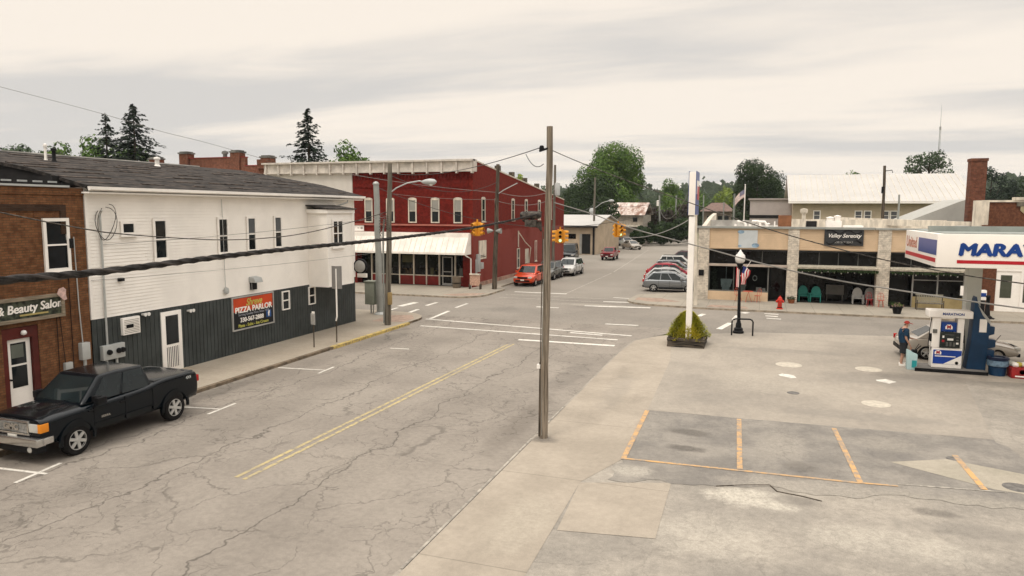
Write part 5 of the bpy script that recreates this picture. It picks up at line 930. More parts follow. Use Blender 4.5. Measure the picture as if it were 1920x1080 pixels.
wire('wire from white building corner across red brick front', cat_((-31.5, 51.2, 9.05), (-19.1, 51.7, 7.55), .15), .018, 'wire_pale')
wire('lower of two wires across the red brick front', cat_((-28, 51.2, 7.5), (-19.1, 51.7, 7.0), .15), .014, 'wire_pale')
wire('wire from timber street light pole to the dark floodlight pole', cat_((-18.25, 33.5, 8.0), (-19.0, 51.7, 8.3), .8), .016)
wire('wire from dark floodlight pole to the pole with transformer', cat_((-19.0, 51.8, 7.6), (-18.65, 66.8, 8.2), .5), .02, 'wire_pale')
wire('second wire from floodlight pole to the pole with transformer', cat_((-19.0, 51.8, 6.9), (-18.65, 66.8, 7.4), .5), .018, 'wire_pale')
wire('wire between transformer pole and pole with cobra light', cat_((-18.65, 66.8, 6.6), (-22.6, 102.5, 7.2), .9), .025)
wire('wire leaving the cobra light pole toward the street bend', cat_((-22.6, 102.5, 7.5), (-18.3, 140, 8.0), .9), .03)
wire('slack wire from garage roof pole toward the white post', cat_((-18.3, 140, 7.2), (-3.95, 47.5, 8.3), 2.6), .022, 'wire_pale')
p7 = pole('signal_pole', 'pale slim steel signal pole hidden behind white gas station post', (-3.72, 47.5, Z1), (-3.95, 47.5, 8.6), .13, .10, G['trim_old'], cat='signal pole')
SA, SB_ = Vector((-20.9, 36.8, 7.5)), Vector((-3.9, 47.5, 7.0))
def spanpt(t): p = SA.lerp(SB_, t); return Vector((p.x, p.y, p.z-2.1*4*t*(1-t)*.98))
wire('signal span wire sagging between the two steel corner poles', [spanpt(i/30) for i in range(31)], .016)
wire('tether wire curving up from right signal to white post', [Vector((-8.3, 44.7, 4.55)).lerp(Vector((-3.9, 47.5, 5.9)), i/12)-Vector((0, 0, .5*4*(i/12)*(1-i/12))) for i in range(13)], .03, 'wire_pale')
def signal(label, t, faces, rz):
    p = spanpt(t); o = thing('traffic_signal', label, 'traffic light', (p.x, p.y, p.z-1.02), rz, 'yellow traffic signals hung over the crossing'); o.scale = (.9, .9, .92); o.location.z += .08
    mb = MB(); mb.box(-.05, .05, -.05, .05, .86, 1.03); mb.box(-.2, .2, -.2, .2, .8, .86); mb.box(-.2, .2, -.2, .2, -.05, -.0); build('hanger', mb, G['orange_sig'], o)
    for a in faces:
        ca, sa = math.cos(R(a)), math.sin(R(a))
        def T(x, y, z): return (x*ca-y*sa, x*sa+y*ca, z)
        mb = MB(); b0 = MB(); b0.box(-.15, .15, -.34, -.14, .0, .8); mb.add([T(*v) for v in b0.v], b0.f); hd = build('signal_head', mb, G['orange_sig'], o, bevel=.02)
        for i, z in enumerate((.67, .4, .13)):
            b0 = MB(); b0.lathe([(.0, -.345), (.1, -.347)], (0, 0, z), axis='y', n=12); mb = MB(); mb.add([T(*v) for v in b0.v], b0.f); build('lens', mb, G['glow_green'] if i == 2 and a in (faces[0],) else G['dark'], hd)
            b0 = MB(); n = 10
            for j in range(n):
                t0, t1 = math.pi*(-.15+1.3*j/n), math.pi*(-.15+1.3*(j+1)/n); f0 = [(.12*math.cos(t0), -.34, z+.12*math.sin(t0)), (.12*math.cos(t1), -.34, z+.12*math.sin(t1)), (.12*math.cos(t1), -.56, z-.02+.12*math.sin(t1)), (.12*math.cos(t0), -.56, z-.02+.12*math.sin(t0))]; b0.extr(f0, (0, 0, .008))
            mb = MB(); mb.add([T(*v) for v in b0.v], b0.f); build('visor', mb, G['orange_sig'], hd)
    return o
signal('yellow traffic signal hanging over left side before the red brick wall', .2936, (150, 60, -30), R(10))
signal('four sided yellow traffic signal just right of the main pole', .551, (0, 90, 180, 270), R(15))
signal('yellow traffic signal hanging left of the parked silver crossover', .7386, (0, 90, 180), R(40))
# street signs on the left sidewalk
s1 = thing('road_sign', 'tall post with back to back grey sign plates on left sidewalk', 'sign', (-18.2, 28.2, Z1)); mb = MB(); mb.tube([(0, 0, 0), (.02, 0, 3.45)], .03, 6); mb.tube([(.06, -.03, 1.2), (.06, -.03, 3.4)], .035, 6, k=1); mb.tube([(.0, -.02, 1.0), (.06, -.03, 1.2)], .035, 6, k=1); build('post', mb, [G['wood_dark'], G['trim']], s1)
mb = MB(); mb.obox((-.08, 0, 3.0), (.13, -.05, 0), (.005, .012, 0), (0, 0, .52)); mb.obox((.17, .02, 3.0), (.12, .06, 0), (-.005, .012, 0), (0, 0, .52)); build('sign_plate', mb, mat('sign_back', (.20, .19, .18), .5, var=.1), s1)
s2 = thing('road_sign', 'small white parking sign on a short black post', 'sign', (-18.47, 26.81, Z1)); mb = MB(); mb.tube([(0, 0, 0), (0, 0, 1.5)], .028, 6); build('post', mb, G['wood_dark'], s2); mb = MB(); mb.obox((0, -.035, 1.27), (.13, -.03, 0), (.003, .006, 0), (0, 0, .25)); pl_ = build('sign_plate', mb, G['grey_white'], s2); mb = MB(); mb.obox((.0, -.045, 1.3), (.05, -.012, 0), (.0015, .004, 0), (0, 0, .14)); build('arrow_mark', mb, G['blind'], pl_); mb = MB(); mb.box(-.06, .06, -.03, .02, 1.5, 1.6); build('cap', mb, G['trim'], s2)
# lamp post with flags and hoop
lpst = thing('street_lamp', 'black lamp post with white acorn globe beside the steel hoop', 'street lamp', (-.8, 37.7, LZ))
mb = MB(); mb.lathe([(.27, -.1), (.27, .1), (.22, .14), (.22, .24), (.15, .3), (.13, .5), (.1, .56), (.1, .62)], n=12); build('base', mb, G['plastic_black'], lpst, smooth=35)
mb = MB(); mb.tube([(0, 0, .6), (-.04, 0, 3.5)], [.085, .06], 12); mb.lathe([(.09, 3.3), (.12, 3.4), (.16, 3.46), (.16, 3.52), (.1, 3.54)], (-.04, 0, 0), n=12); build('shaft', mb, G['plastic_black'], lpst, smooth=40)
mb = MB(); mb.lathe([(.12, 3.54), (.22, 3.64), (.25, 3.8), (.22, 3.95), (.13, 4.04), (.12, 4.08), (.06, 4.14), (.03, 4.22), (0, 4.24)], (-.04, 0, 0), n=16); build('globe', mb, G['lampglass'], lpst, smooth=50)
mb = MB(); mb.tube([(0, -.05, 2.9), (.5, -.12, 3.72)], .014, 6); fs_ = build('flag_staff', mb, G['trim'], lpst)
def hang(par, top, bot, w, nm='flag'):
    mb = MB(); top, bot = Vector(top), Vector(bot); n = 8
    for i in range(7):
        for j in range(n):
            def P(u, v): p = top.lerp(bot, v); k_ = w*(1-.55*v); return (p.x+(u-.5)*k_+.03*math.sin(v*9+u*5), p.y-.06+.05*math.sin(u*6+v*3), p.z-.25*u*(1-v))
            mb.face([P(i/7, j/n), P((i+1)/7, j/n), P((i+1)/7, (j+1)/n), P(i/7, (j+1)/n)], 2 if (j < 3 and i < 3) else i % 2)
    return build(nm, mb, FM, par, smooth=60)
hang(lpst, (.30, -.1, 3.45), (.12, -.1, 2.5), .42); 
mb = MB()
for i in range(4): mb.box(-.2+i*.035, -.165+i*.035, -.1, -.08, 2.35, 3.35-.04*i, i % 2)
build('banner', mb, FM, lpst)
hp = MB(); hp.tube([(-.5, 0, -.05), (-.5, 0, .70), (-.44, 0, .79), (-.34, 0, .83), (.34, .03, .83), (.44, .03, .79), (.5, .04, .70), (.5, .04, -.05)], .038, 10)
h_ = single('hoop_guard', hp, G['plastic_black'], 'black steel hoop barrier guarding the lamp post', 'hoop barrier', None, smooth=50); h_.location = (-.6, 36.95, LZ); h_.rotation_euler = (0, 0, R(6))
hy = thing('fire_hydrant', 'red fire hydrant at the far kerb before the tan shops', 'fire hydrant', (1.4, 47.5, Z1)); mb = MB(); mb.lathe([(.2, 0), (.2, .06), (.13, .08), (.13, .5), (.19, .52), (.19, .57), (.14, .6), (.13, .68), (.07, .76), (.03, .78), (.03, .84), (0, .84)], n=12); build('barrel', mb, G['hydrant'], hy, smooth=40)
mb = MB(); mb.lathe([(.075, -.24), (.075, .24)], (0, 0, .47), axis='x', n=10); mb.lathe([(.09, -.24), (.09, -.12)], (0, 0, .42), axis='y', n=10); build('outlet', mb, G['hydrant'], hy, smooth=40); mb = MB(); mb.lathe([(.15, .0), (.15, .13)], n=12); build('foot', mb, G['plastic_black'], hy)
# things outside the shops
def pot(label, loc, r_, h, m, leaf, fl=None):
    o = thing('flower_pot', label, 'flower pot', loc); mb = MB(); mb.lathe([(r_*.65, 0), (r_*.7, .03), (r_*.95, h*.85), (r_*1.1, h*.87), (r_*1.1, h), (r_*.9, h), (r_*.85, h*.8), (0, h*.8)], n=14); build('pot', mb, m, o, smooth=35)
    r = random.Random(int(r_*100)); mb = MB()
    for q in range(220): a = r.uniform(0, 6.28); k_ = r_*r.random()**.5*1.1; c = Vector((k_*math.cos(a), k_*math.sin(a), h+r.uniform(-.05, .22)*(1-.3*k_/r_))); s_ = .05; mb.face([c+Vector((r.uniform(-s_, s_), r.uniform(-s_, s_), r.uniform(-s_, s_))) for _ in range(3)], 1 if (fl and r.random() < .3) else 0)
    build('plant', mb, [leaf, fl or leaf], o, smooth='leaf'); return o
pot('large black urn of pinkish flowers on the far sidewalk', (8.0, 47.75, Z1), .3, .45, G['plastic_black'], G['leaf_mid'], mat('petal', (.40, .22, .20), .7))
pot('low terracotta pot of greens against the middle pillar', (2.2, 50.75, Z1), .24, .26, G['terracotta'], G['leaf_dark'])
pot('small dark pot on the sidewalk beside third pillar', (8.1, 50.3, Z1), .16, .24, G['plastic_black'], G['leaf_dark'])
def adirondack(label, loc, rz, m, group):
    o = thing('garden_chair', label, 'chair', loc, rz, group); mb = MB(); mb.box(-.27, .27, -.28, .22, .36, .40); build('seat', mb, m, o)
    mb = MB(); n = 12; pts = [(.30*math.cos(math.pi*i/n), .62+.42*math.sin(math.pi*i/n)) for i in range(n+1)]+[(-.24, .36), (.24, .36)]; mb.extr([(x, .2+.12*(z-.36), z) for x, z in pts], (0, .03, 0)); build('backrest', mb, m, o)
    for s_ in (-1, 1):
        mb = MB(); mb.box(s_*.27, s_*.35, -.32, .26, .55, .58); build('armrest', mb, m, o)
        mb = MB(); mb.box(s_*.28, s_*.33, -.3, -.24, 0, .55); build('leg', mb, m, o); mb = MB(); mb.box(s_*.28, s_*.33, .18, .24, 0, .55); build('leg', mb, m, o)
    return o
grp = 'garden chairs outside the boutique'
adirondack('turquoise garden chair farther from the white chairs', (3.0, 51.95, .16), R(6), G['turquoise'], grp); adirondack('turquoise round backed garden chair, second from middle pillar', (3.75, 51.75, .16), R(-6), G['turquoise'], grp)
adirondack('white round backed garden chair in the middle of the bay', (6.3, 51.75, .16), R(0), G['grey_white'], grp); adirondack('white round backed garden chair nearest third pillar', (7.1, 52.0, .16), R(8), G['grey_white'], grp)
mb = MB(); mb.box(-.55, .55, -.05, .05, .5, 1.15); mb.box(-.5, -.45, -.04, .04, 0, .5); mb.box(.45, .5, -.04, .04, 0, .5); o = single('notice_easel', mb, mat('dusty', (.075, .07, .062), .8), 'dusky grey board standing between turquoise and white chairs', 'notice board', None); o.location = (4.95, 52.2, .16)
def bistro(label, loc, m, group, rz=0, sc=1):
    o = thing('bistro_chair', label, 'chair', loc, rz, group); mb = MB(); mb.lathe([(0, .42), (.19, .42), (.2, .44), (0, .445)], n=14); build('seat', mb, m, o)
    mb = MB(); mb.tube([(-.18, .14, .42), (-.17, .2, .75), (-.08, .22, .88), (.08, .22, .88), (.17, .2, .75), (.18, .14, .42)], .014, 5); mb.tube([(0, .17, .44), (0, .22, .88)], .01, 5); mb.tube([(-.17, .2, .66), (.17, .2, .66)], .01, 5); build('backrest', mb, m, o)
    for a in (45, 135, 225, 315): mb = MB(); mb.tube([(.13*math.cos(R(a)), .13*math.sin(R(a)), .42), (.2*math.cos(R(a)), .2*math.sin(R(a)), 0)], .014, 5); build('leg', mb, m, o)
    return o
gb = 'coral bistro seats before the first shop window'
bistro('coral metal chair left of the round bistro table', (-1.15, 50.6, Z1), G['coral'], gb, R(50)); bistro('coral metal chair right of the round bistro table', (.05, 50.6, Z1), G['coral'], gb, R(-50))
bt_ = thing('bistro_table', 'small coral round table before the first shop window', 'table', (-.55, 50.5, Z1)); mb = MB(); mb.lathe([(0, .7), (.34, .7), (.35, .72), (0, .725)], n=18); build('tabletop', mb, G['coral'], bt_)
for a in (0, 120, 240): mb = MB(); mb.tube([(.05, 0, .7), (.1*math.cos(R(a)), .1*math.sin(R(a)), .4), (.26*math.cos(R(a)), .26*math.sin(R(a)), 0)], .015, 5); build('leg', mb, G['coral'], bt_)
bistro('coral red metal chair in front of third pillar', (7.55, 50.75, Z1), G['coral'], 'coral seats by the third pillar', R(0)); bistro('dark red metal chair left of the third pillar', (6.9, 50.85, Z1), mat('deep_red', (.35, .03, .03), .5), 'coral seats by the third pillar', R(10))
# window display goods of the first shop, standing inside on a shelf
mb = MB(); mb.box(-3.1, .6, 51.5, 52.1, .6, .72); sh = single('display_shelf', mb, G['wood_dark'], 'dark shelf just inside the first shop window', 'shelf', (-1.2, 51.8, .6))
mb = MB(); mb.extr([(-2.35, 51.7, .95), (-1.75, 51.7, .95), (-1.6, 51.7, 1.5), (-2.4, 51.7, 1.5)], (0, .3, 0)); mb.tube([(-2.05, 51.85, 1.5), (-2.05, 51.85, 2.35)], .02, 5); mb.box(-2.3, -1.8, 51.75, 51.95, .72, .95); single('swing_seat', mb, mat('pale_cloth', (.26, .30, .30), .8, var=.25), 'pale cloth hanging seat in the first shop window', 'hanging seat', (-2.05, 51.8, .72))
mb = MB(); mb.box(-1.15, -.75, 51.7, 52, .72, 1.05); mb.box(-1.2, -.7, 51.68, 52, 1.05, 1.5); single('lamp_crate', mb, mat('pale_cloth2', (.24, .25, .23), .8), 'pale stacked boxes just right of the lamp post in window', 'box', (-.95, 51.8, .72), bevel=.03)
mb = MB(); 
for i in range(13): a = i/12*6.283; mb.lathe([(0, -.045), (.045, 0), (0, .045)], (-.15+.13*math.cos(a), 51.55, 1.65+.17*math.sin(a)), n=6)
single('wreath', mb, mat('wreath_white', (.42, .42, .38), .8), 'white ring wreath hanging in the first shop window', 'wreath', (-.15, 51.55, 1.65))
mb = MB(); mb.box(-.05, .3, 51.6, 51.9, .72, 1.0); mb.box(.33, .55, 51.6, 51.9, .72, .95); single('gift_box', mb, mat('gift', (.38, .35, .32), .8), 'two small white boxes at the foot of the shop window', 'box', (.2, 51.7, .72))
r = random.Random(3); mb = MB()
for q in range(500): c = Vector((-2.85+r.gauss(0, .12), 51.7+r.gauss(0, .06), .75+r.random()*1.5)); mb.face([c+Vector((r.uniform(-.05, .05), r.uniform(-.03, .03), r.uniform(-.05, .05))) for _ in range(3)])
single('ivy_column', mb, leafmat('ivy', (.05, .06, .04), (.14, .15, .11)), 'trailing pale ivy at the left end of shop window', 'plant', (-2.85, 51.7, .72), smooth='leaf')
# bench and small items before the third bay
bn = thing('park_bench', 'slatted grey bench before the third shop bay', 'bench', (10.2, 50.3, Z1)); mb = MB(); mb.box(-.75, .75, -.25, .2, .4, .45); build('seat', mb, G['wood_grey'], bn); mb = MB()
for i in range(16): mb.box(-.74+i*.094, -.69+i*.094, .2, .23, .5, .9)
mb.box(-.76, .76, .19, .24, .9, .96); mb.box(-.76, .76, .19, .24, .48, .53); build('backrest', mb, mat('bench_pale', (.30, .28, .22), .8), bn)
for x in (-.75, .7): 
    mb = MB(); mb.box(x, x+.05, -.25, -.2, 0, .62); build('leg', mb, G['wood_dark'], bn); mb = MB(); mb.box(x, x+.05, .18, .23, 0, .9); build('leg', mb, G['wood_dark'], bn)
s3 = thing('notice_post', 'thin post with small white card before the ochre wall', 'sign', (12.05, 50.6, Z1)); mb = MB(); mb.tube([(0, 0, 0), (0, 0, 1.4)], .02, 6); build('post', mb, G['galv'], s3); mb = MB(); mb.box(-.17, .17, -.03, -.01, .95, 1.55); build('card', mb, G['white'], s3)
mb = MB(); mb.box(-.3, .3, -.2, .2, .75, 1.35); mb.box(-.28, .28, -.21, -.2, .95, 1.2, 1); mb.box(-.25, .25, -.18, .18, 0, .75, 2); o = single('newspaper_box', mb, [G['white'], G['blue'], G['plastic_black']], 'white and blue box before the ochre shop wall', 'newspaper box', None, bevel=.02); o.location = (12.9, 50.4, Z1)
bo = thing('bollard', 'black fluted bollard with spreading foot beside the canopy column', 'bollard', (12.55, 47.4, Z1)); mb = MB(); mb.lathe([(.27, 0), (.27, .1), (.16, .18), (.13, .5), (.11, .55), (.10, 1.2), (.13, 1.25), (.1, 1.33), (0, 1.35)], n=12); build('shaft', mb, G['plastic_black'], bo, smooth=35); mb = MB(); mb.lathe([(.4, 0), (.38, .05), (.2, .08)], (0, 0, 0), n=8); build('foot', mb, G['plastic_black'], bo)
ac_ = thing('sandwich_board', 'small pinkish a-frame board with dark feet by red wall corner', 'sign', (-20.6, 51.3, Z1)); mb = MB(); mb.obox((0, -.1, .7), (.42, 0, 0), (0, .015, 0), (0, .03, .42)); build('panel', mb, mat('board_pink', (.42, .26, .19), .7, var=.25, vs=9), ac_); mb = MB(); mb.box(-.45, .45, -.14, .0, 1.1, 1.2); mb.box(-.48, -.40, -.2, .1, 0, .4, 1); mb.box(.40, .48, -.2, .1, 0, .4, 1); build('frame', mb, [G['trim_old'], G['wood_dark']], ac_)
bb = thing('trash_barrel', 'small slatted wooden barrel beside the red shopfront door', 'bin', (-22.3, 51.6, Z1)); mb = MB(); mb.lathe([(.3, 0), (.36, .4), (.33, .85), (.3, .87), (0, .82)], n=12); build('barrel', mb, mat('barrel', (.13, .10, .07), .9, var=.3, vs=8, stretch=(6, 6, .5)), bb, smooth=35); mb = MB(); mb.lathe([(.365, .35), (.375, .38), (.372, .42)], n=12); build('hoop', mb, G['plastic_black'], bb)
mb = MB()
# ------------------------------------------------------------------ vehicles
def evalmesh(o, name):
    bpy.context.view_layer.update(); me = bpy.data.meshes.new_from_object(o.evaluated_get(bpy.context.evaluated_depsgraph_get())); me.name = name; return me
def carpaint(name, col, metal=.35, rough=.28, coat=.45):
    if name in MATS: return MATS[name]
    m, t, b = newmat(name); b.inputs['Base Color'].default_value = (*col, 1); b.inputs['Metallic'].default_value = metal; b.inputs['Roughness'].default_value = rough; b.inputs['Specular IOR Level'].default_value = .25 if name == 'paint_truck' else .35; b.inputs['Coat Weight'].default_value = coat; b.inputs['Coat Roughness'].default_value = .05
    return m
glassmat('car_glass', (.008, .012, .013), .03, spec=.4); mat('chrome', (.55, .54, .52), .22, .85, var=.08); mat('alloy', (.42, .41, .39), .35, .1, var=.1); mat('headlamp', (.55, .54, .50), .15, .2, var=.15); mat('tail_red', (.40, .012, .012), .25, var=.1); mat('amber', (.70, .24, .02), .3, var=.1); mat('plate', (.62, .60, .55), .5, var=.1); mat('plate_red', (.42, .04, .03), .5, var=.3, vs=20)
def loft(st):
    mb = MB(); n = 0
    for x, w, zl, zs, zt in st:
        h = [(0, zl), (w*.82, zl), (w-.035, zl+.09), (w, zl+.42*(zs-zl)), (w-.012, zs-.10), (w-.035, zs-.04), (w-.09, zs), (w*.62, zs+(zt-zs)*.75), (0, zt)]
        ring = [(x, y, z) for y, z in h]+[(x, -y, z) for y, z in h[-2:0:-1]]; n = len(ring); mb.v += ring
    for i in range(len(st)-1):
        for j in range(n): mb.f.append((i*n+j, i*n+(j+1) % n, (i+1)*n+(j+1) % n, (i+1)*n+j)); mb.m.append(0)
    mb.f.append(tuple(range(n))); mb.m.append(0); e = (len(st)-1)*n; mb.f.append(tuple(e+j for j in range(n-1, -1, -1))); mb.m.append(0); return mb
def wheel(par, x, y, r_, sy, w=.23, spokes=6, rimm='alloy'):
    mb = MB(); mb.lathe([(0, -w*.28), (r_*.62, -w*.28), (r_*.66, -w/2), (r_*.93, -w/2), (r_, -w*.36), (r_, w*.36), (r_*.93, w/2), (r_*.66, w/2), (r_*.62, w*.28), (0, w*.28)], (x, y, r_), axis='y', n=28); wh = build('wheel', mb, G['rubber'], par, smooth=30)
    mb = MB(); yo = y+sy*w*.40
    mb.lathe([(r_*.60, -.03), (r_*.68, 0.0), (r_*.68, sy*.012), (r_*.60, sy*.016)], (x, yo, r_), axis='y', n=28, cap=False)
    for i in range(spokes):
        a = 2*math.pi*i/spokes+.3; c, s = math.cos(a), math.sin(a); mb.obox((x+c*r_*.36, yo+sy*.0, r_+s*r_*.36), (c*r_*.28, 0, s*r_*.28), (0, .015, 0), (-s*r_*.10, 0, c*r_*.10))
    mb.lathe([(0, sy*.03), (r_*.14, sy*.025), (r_*.19, 0)], (x, yo, r_), axis='y', n=14); build('rim', mb, G[rimm], wh, smooth=35)
def vehicle(name, label, cat, loc, rz, paint, spec, group=None):
    o = thing(name, label, cat, loc, R(rz), group); st = spec['st']; wr = spec['r']; W = max(s[1] for s in st)
    mb = loft(st); body = build('body', mb, [paint, G['plastic_black']], o, smooth=None); ss = body.modifiers.new('s', 'SUBSURF'); ss.levels = ss.render_levels = 2
    cut = MB()
    for x in spec['wx']:
        for sy in (-1, 1): cut.lathe([(0, -.2), (wr*1.16, -.2), (wr*1.16, .2), (0, .2)], (x, sy*(W-.1), wr+.03), axis='y', n=24)
    cu = build('cut', cut, G['plastic_black']); md = body.modifiers.new('b', 'BOOLEAN'); md.operation = 'DIFFERENCE'; md.solver = 'EXACT'; md.object = cu
    me = evalmesh(body, 'body'); body.modifiers.clear(); body.data = me; bpy.data.objects.remove(cu)
    bm = bmesh.new(); bm.from_mesh(me)
    for f_ in bm.faces:
        f_.smooth = True; c = f_.calc_center_median(); 
        if c.z < min(s[2] for s in st)+.06 or (abs(c.y) < W-.12 and c.z < wr*2.3 and any(abs(c.x-x) < wr*1.2 for x in spec['wx']) and c.z < spec.get('archz', .72)): f_.material_index = 1
    for e in bm.edges:
        if e.is_manifold and e.calc_face_angle(0) > R(32): e.smooth = False
    bm.to_mesh(me); bm.free()
    while len(me.materials) < 2: me.materials.append(G['plastic_black'])
    for x in spec['wx']:
        for sy in (-1, 1): wheel(o, x, sy*(W-.125), wr, sy, spokes=spec.get('spokes', 5))
    (bx0, bx1, bz, bw), (tx0, tx1, tz, tw_) = spec['base'], spec['top']
    v = [(bx0, -bw, bz), (bx1, -bw, bz), (bx1, bw, bz), (bx0, bw, bz), (tx0, -tw_, tz), (tx1, -tw_, tz), (tx1, tw_, tz), (tx0, tw_, tz)]
    ar = spec.get('arch', .045); mxx = tx0+(tx1-tx0)*.62
    vv = v+[(mxx, -tw_*.97, tz+ar), (mxx, tw_*.97, tz+ar)]
    mb = MB(); mb.add(vv, [(0, 3, 2, 1), (4, 8, 9, 7), (8, 5, 6, 9), (0, 1, 5, 8, 4), (1, 2, 6, 5), (2, 3, 7, 9, 6), (3, 0, 4, 7)]); cab = build('cabin', mb, paint, o, bevel=.085 if spec.get('spokes') == 6 else .05, bseg=4)
    def quad(P, u0, u1, v0, v1, off, m_, nm, n=1, par=None):
        P = [Vector(p) for p in P]; nrm = (P[1]-P[0]).cross(P[3]-P[0]).normalized(); mb = MB()
        def Q(u, v_): return P[0].lerp(P[1], u).lerp(P[3].lerp(P[2], u), v_)+nrm*off
        a, b_, c, d = Q(u0, v0), Q(u1, v0), Q(u1, v1), Q(u0, v1); mb.extr([a, b_, c, d], -nrm*(off+.012)); return build(nm, mb, m_, par or cab, bevel=0)
    g_ = G['car_glass']; o8 = .008
    quad((v[1], v[2], v[6], v[5]), .07, .93, .10, .90, o8, g_, 'windshield')
    quad((v[3], v[0], v[4], v[7]), .10, .90, *spec.get('rearv', (.22, .86)), o8, g_, 'rear_window')
    for u0, u1 in spec['win']:
        quad((v[0], v[1], v[5], v[4]), u0, u1, .06, .89, o8, g_, 'side_window'); quad((v[2], v[3], v[7], v[6]), 1-u1, 1-u0, .06, .89, o8, g_, 'side_window')
    xf, xb = st[-1][0], st[0][0]; zf = spec['lz']
    for sy in (-1, 1):
        mb = MB(); y = sy*(spec['lw']); lh = spec.get('lh', .075); mb.box(xf-.22, xf+spec.get('lo', .0), y-.15, y+.15, zf-lh, zf+lh); build('headlight', mb, G['headlamp'], body, bevel=.03)
        mb = MB(); y = sy*(spec.get('tw', spec['lw']+.04)); mb.box(xb-.012+spec.get('tx', 0), xb+.22, y-.07, y+.07, spec['tz']-.10, spec['tz']+.10); build('tail_light', mb, G['tail_red'], body, bevel=.02)
        mb = MB(); y = sy*(bw+.10); mx = spec['mx']; mb.box(mx-.07, mx+.09, y-.10, y+.09, bz+.03, bz+.2); build('mirror', mb, spec.get('mm', paint), cab, bevel=.03)
        for hx in spec['doors'][1:]: 
            mb = MB(); mb.box(hx+.02, hx+.16, sy*W-.03, sy*W+.02, spec['hz'], spec['hz']+.03); build('door_handle', mb, spec.get('mm', paint), body)
        mb = MB()
        for dx in spec['doors']: mb.box(dx-.006, dx+.006, sy*(W-.03), sy*(W+.003), st[2][2]+.12, bz-.04)
        build('door_seam', mb, G['plastic_black'], body)
    if spec.get('spokes') != 6 and cat == 'car' and name != 'sedan':
        for sy in (-1, 1):
            mb = MB(); mb.box(spec['wx'][0]+wr*1.15, spec['wx'][1]-wr*1.15, sy*(W-.06), sy*(W+.006), st[3][2]+.0, st[3][2]+.13); build('sill_cladding', mb, G['plastic_black'], body, bevel=.01)
            mb = MB(); mb.tube([(tx0+.15, sy*(tw_-.05), tz+.01), (tx0+.25, sy*(tw_-.05), tz+.05), (tx1-.3, sy*(tw_-.05), tz+.05), (tx1-.2, sy*(tw_-.05), tz+.0)], .016, 5); build('roof_rail', mb, G['plastic_black'], cab)
    mb = MB(); gw = spec.get('gw', .42); mb.box(xf-.08, xf+.012, -gw, gw, zf-.09, zf+.05); build('grille', mb, spec.get('gm', G['plastic_black']), body, bevel=.01)
    mb = MB(); mb.box(xf-.1, xf+.02, -.6, .6, zf-.34, zf-.2); build('air_intake', mb, G['plastic_black'], body, bevel=.02)
    mb = MB(); mb.box(xf, xf+.03, -.15, .15, zf-.26, zf-.15); build('number_plate', mb, G['plate'], body); mb = MB(); mb.box(xb-.02, xb+.04, -.15, .15, spec['tz']-.08, spec['tz']+.06); build('number_plate', mb, G['plate'], body)
    mb = MB(); mb.box(xb-.015, xb+.15, -W+.15, W-.15, st[1][2]+.02, st[1][2]+.2); build('bumper', mb, G['plastic_black'], body, bevel=.03)
    return o
def scale_spec(s, k):
    s = dict(s); s['st'] = [tuple(v*k for v in t) for t in s['st']]
    for key in ('wx', 'doors'): s[key] = [v*k for v in s[key]]
    for key in ('base', 'top'): s[key] = tuple(v*k for v in s[key])
    for key in ('r', 'lz', 'lw', 'tz', 'mx', 'hz'): s[key] = s[key]*k
    return s
SUV = dict(st=[(-2.22, .68, .45, .72, .76), (-2.17, .82, .34, .94, .98), (-2.02, .89, .27, .99, 1.03), (-.9, .91, .25, 1.0, 1.03), (.9, .91, .25, .97, 1.02), (1.25, .91, .25, .94, 1.04), (1.85, .88, .27, .84, .95), (2.08, .82, .30, .74, .83), (2.2, .64, .36, .60, .64)], r=.34, wx=(-1.34, 1.36), base=(-2.08, 1.22, .99, .83), top=(-1.72, .38, 1.60, .66), win=((.05, .24), (.26, .50), (.52, .90)), lz=.74, lw=.60, lo=-.02, tz=.90, tw=.74, mx=.80, doors=(-.95, -.1, .85), hz=.88)
CROSS = dict(SUV, arch=.085, top=(-1.42, .30, 1.56, .63), base=(-2.14, 1.30, .96, .84), win=((.07, .37), (.39, .64), (.66, .94)), tz=.90, tw=.70)
SEDAN = dict(st=[(-2.3, .66, .42, .70, .74), (-2.25, .80, .32, .88, .92), (-2.05, .87, .25, .93, .99), (-1.5, .89, .22, .94, 1.0), (.95, .89, .22, .88, .95), (1.3, .89, .22, .84, .93), (1.95, .86, .25, .72, .82), (2.2, .80, .28, .62, .70), (2.32, .62, .34, .52, .56)], r=.32, wx=(-1.32, 1.40), base=(-1.72, 1.28, .93, .80), top=(-.95, .30, 1.40, .60), win=((.14, .30), (.33, .60), (.63, .92)), lz=.64, lw=.60, lo=-.03, tz=.78, tw=.68, mx=.82, doors=(-.9, .0, .95), hz=.80, rearv=(.12, .88))
PICK = dict(st=[(-2.74, .90, .52, 1.10, 1.14), (-2.70, .955, .48, 1.30, 1.32), (-2.4, .97, .42, 1.335, 1.345), (-1.08, .975, .40, 1.335, 1.345), (-1.0, .975, .40, 1.22, 1.25), (.9, .975, .40, 1.18, 1.24), (1.25, .975, .40, 1.16, 1.27), (1.9, .97, .42, 1.15, 1.25), (2.35, .96, .45, 1.12, 1.21), (2.56, .955, .47, 1.13, 1.21), (2.66, .95, .48, 1.125, 1.20), (2.70, .945, .49, 1.12, 1.185), (2.706, .94, .50, 1.11, 1.17)], arch=.02, r=.385, wx=(-1.75, 1.45), base=(-1.06, 1.25, 1.19, .88), top=(-.88, .52, 1.83, .70), win=((.07, .46), (.50, .88)), lz=.86, lw=.70, lo=.035, tz=1.06, tw=.86, tx=-.02, mx=.86, doors=(-.95, -.02, .95), hz=1.02, archz=.86, gw=.50, spokes=6)
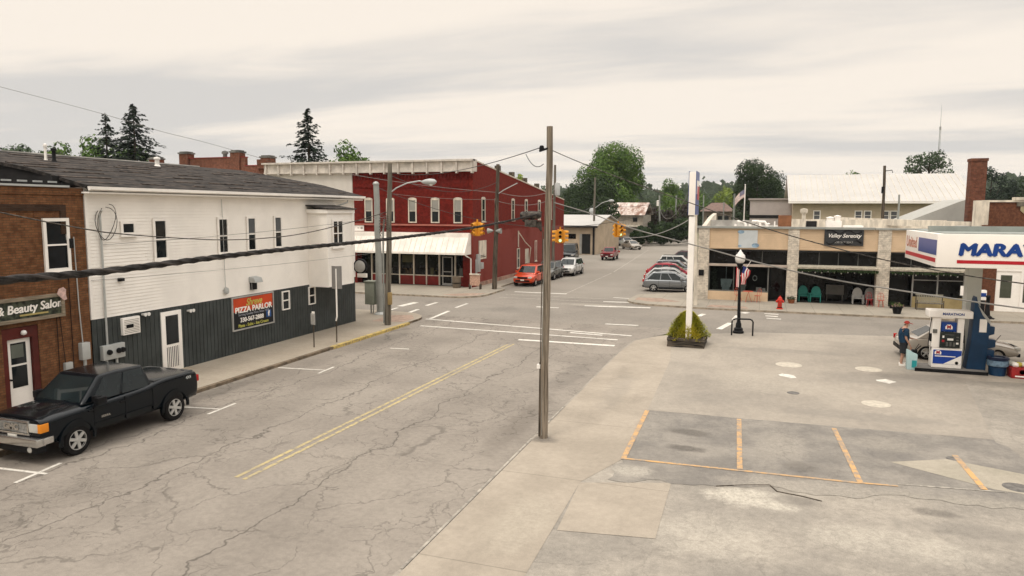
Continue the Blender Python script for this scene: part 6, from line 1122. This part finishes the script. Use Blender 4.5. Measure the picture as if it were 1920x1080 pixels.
# the near pickup
def nose(x): return 1.9+(x-1.9)*.62 if x > 1.9 else x
TK = dict(PICK, st=[(nose(t[0]), *t[1:]) for t in PICK['st']])
tk = vehicle('pickup_truck', 'dark blue black crew cab pickup parked by the brick salon', 'pickup truck', (-17.03, 14.55, 0), -90, carpaint('paint_truck', (.0012, .0035, .006), 0, .15, .08), dict(TK, mm=G['plastic_black'], lz=.935, lh=.105, lw=.72))
body = [c for c in tk.children if c.name.startswith('body')][0]
mb = MB(); mb.box(-2.60, -1.12, -.86, .86, 1.27, 1.325); build('bed_cover', mb, mat('vinyl', (.055, .055, .055), .8, var=.15), tk, bevel=.012)
for (x0, x1, z0, z1, ox) in ((2.370, 2.430, .74, 1.02, 0),):
    x0, x1 = 2.36, 2.44; mb = MB(); mb.box(x0, x1, -.58, .58, .745, .80); mb.box(x0, x1, -.58, .58, 1.05, 1.105); mb.box(x0, x1, -.58, -.52, .80, 1.05); mb.box(x0, x1, .52, .58, .80, 1.05); gr = build('grille_surround', mb, G['chrome'], tk, bevel=.012)
    mb = MB()
    mb.box(2.39, 2.405, -.52, .52, .80, 1.05, 1)
    for i in range(9): mb.box(2.405, 2.418, -.52, .52, .81+i*.028, .82+i*.028)
    for i in range(21): mb.box(2.406, 2.416, -.49+i*.049, -.48+i*.049, .80, 1.05)
    build('grille_mesh', mb, [G['alloy'], G['blind']], gr)
vs, fs = textmesh('GMC', .2, bold=.012, ext=.012); mb = MB(); mb.add([(2.435+z, x*1.1, .925+y) for x, y, z in vs], fs); build('emblem', mb, G['chrome'], gr)
mb = MB(); mb.box(2.28, 2.53, -.94, .94, .50, .70); mb.box(2.10, 2.36, .80, .975, .53, .70); mb.box(2.10, 2.36, -.975, -.80, .53, .70); bp = build('front_bumper', mb, G['chrome'], tk, bevel=.03)
mb = MB(); mb.box(2.21, 2.47, -.86, .86, .32, .495); build('valance', mb, G['plastic_black'], tk, bevel=.03)
for s_ in (-1, 1):
    mb = MB(); mb.lathe([(0, .02), (.06, .015), (.075, 0)], (2.475, s_*.62, .41), axis='x', n=14); build('fog_lamp', mb, G['headlamp'], bp, smooth=40)
    mb = MB(); mb.box(2.20, 2.425, s_*.90-.06, s_*.90+.055, .83, 1.04); build('indicator', mb, G['amber'], tk, bevel=.015)
    for x in (-1.75, 1.45):
        mb = MB(); n = 14; r0_ = .385*1.16; pts = [(x+r0_*math.cos(a), .415+r0_*math.sin(a)) for a in [math.pi*(-.05+1.1*i/n) for i in range(n+1)]]; po = [(x+(r0_+.075)*math.cos(a), .415+(r0_+.075)*math.sin(a)) for a in [math.pi*(-.05+1.1*i/n) for i in range(n+1)]]
        for i in range(n): mb.extr([(pts[i][0], s_*.94, pts[i][1]), (pts[i+1][0], s_*.94, pts[i+1][1]), (po[i+1][0], s_*.94, po[i+1][1]), (po[i][0], s_*.94, po[i][1])], (0, s_*.055, 0))
        build('arch_flare', mb, MATS['paint_truck'], tk, bevel=0)
    mb = MB(); mb.box(.7, .98, s_*1.0, s_*1.16, 1.17, 1.36); build('tow_mirror', mb, G['plastic_black'], tk, bevel=.03)
    mb = MB(); mb.box(-.95, .9, s_*.96, s_*.985, .66, .68); build('side_moulding', mb, MATS['paint_truck'], tk)
mb = MB(); mb.box(2.53, 2.55, -.62, -.34, .38, .53); build('front_plate', mb, G['plate_red'], tk)
vs, fs = textmesh('4X4', .12, bold=.004, ext=.002); mb = MB(); mb.add([(-2.3-x, .975+z, 1.17+y) for x, y, z in vs], fs); build('decal', mb, G['steel_pale'], tk)
vs, fs = textmesh('SIERRA', .075, bold=.002, ext=.002); mb = MB(); mb.add([(.62-x*1.2, .978+z, .80+y) for x, y, z in vs], fs); build('badge', mb, G['chrome'], tk)
mb = MB(); mb.obox((1.55, 0, 1.235), (.42, 0, -.02), (0, .38, 0), (0, 0, .012)); build('hood_bulge', mb, MATS['paint_truck'], tk, bevel=.01)
mb = MB(); mb.tube([(1.18, -.5, 1.27), (1.05, -.05, 1.36)], .008, 4); mb.tube([(1.18, .2, 1.27), (1.05, .65, 1.36)], .008, 4); build('wiper', mb, G['plastic_black'], tk)
# the others
pr = carpaint
vehicle('suv', 'bright orange suv parked nose-on beside the red brick wall', 'car', (-18.05, 57.4, 0), -90, pr('paint_orange', (.56, .055, .01), .2), scale_spec(SUV, 1.02), 'cars parked along the red building')
vehicle('suv', 'dark grey suv mostly hidden behind the orange one', 'car', (-18.0, 63.0, 0), -90, pr('paint_grey', (.10, .10, .09), .5), scale_spec(SUV, .98), 'cars parked along the red building')
vehicle('suv', 'white suv parked just right of the timber pole', 'car', (-17.2, 67.4, 0), -92, pr('paint_white_car', (.52, .51, .49), .3), scale_spec(SUV, 1.0), 'cars parked along the red building')
vehicle('off_roader', 'black boxy off-roader standing before the tan garage', 'car', (-22.2, 86.5, 0), -82, pr('paint_black', (.016, .018, .02), .3), scale_spec(dict(SUV, top=(-2.0, .55, 1.85, .72), base=(-2.1, 1.0, 1.02, .85), win=((.05, .3), (.34, .6), (.64, .9))), 1.12))
vehicle('pickup_truck', 'dark grey pickup beside the black off-roader by fence', 'pickup truck', (-25.3, 90.5, 0), -80, pr('paint_dkgrey', (.05, .055, .055), .4), scale_spec(PICK, .95))
vehicle('pickup_truck', 'small dark red pickup parked at street edge by garage', 'pickup truck', (-17.85, 90.3, 0), -88, pr('paint_red', (.22, .012, .018), .3), scale_spec(PICK, .86))
vehicle('sedan', 'silver beige sedan parked across the far lot entrance', 'car', (-19.4, 115.8, 0), -55, pr('paint_beige', (.42, .38, .33), .4), scale_spec(SEDAN, 1.0))
vehicle('suv', 'white suv between the silver sedan and white van', 'car', (-22.1, 126, 0), -60, pr('paint_white_car', (.52, .51, .49)), scale_spec(SUV, .98))
VAN = dict(SUV, st=[(-2.6, .85, .40, 1.0, 1.1), (-2.55, .95, .35, 1.1, 1.15), (-2.0, .98, .3, 1.15, 1.2), (1.2, .98, .3, 1.1, 1.15), (1.6, .96, .3, 1.05, 1.15), (2.2, .92, .32, .9, 1.0), (2.4, .85, .35, .7, .75)], wx=(-1.5, 1.55), base=(-2.5, 1.7, 1.1, .92), top=(-2.45, .9, 2.25, .82), win=((.12, .3), (.4, .55), (.62, .84)), lz=.8, mx=1.2)
vehicle('van', 'white ambulance like van behind the white suv', 'van', (-24.6, 133, 0), -60, pr('paint_white_car', (.52, .51, .49)), VAN)
ga = 'cars parked nose-in along the tan shop'
vehicle('crossover', 'silver crossover parked nearest the corner of tan shop', 'car', (-6.27, 56.2, 0), 4, pr('paint_silver', (.22, .23, .24), .7, .3), scale_spec(CROSS, .96), ga)
vehicle('crossover', 'pale silver car directly behind the silver crossover', 'car', (-6.7, 59.8, 0), 4, pr('paint_pale', (.36, .36, .35), .5), scale_spec(CROSS, .97), ga)
vehicle('hatchback', 'crimson red car third in the nose-in row', 'car', (-7.2, 64.6, 0), 4, pr('paint_crimson', (.30, .01, .025), .3), scale_spec(CROSS, .99), ga)
vehicle('suv', 'silver suv between the crimson and the white roofed cars', 'car', (-7.4, 69.3, 0), 4, pr('paint_silver', (.30, .31, .32)), scale_spec(SUV, .95), ga)
vehicle('suv', 'white roofed teal tinted suv near far end of nose-in row', 'car', (-7.7, 75.5, 0), 4, pr('paint_white_car', (.52, .51, .49)), scale_spec(SUV, 1.0), ga)
vehicle('hatchback', 'dark car at the far end of the nose-in row', 'car', (-7.3, 85.0, 0), 4, pr('paint_maroon', (.05, .015, .02), .3), scale_spec(CROSS, 1.0), ga)
vehicle('sedan', 'beige sedan being fuelled behind the pump', 'car', (8.0, 34.35, LZ), 3, pr('paint_beige', (.42, .38, .33), .4), scale_spec(SEDAN, .95))
# ------------------------------------------------------------------ gas station
CX, CY = 6.0, 29.0
cn = thing('fuel_canopy', 'big white fuel canopy with blue lettering and red stripe', 'canopy', (CX, CY, LZ))
mb = MB(); mb.box(CX, 30, CY, 34.8, 4.24, 5.42); build('fascia', mb, G['canopy_white'], cn, True, bevel=.012)
mb = MB(); mb.box(CX+.25, 29.8, CY+.25, 34.5, 5.40, 5.46); mb.box(CX+.18, 29.8, CY+2.4, CY+2.6, 5.4, 5.66); build('roof_deck', mb, G['canopy_grey'], cn, True)
WCf, WCl = Wall('-y', CY), Wall('-x', CX)
text('lettering', 'MARATHON', .60, WCf, 8.65, 4.86, .012, G['blue'], cn, heavy=.042, ext=.006, fit=3.92, shear=.1, align='CENTER')
mb = MB(); WCf.box(mb, 6.64, 10.65, 4.39, 4.51, .0, .006); WCl.box(mb, -34.7, -29.15, 4.43, 4.56, 0, .006) if False else mb.box(CX-.006, CX, 29.15, 34.7, 4.40, 4.55); build('stripe', mb, G['brand_red'], cn, True)
gr_m, gt, gb_ = newmat('fade_blue'); gp = pos(gt, (1, 1, 1), True); gs = nd(gt, 'ShaderNodeSeparateXYZ'); gt.links.new(gp, gs.inputs[0]); gt.links.new(mixc(gt, ramp(gt, gs.outputs[2], (4.6, 5.15)), (.012, .04, .19), (.11, .12, .29)), gb_.inputs['Base Color'])
mb = MB(); mb.box(CX-.007, CX, 29.05, 32.15, 4.66, 5.2); build('blue_panel', mb, gr_m, cn, True)
text('lettering', 'United', .62, WCl, 33.5, 4.95, .008, mat('faded_letters', (.48, .22, .16), .6, var=.25, vs=9), cn, bold=.012, fit=2.1, left=True, sx=1)
mb = MB(); mb.box(7.86, 8.36, 32.5, 33.0, 4.24, .0+LZ); c_ = build('column', mb, mat('column_white', (.52, .53, .49), .5, var=.04), cn, True, bevel=.02)
mb = MB(); mb.box(14, 14.5, 32.5, 33.0, 4.24, LZ); build('column', mb, MATS['column_white'], cn, True, bevel=.02)
isl = MB(); isl.box(-1.05, 1.35, -.48, .55, 0, .15)
io = single('pump_island', isl, [mat('island', (.16, .15, .14), .8, var=.2)], 'raised concrete pump island with black painted edge', 'pump island', None, bevel=.03); io.location = (7.0, 31.45, LZ)
isl2 = MB(); isl2.box(-1.08, .0, -.51, -.485, .0, .13); isl2.box(.0, 1.38, -.51, -.485, .0, .13); build('black_edge', isl2, G['plastic_black'], io)
pu = thing('fuel_pump', 'white fuel pump with dark keypad face and blue lower panel', 'fuel pump', (7.02, 31.45, LZ+.15))
mb = MB(); mb.box(-.50, .52, -.26, .26, 0, .78); mb.box(-.53, -.26, -.27, .27, .78, 1.95) ; mb.box(.30, .53, -.26, .26, .78, 1.95); mb.box(-.26, .30, -.2, .26, .78, 1.3); build('cabinet', mb, G['white'], pu, bevel=.03, bseg=3)
mb = MB(); mb.box(-.70, .78, -.36, .36, 1.96, 2.24); hd = build('header', mb, G['white'], pu, bevel=.04, bseg=3)
WP = Wall('-y', -.36); text('lettering', 'MARATHON', .13, WP, .12, 2.11, .003, G['blue'], hd, world=False, bold=.004, fit=.72)
mb = MB(); mb.box(-.24, .28, -.24, .24, 1.42, 1.78); tp = build('topper', mb, G['blue'], pu, bevel=.01)
def emblem(par, x, z, y, s):
    mb = MB(); pts = [(x-s, z-s*.7), (x+s, z-s*.7), (x+s*1.05, z+s*.1), (x+s*.5, z+s*.8), (x-s*.5, z+s*.8), (x-s*1.05, z+s*.1)]; mb.extr([(a, y, b_) for a, b_ in pts], (0, -.006, 0)); e_ = build('emblem', mb, G['white'], par)
    vs, fs = textmesh('M', s*1.5, bold=.008, ext=.002); mb = MB(); mb.add([(x+a, y-.01-q, z-s*.02+b_) for a, b_, q in vs], fs); build('letter', mb, G['brand_red'], e_)
emblem(tp, .02, 1.6, -.241, .12)
mb = MB(); mb.box(-.27, .42, -.3, -.18, .80, 1.40); kp = build('keypad_panel', mb, mat('panel_dark', (.018, .022, .02), .45, var=.3, vs=9), pu, bevel=.015)
mb = MB(); mb.box(-.02, .18, -.308, -.3, 1.09, 1.17, 0); mb.box(-.2, -.12, -.308, -.3, 1.02, 1.1, 1); mb.box(-.19, -.13, -.308, -.3, 1.18, 1.27, 0); mb.box(.28, .36, -.308, -.3, .95, 1.02, 0); mb.box(.28, .36, -.308, -.3, 1.08, 1.13, 2); mb.box(.28, .36, -.308, -.3, 1.2, 1.25, 2)
for i in range(3): mb.box(-.06+i*.12, .01+i*.12, -.308, -.3, .86, 1.02, 2)
mb.box(-.1, .2, -.308, -.3, 1.3, 1.32, 2); build('display', mb, [G['trim'], G['brand_red'], G['goods_grey']], kp)
mb = MB(); mb.box(-.46, .50, -.275, -.262, .16, .70); lw_ = build('lower_panel', mb, mat('bright_blue', (.01, .05, .30), .35), pu)
mb = MB(); mb.extr([(-.1, -.2755, .165), (.495, -.2755, .165), (.495, -.2755, .52)], (0, -.004, 0)); mb.box(-.4, .3, -.2795, -.276, .44, .475); build('white_swoosh', mb, G['white'], lw_)
emblem(lw_, -.3, .6, -.276, .11)
mb = MB(); mb.lathe([(0, 0), (.06, 0)], (.35, -.2805, .22), axis='y', n=12); build('round_sticker', mb, G['blind'], lw_)
for s_, nm in ((-1, 'hose'), (1, 'hose')):
    mb = MB(); x = s_*.54; mb.tube([(x, -.05, 1.95), (x+s_*.05, -.07, 1.4), (x+s_*.08, -.1, .75), (x+s_*.03, -.12, .5), (x-s_*.02, -.12, .75), (x-s_*.03, -.12, 1.1)], .016, 6); build('hose', mb, G['plastic_black'], pu)
    mb = MB(); mb.box(x-.05, x+.05, -.2, -.05, 1.0, 1.3); build('nozzle', mb, G['plastic_black'], pu, bevel=.02)
mb = MB(); mb.box(-.53, -.38, -.32, -.27, 1.35, 1.5); build('card_reader', mb, G['goods_grey'], pu, bevel=.01)
vl = thing('blue_pylon', 'dark blue curved fin pylon at the end of pump island', 'sign pylon', (8.05, 31.6, LZ+.1))
mb = MB(); pts = [(-.33, 0), (.32, 0), (.36, 1.4), (.38, 1.95), (.1, 2.3), (-.07, 2.6), (-.13, 2.85), (-.18, 2.6), (-.22, 1.2)]; mb.extr([(x, -.3, z) for x, z in pts], (0, .55, 0)); build('fin', mb, G['deep_blue'], vl, bevel=.02)
mb = MB(); mb.extr([(.12, -.308, 2.27), (.375, -.308, 1.95), (.37, -.308, 1.8), (.1, -.308, 2.15), (-.08, -.308, 2.55)], (0, -.006, 0)); build('grey_facing', mb, G['steel'], vl)
mb = MB(); mb.box(.02, .26, -.31, -.302, 1.5, 2.0); build('notice', mb, G['trim'], vl)
for (z, d) in ((1.45, .0), (.95, .06), (.55, .04)): mb = MB(); mb.extr([(.34, -.2, z-.1), (.56+d, -.2, z-.02), (.56+d, -.2, z+.26), (.36, -.2, z+.28)], (0, .35, 0)); build('paper_bin', mb, G['deep_blue'], vl, bevel=.02)
mb = MB(); mb.tube([(.5, -.1, .95), (.78, -.15, 1.4)], .012, 5); mb.box(.44, .56, -.14, -.06, .9, 1.0); build('squeegee', mb, G['plastic_black'], vl)
tr = thing('trash_can', 'blue bin with pale band and dark rim beside pylon', 'bin', (8.74, 31.25, LZ)); mb = MB(); mb.lathe([(.27, 0), (.30, .35), (.33, .62), (.33, .66)], n=20); build('barrel', mb, G['deep_blue'], tr, smooth=40)
mb = MB(); mb.lathe([(.325, .36), (.35, .38), (.36, .56), (.34, .58)], n=20); build('bag_band', mb, mat('bag_blue', (.13, .20, .27), .6, var=.3, vs=8), tr, smooth=40); mb = MB(); mb.lathe([(.36, .62), (.37, .68), (.33, .71), (.24, .70), (.22, .5), (0, .45)], n=20); build('lid', mb, mat('bin_dark', (.012, .018, .045), .5), tr, smooth=40)
for q, (x, l1, m_) in enumerate(((9.42, 'red crate of bagged goods at the right edge, nearer the blue bin', 'crate_red'), (10.14, 'red crate of bagged goods cut by the right edge of view', 'crate_red'))):
    o = thing('display_crate', l1, 'crate', (x, 31.1, LZ), 0, 'display crates by the pump island'); mb = MB(); mb.box(-.34, .34, -.3, .3, 0, .4); build('box', mb, mat('crate_red', (.26, .015, .015), .6, var=.25, vs=5), o, bevel=.02)
    mb = MB(); mb.box(-.22, .2, -.305, -.301, .06, .11, 1); mb.lathe([(0, -.304), (.09, -.304)], (.0, 0, .25), axis='y', n=12, k=0); mb.lathe([(0, -.305), (.1, -.305)], (.3, 0, .2), axis='y', n=14, k=1); build('print', mb, [mat('print_gold', (.45, .20, .06), .6), G['white']], o)
    mb = MB(); r = random.Random(q)
    for i in range(6): mb.lathe([(0, -.1), (.1, -.07), (.14, 0), (.11, .08), (0, .11)], (-.25+.1*i, r.uniform(-.12, .12), .44+r.uniform(0, .08)), n=8, k=i % 3)
    build('bagged_goods', mb, [mat('bag_clear', (.42, .41, .37), .4, var=.3, vs=9), G['trim'], mat('bag_yellow', (.50, .42, .08), .5)], o, smooth=60)
wb_ = thing('washer_bucket', 'pale turquoise windshield washer stand at the left end of island', 'washer stand', (5.86, 31.3, LZ)); mb = MB(); mb.extr([(-.17, -.17, 0), (.17, -.17, 0), (.17, -.17, .62), (-.19, -.17, .78)], (0, .34, 0)); build('stand', mb, mat('pale_cyan', (.38, .52, .53), .5, var=.06), wb_, bevel=.025); mb = MB(); mb.box(-.02, .15, -.178, -.171, .1, .38); build('teal_label', mb, mat('teal', (.02, .26, .28), .5), wb_)
mb = MB(); mb.box(-.02, .16, -.1, .1, .62, .78); mb.tube([(.05, 0, .7), (.22, 0, 1.02)], .012, 5); mb.tube([(.05, 0, .7), (.3, .02, .95)], .02, 5); build('squeegee', mb, G['plastic_black'], wb_)
pyl = thing('sign_post', 'tall slim white gas station sign post seen edge-on', 'sign', (-2.86, 33.05, LZ)); mb = MB(); mb.box(-.12, .13, -.12, .2, 0, 5.9); build('post', mb, G['white'], pyl, bevel=.02)
mb = MB(); mb.box(-.15, .14, -.16, 1.5, 5.95, 7.86); cbn = build('sign_cabinet', mb, G['canopy_white'], pyl, bevel=.015)
mb = MB(); mb.box(.14, .165, -.13, 1.47, 5.98, 7.9); mb.box(-.175, -.15, -.13, 1.47, 5.98, 7.9); build('blue_face', mb, G['blue'], cbn); mb = MB(); mb.box(.165, .17, .1, 1.4, 6.9, 7.5, 0); mb.box(.17, .175, .35, 1.4, 6.65, 7.25, 1); build('face_stripe', mb, [G['white'], G['brand_red']], cbn)
# ------------------------------------------------------------------ the man at the pump
def skin(name, verts, edges, rad, m, parent, sub=2, rootv=0):
    me = bpy.data.meshes.new(name); me.from_pydata(verts, edges, []); o = bpy.data.objects.new(name, me); COL.objects.link(o)
    o.modifiers.new('s', 'SKIN'); sm = o.modifiers.new('u', 'SUBSURF'); sm.levels = sub; sm.render_levels = sub
    for i, d in enumerate(me.skin_vertices[0].data): rr = rad[i]; d.radius = rr if isinstance(rr, tuple) else (rr, rr); d.use_root = (i == rootv)
    m2 = evalmesh(o, name); bpy.data.objects.remove(o)
    for p in m2.polygons: p.use_smooth = True
    m2.materials.clear(); m2.materials.append(m); return link(name, m2, parent)
mn = thing('person', 'heavyset man in navy shirt, dark shorts and red cap standing at the pump', 'person', (5.66, 31.95, LZ), R(8)); mn.scale = (1.03, 1.06, 1.03)
# faces +x; y to his left
V = [(0, 0, .93), (.0, 0, 1.12), (-.02, 0, 1.32), (.0, 0, 1.45), (.035, 0, 1.52), (.07, 0, 1.60), (.09, 0, 1.67),
     (0, .10, .86), (.03, .12, .48), (-.02, .13, .09), (.10, .14, .045), (0, -.10, .86), (-.04, -.12, .48), (-.10, -.13, .09), (.02, -.15, .045),
     (.0, .21, 1.40), (.10, .27, 1.13), (.34, .22, 1.04), (.42, .21, 1.03), (0, -.21, 1.40), (-.02, -.27, 1.12), (.12, -.27, .88), (.15, -.27, .81)]
E_ = [(0, 1), (1, 2), (2, 3), (3, 4), (4, 5), (5, 6), (0, 7), (7, 8), (8, 9), (9, 10), (0, 11), (11, 12), (12, 13), (13, 14), (3, 15), (15, 16), (16, 17), (17, 18), (3, 19), (19, 20), (20, 21), (21, 22)]
rad = [(.17, .17), (.195, .185), (.175, .18), (.10, .10), (.055, .055), (.085, .075), (.075, .068), .10, .062, .042, .04, .10, .062, .042, .04, .062, .045, .032, .034, .062, .045, .032, .034]
bd = skin('body', V, E_, rad, G['skin'], mn)
def shell(name, keep, off, m, flare=0):
    bm = bmesh.new(); bm.from_mesh(bd.data); bm.normal_update()
    bmesh.ops.delete(bm, geom=[v for v in bm.verts if not keep(v.co)], context='VERTS'); bm.normal_update()
    for v in bm.verts: v.co += v.normal*(off+flare*max(0, .8-v.co.z))
    for f_ in bm.faces: f_.smooth = True
    me = bpy.data.meshes.new(name); bm.to_mesh(me); bm.free(); me.materials.append(m); o = link(name, me, mn)
    sm = o.modifiers.new('t', 'SOLIDIFY'); sm.thickness = .008; sm.offset = 0; m2 = evalmesh(o, name); o.modifiers.clear(); o.data = m2; return o
shell('shirt', lambda c: (.87 < c.z < 1.475) and not (abs(c.y) > .185 and c.z < 1.19), .022, mat('navy_cloth', (.008, .032, .068), .85, var=.15, vs=6))
shell('shorts', lambda c: .50 < c.z < .96 and abs(c.y) < .235, .024, mat('shorts_cloth', (.02, .022, .026), .85, var=.2), .10)
for x, y in ((.04, .135), (-.04, -.14)):
    mb = MB(); mb.box(x-.12, x+.16, y-.05, y+.05, 0, .09, 0); mb.box(x-.12, x+.16, y-.052, y+.052, .0, .025, 1); build('shoe', mb, [G['white'], G['plastic_black']], mn, bevel=.025)
mb = MB(); mb.lathe([(.105, 1.665), (.10, 1.70), (.075, 1.74), (.03, 1.76), (0, 1.762)], (.075, 0, 0), n=14); mb.obox((.20, 0, 1.665), (.075, 0, -.02), (0, .075, 0), (0, 0, .008)); build('cap', mb, mat('cap_red', (.30, .03, .02), .8), mn, smooth=50)
skin('hair', [(.03, 0, 1.63), (.02, 0, 1.58)], [(0, 1)], [(.085, .09), (.06, .07)], mat('hair', (.10, .08, .06), .9), mn, 1)
mb = MB(); mb.lathe([(0, -.02), (.012, -.015), (.014, .0), (0, .022)], (.175, 0, 1.595), n=6); mb.lathe([(0, -.03), (.02, 0), (0, .03)], (.08, .095, 1.60), n=6); mb.lathe([(0, -.03), (.02, 0), (0, .03)], (.08, -.095, 1.60), n=6); build('nose_and_ears', mb, G['skin'], mn, smooth=60)
mb = MB(); mb.box(.155, .166, .022, .042, 1.612, 1.622); mb.box(.155, .166, -.042, -.022, 1.612, 1.622); mb.box(.15, .162, -.025, .025, 1.548, 1.556); build('eyes_and_mouth', mb, G['dark'], mn)
def hand(name, w, d, side):   # w wrist end, d direction; five fingers rooted in the palm
    w, d = Vector(w), Vector(d).normalized(); u = d.cross(Vector((0, 0, 1))).normalized() if abs(d.z) < .9 else Vector((1, 0, 0)); n_ = d.cross(u)
    vs, es, rs = [tuple(w), tuple(w+d*.06)], [(0, 1)], [(.026, .018), (.036, .018)]
    for i, L_ in enumerate((.06, .07, .065, .05)):
        b_ = w+d*.09+u*(-.027+.018*i); c = b_+d*L_*.55+n_*.012; e = c+d*L_*.35+n_*.03; k_ = len(vs); vs += [tuple(b_), tuple(c), tuple(e)]; es += [(1, k_), (k_, k_+1), (k_+1, k_+2)]; rs += [.010, .009, .0075]
    b_ = w+d*.035-u*.035*side; c = b_+d*.035-u*.02*side; k_ = len(vs); vs += [tuple(b_), tuple(c)]; es += [(0, k_), (k_, k_+1)]; rs += [.012, .009]
    return skin(name, vs, es, rs, G['skin'], mn, 1)
hand('hand', (.42, .21, 1.03), (1, .0, -.15), 1); hand('hand', (.15, -.27, .81), (.3, 0, -1), -1)
# ------------------------------------------------------------------ air: thin even haze over the valley
hm = bpy.data.materials.new('haze_air'); hm.use_nodes = True; ht = hm.node_tree; ht.nodes.clear()
ho = ht.nodes.new('ShaderNodeOutputMaterial'); hv = ht.nodes.new('ShaderNodeVolumePrincipled'); hv.inputs['Color'].default_value = (.88, .93, 1.0, 1); hv.inputs['Density'].default_value = .00013; hv.inputs['Anisotropy'].default_value = .0
ht.links.new(hv.outputs[0], ho.inputs['Volume'])
mb = MB(); mb.box(-3100, 3100, -700, 3600, -1.5, 75); struct('haze', mb, hm, 'stuff')
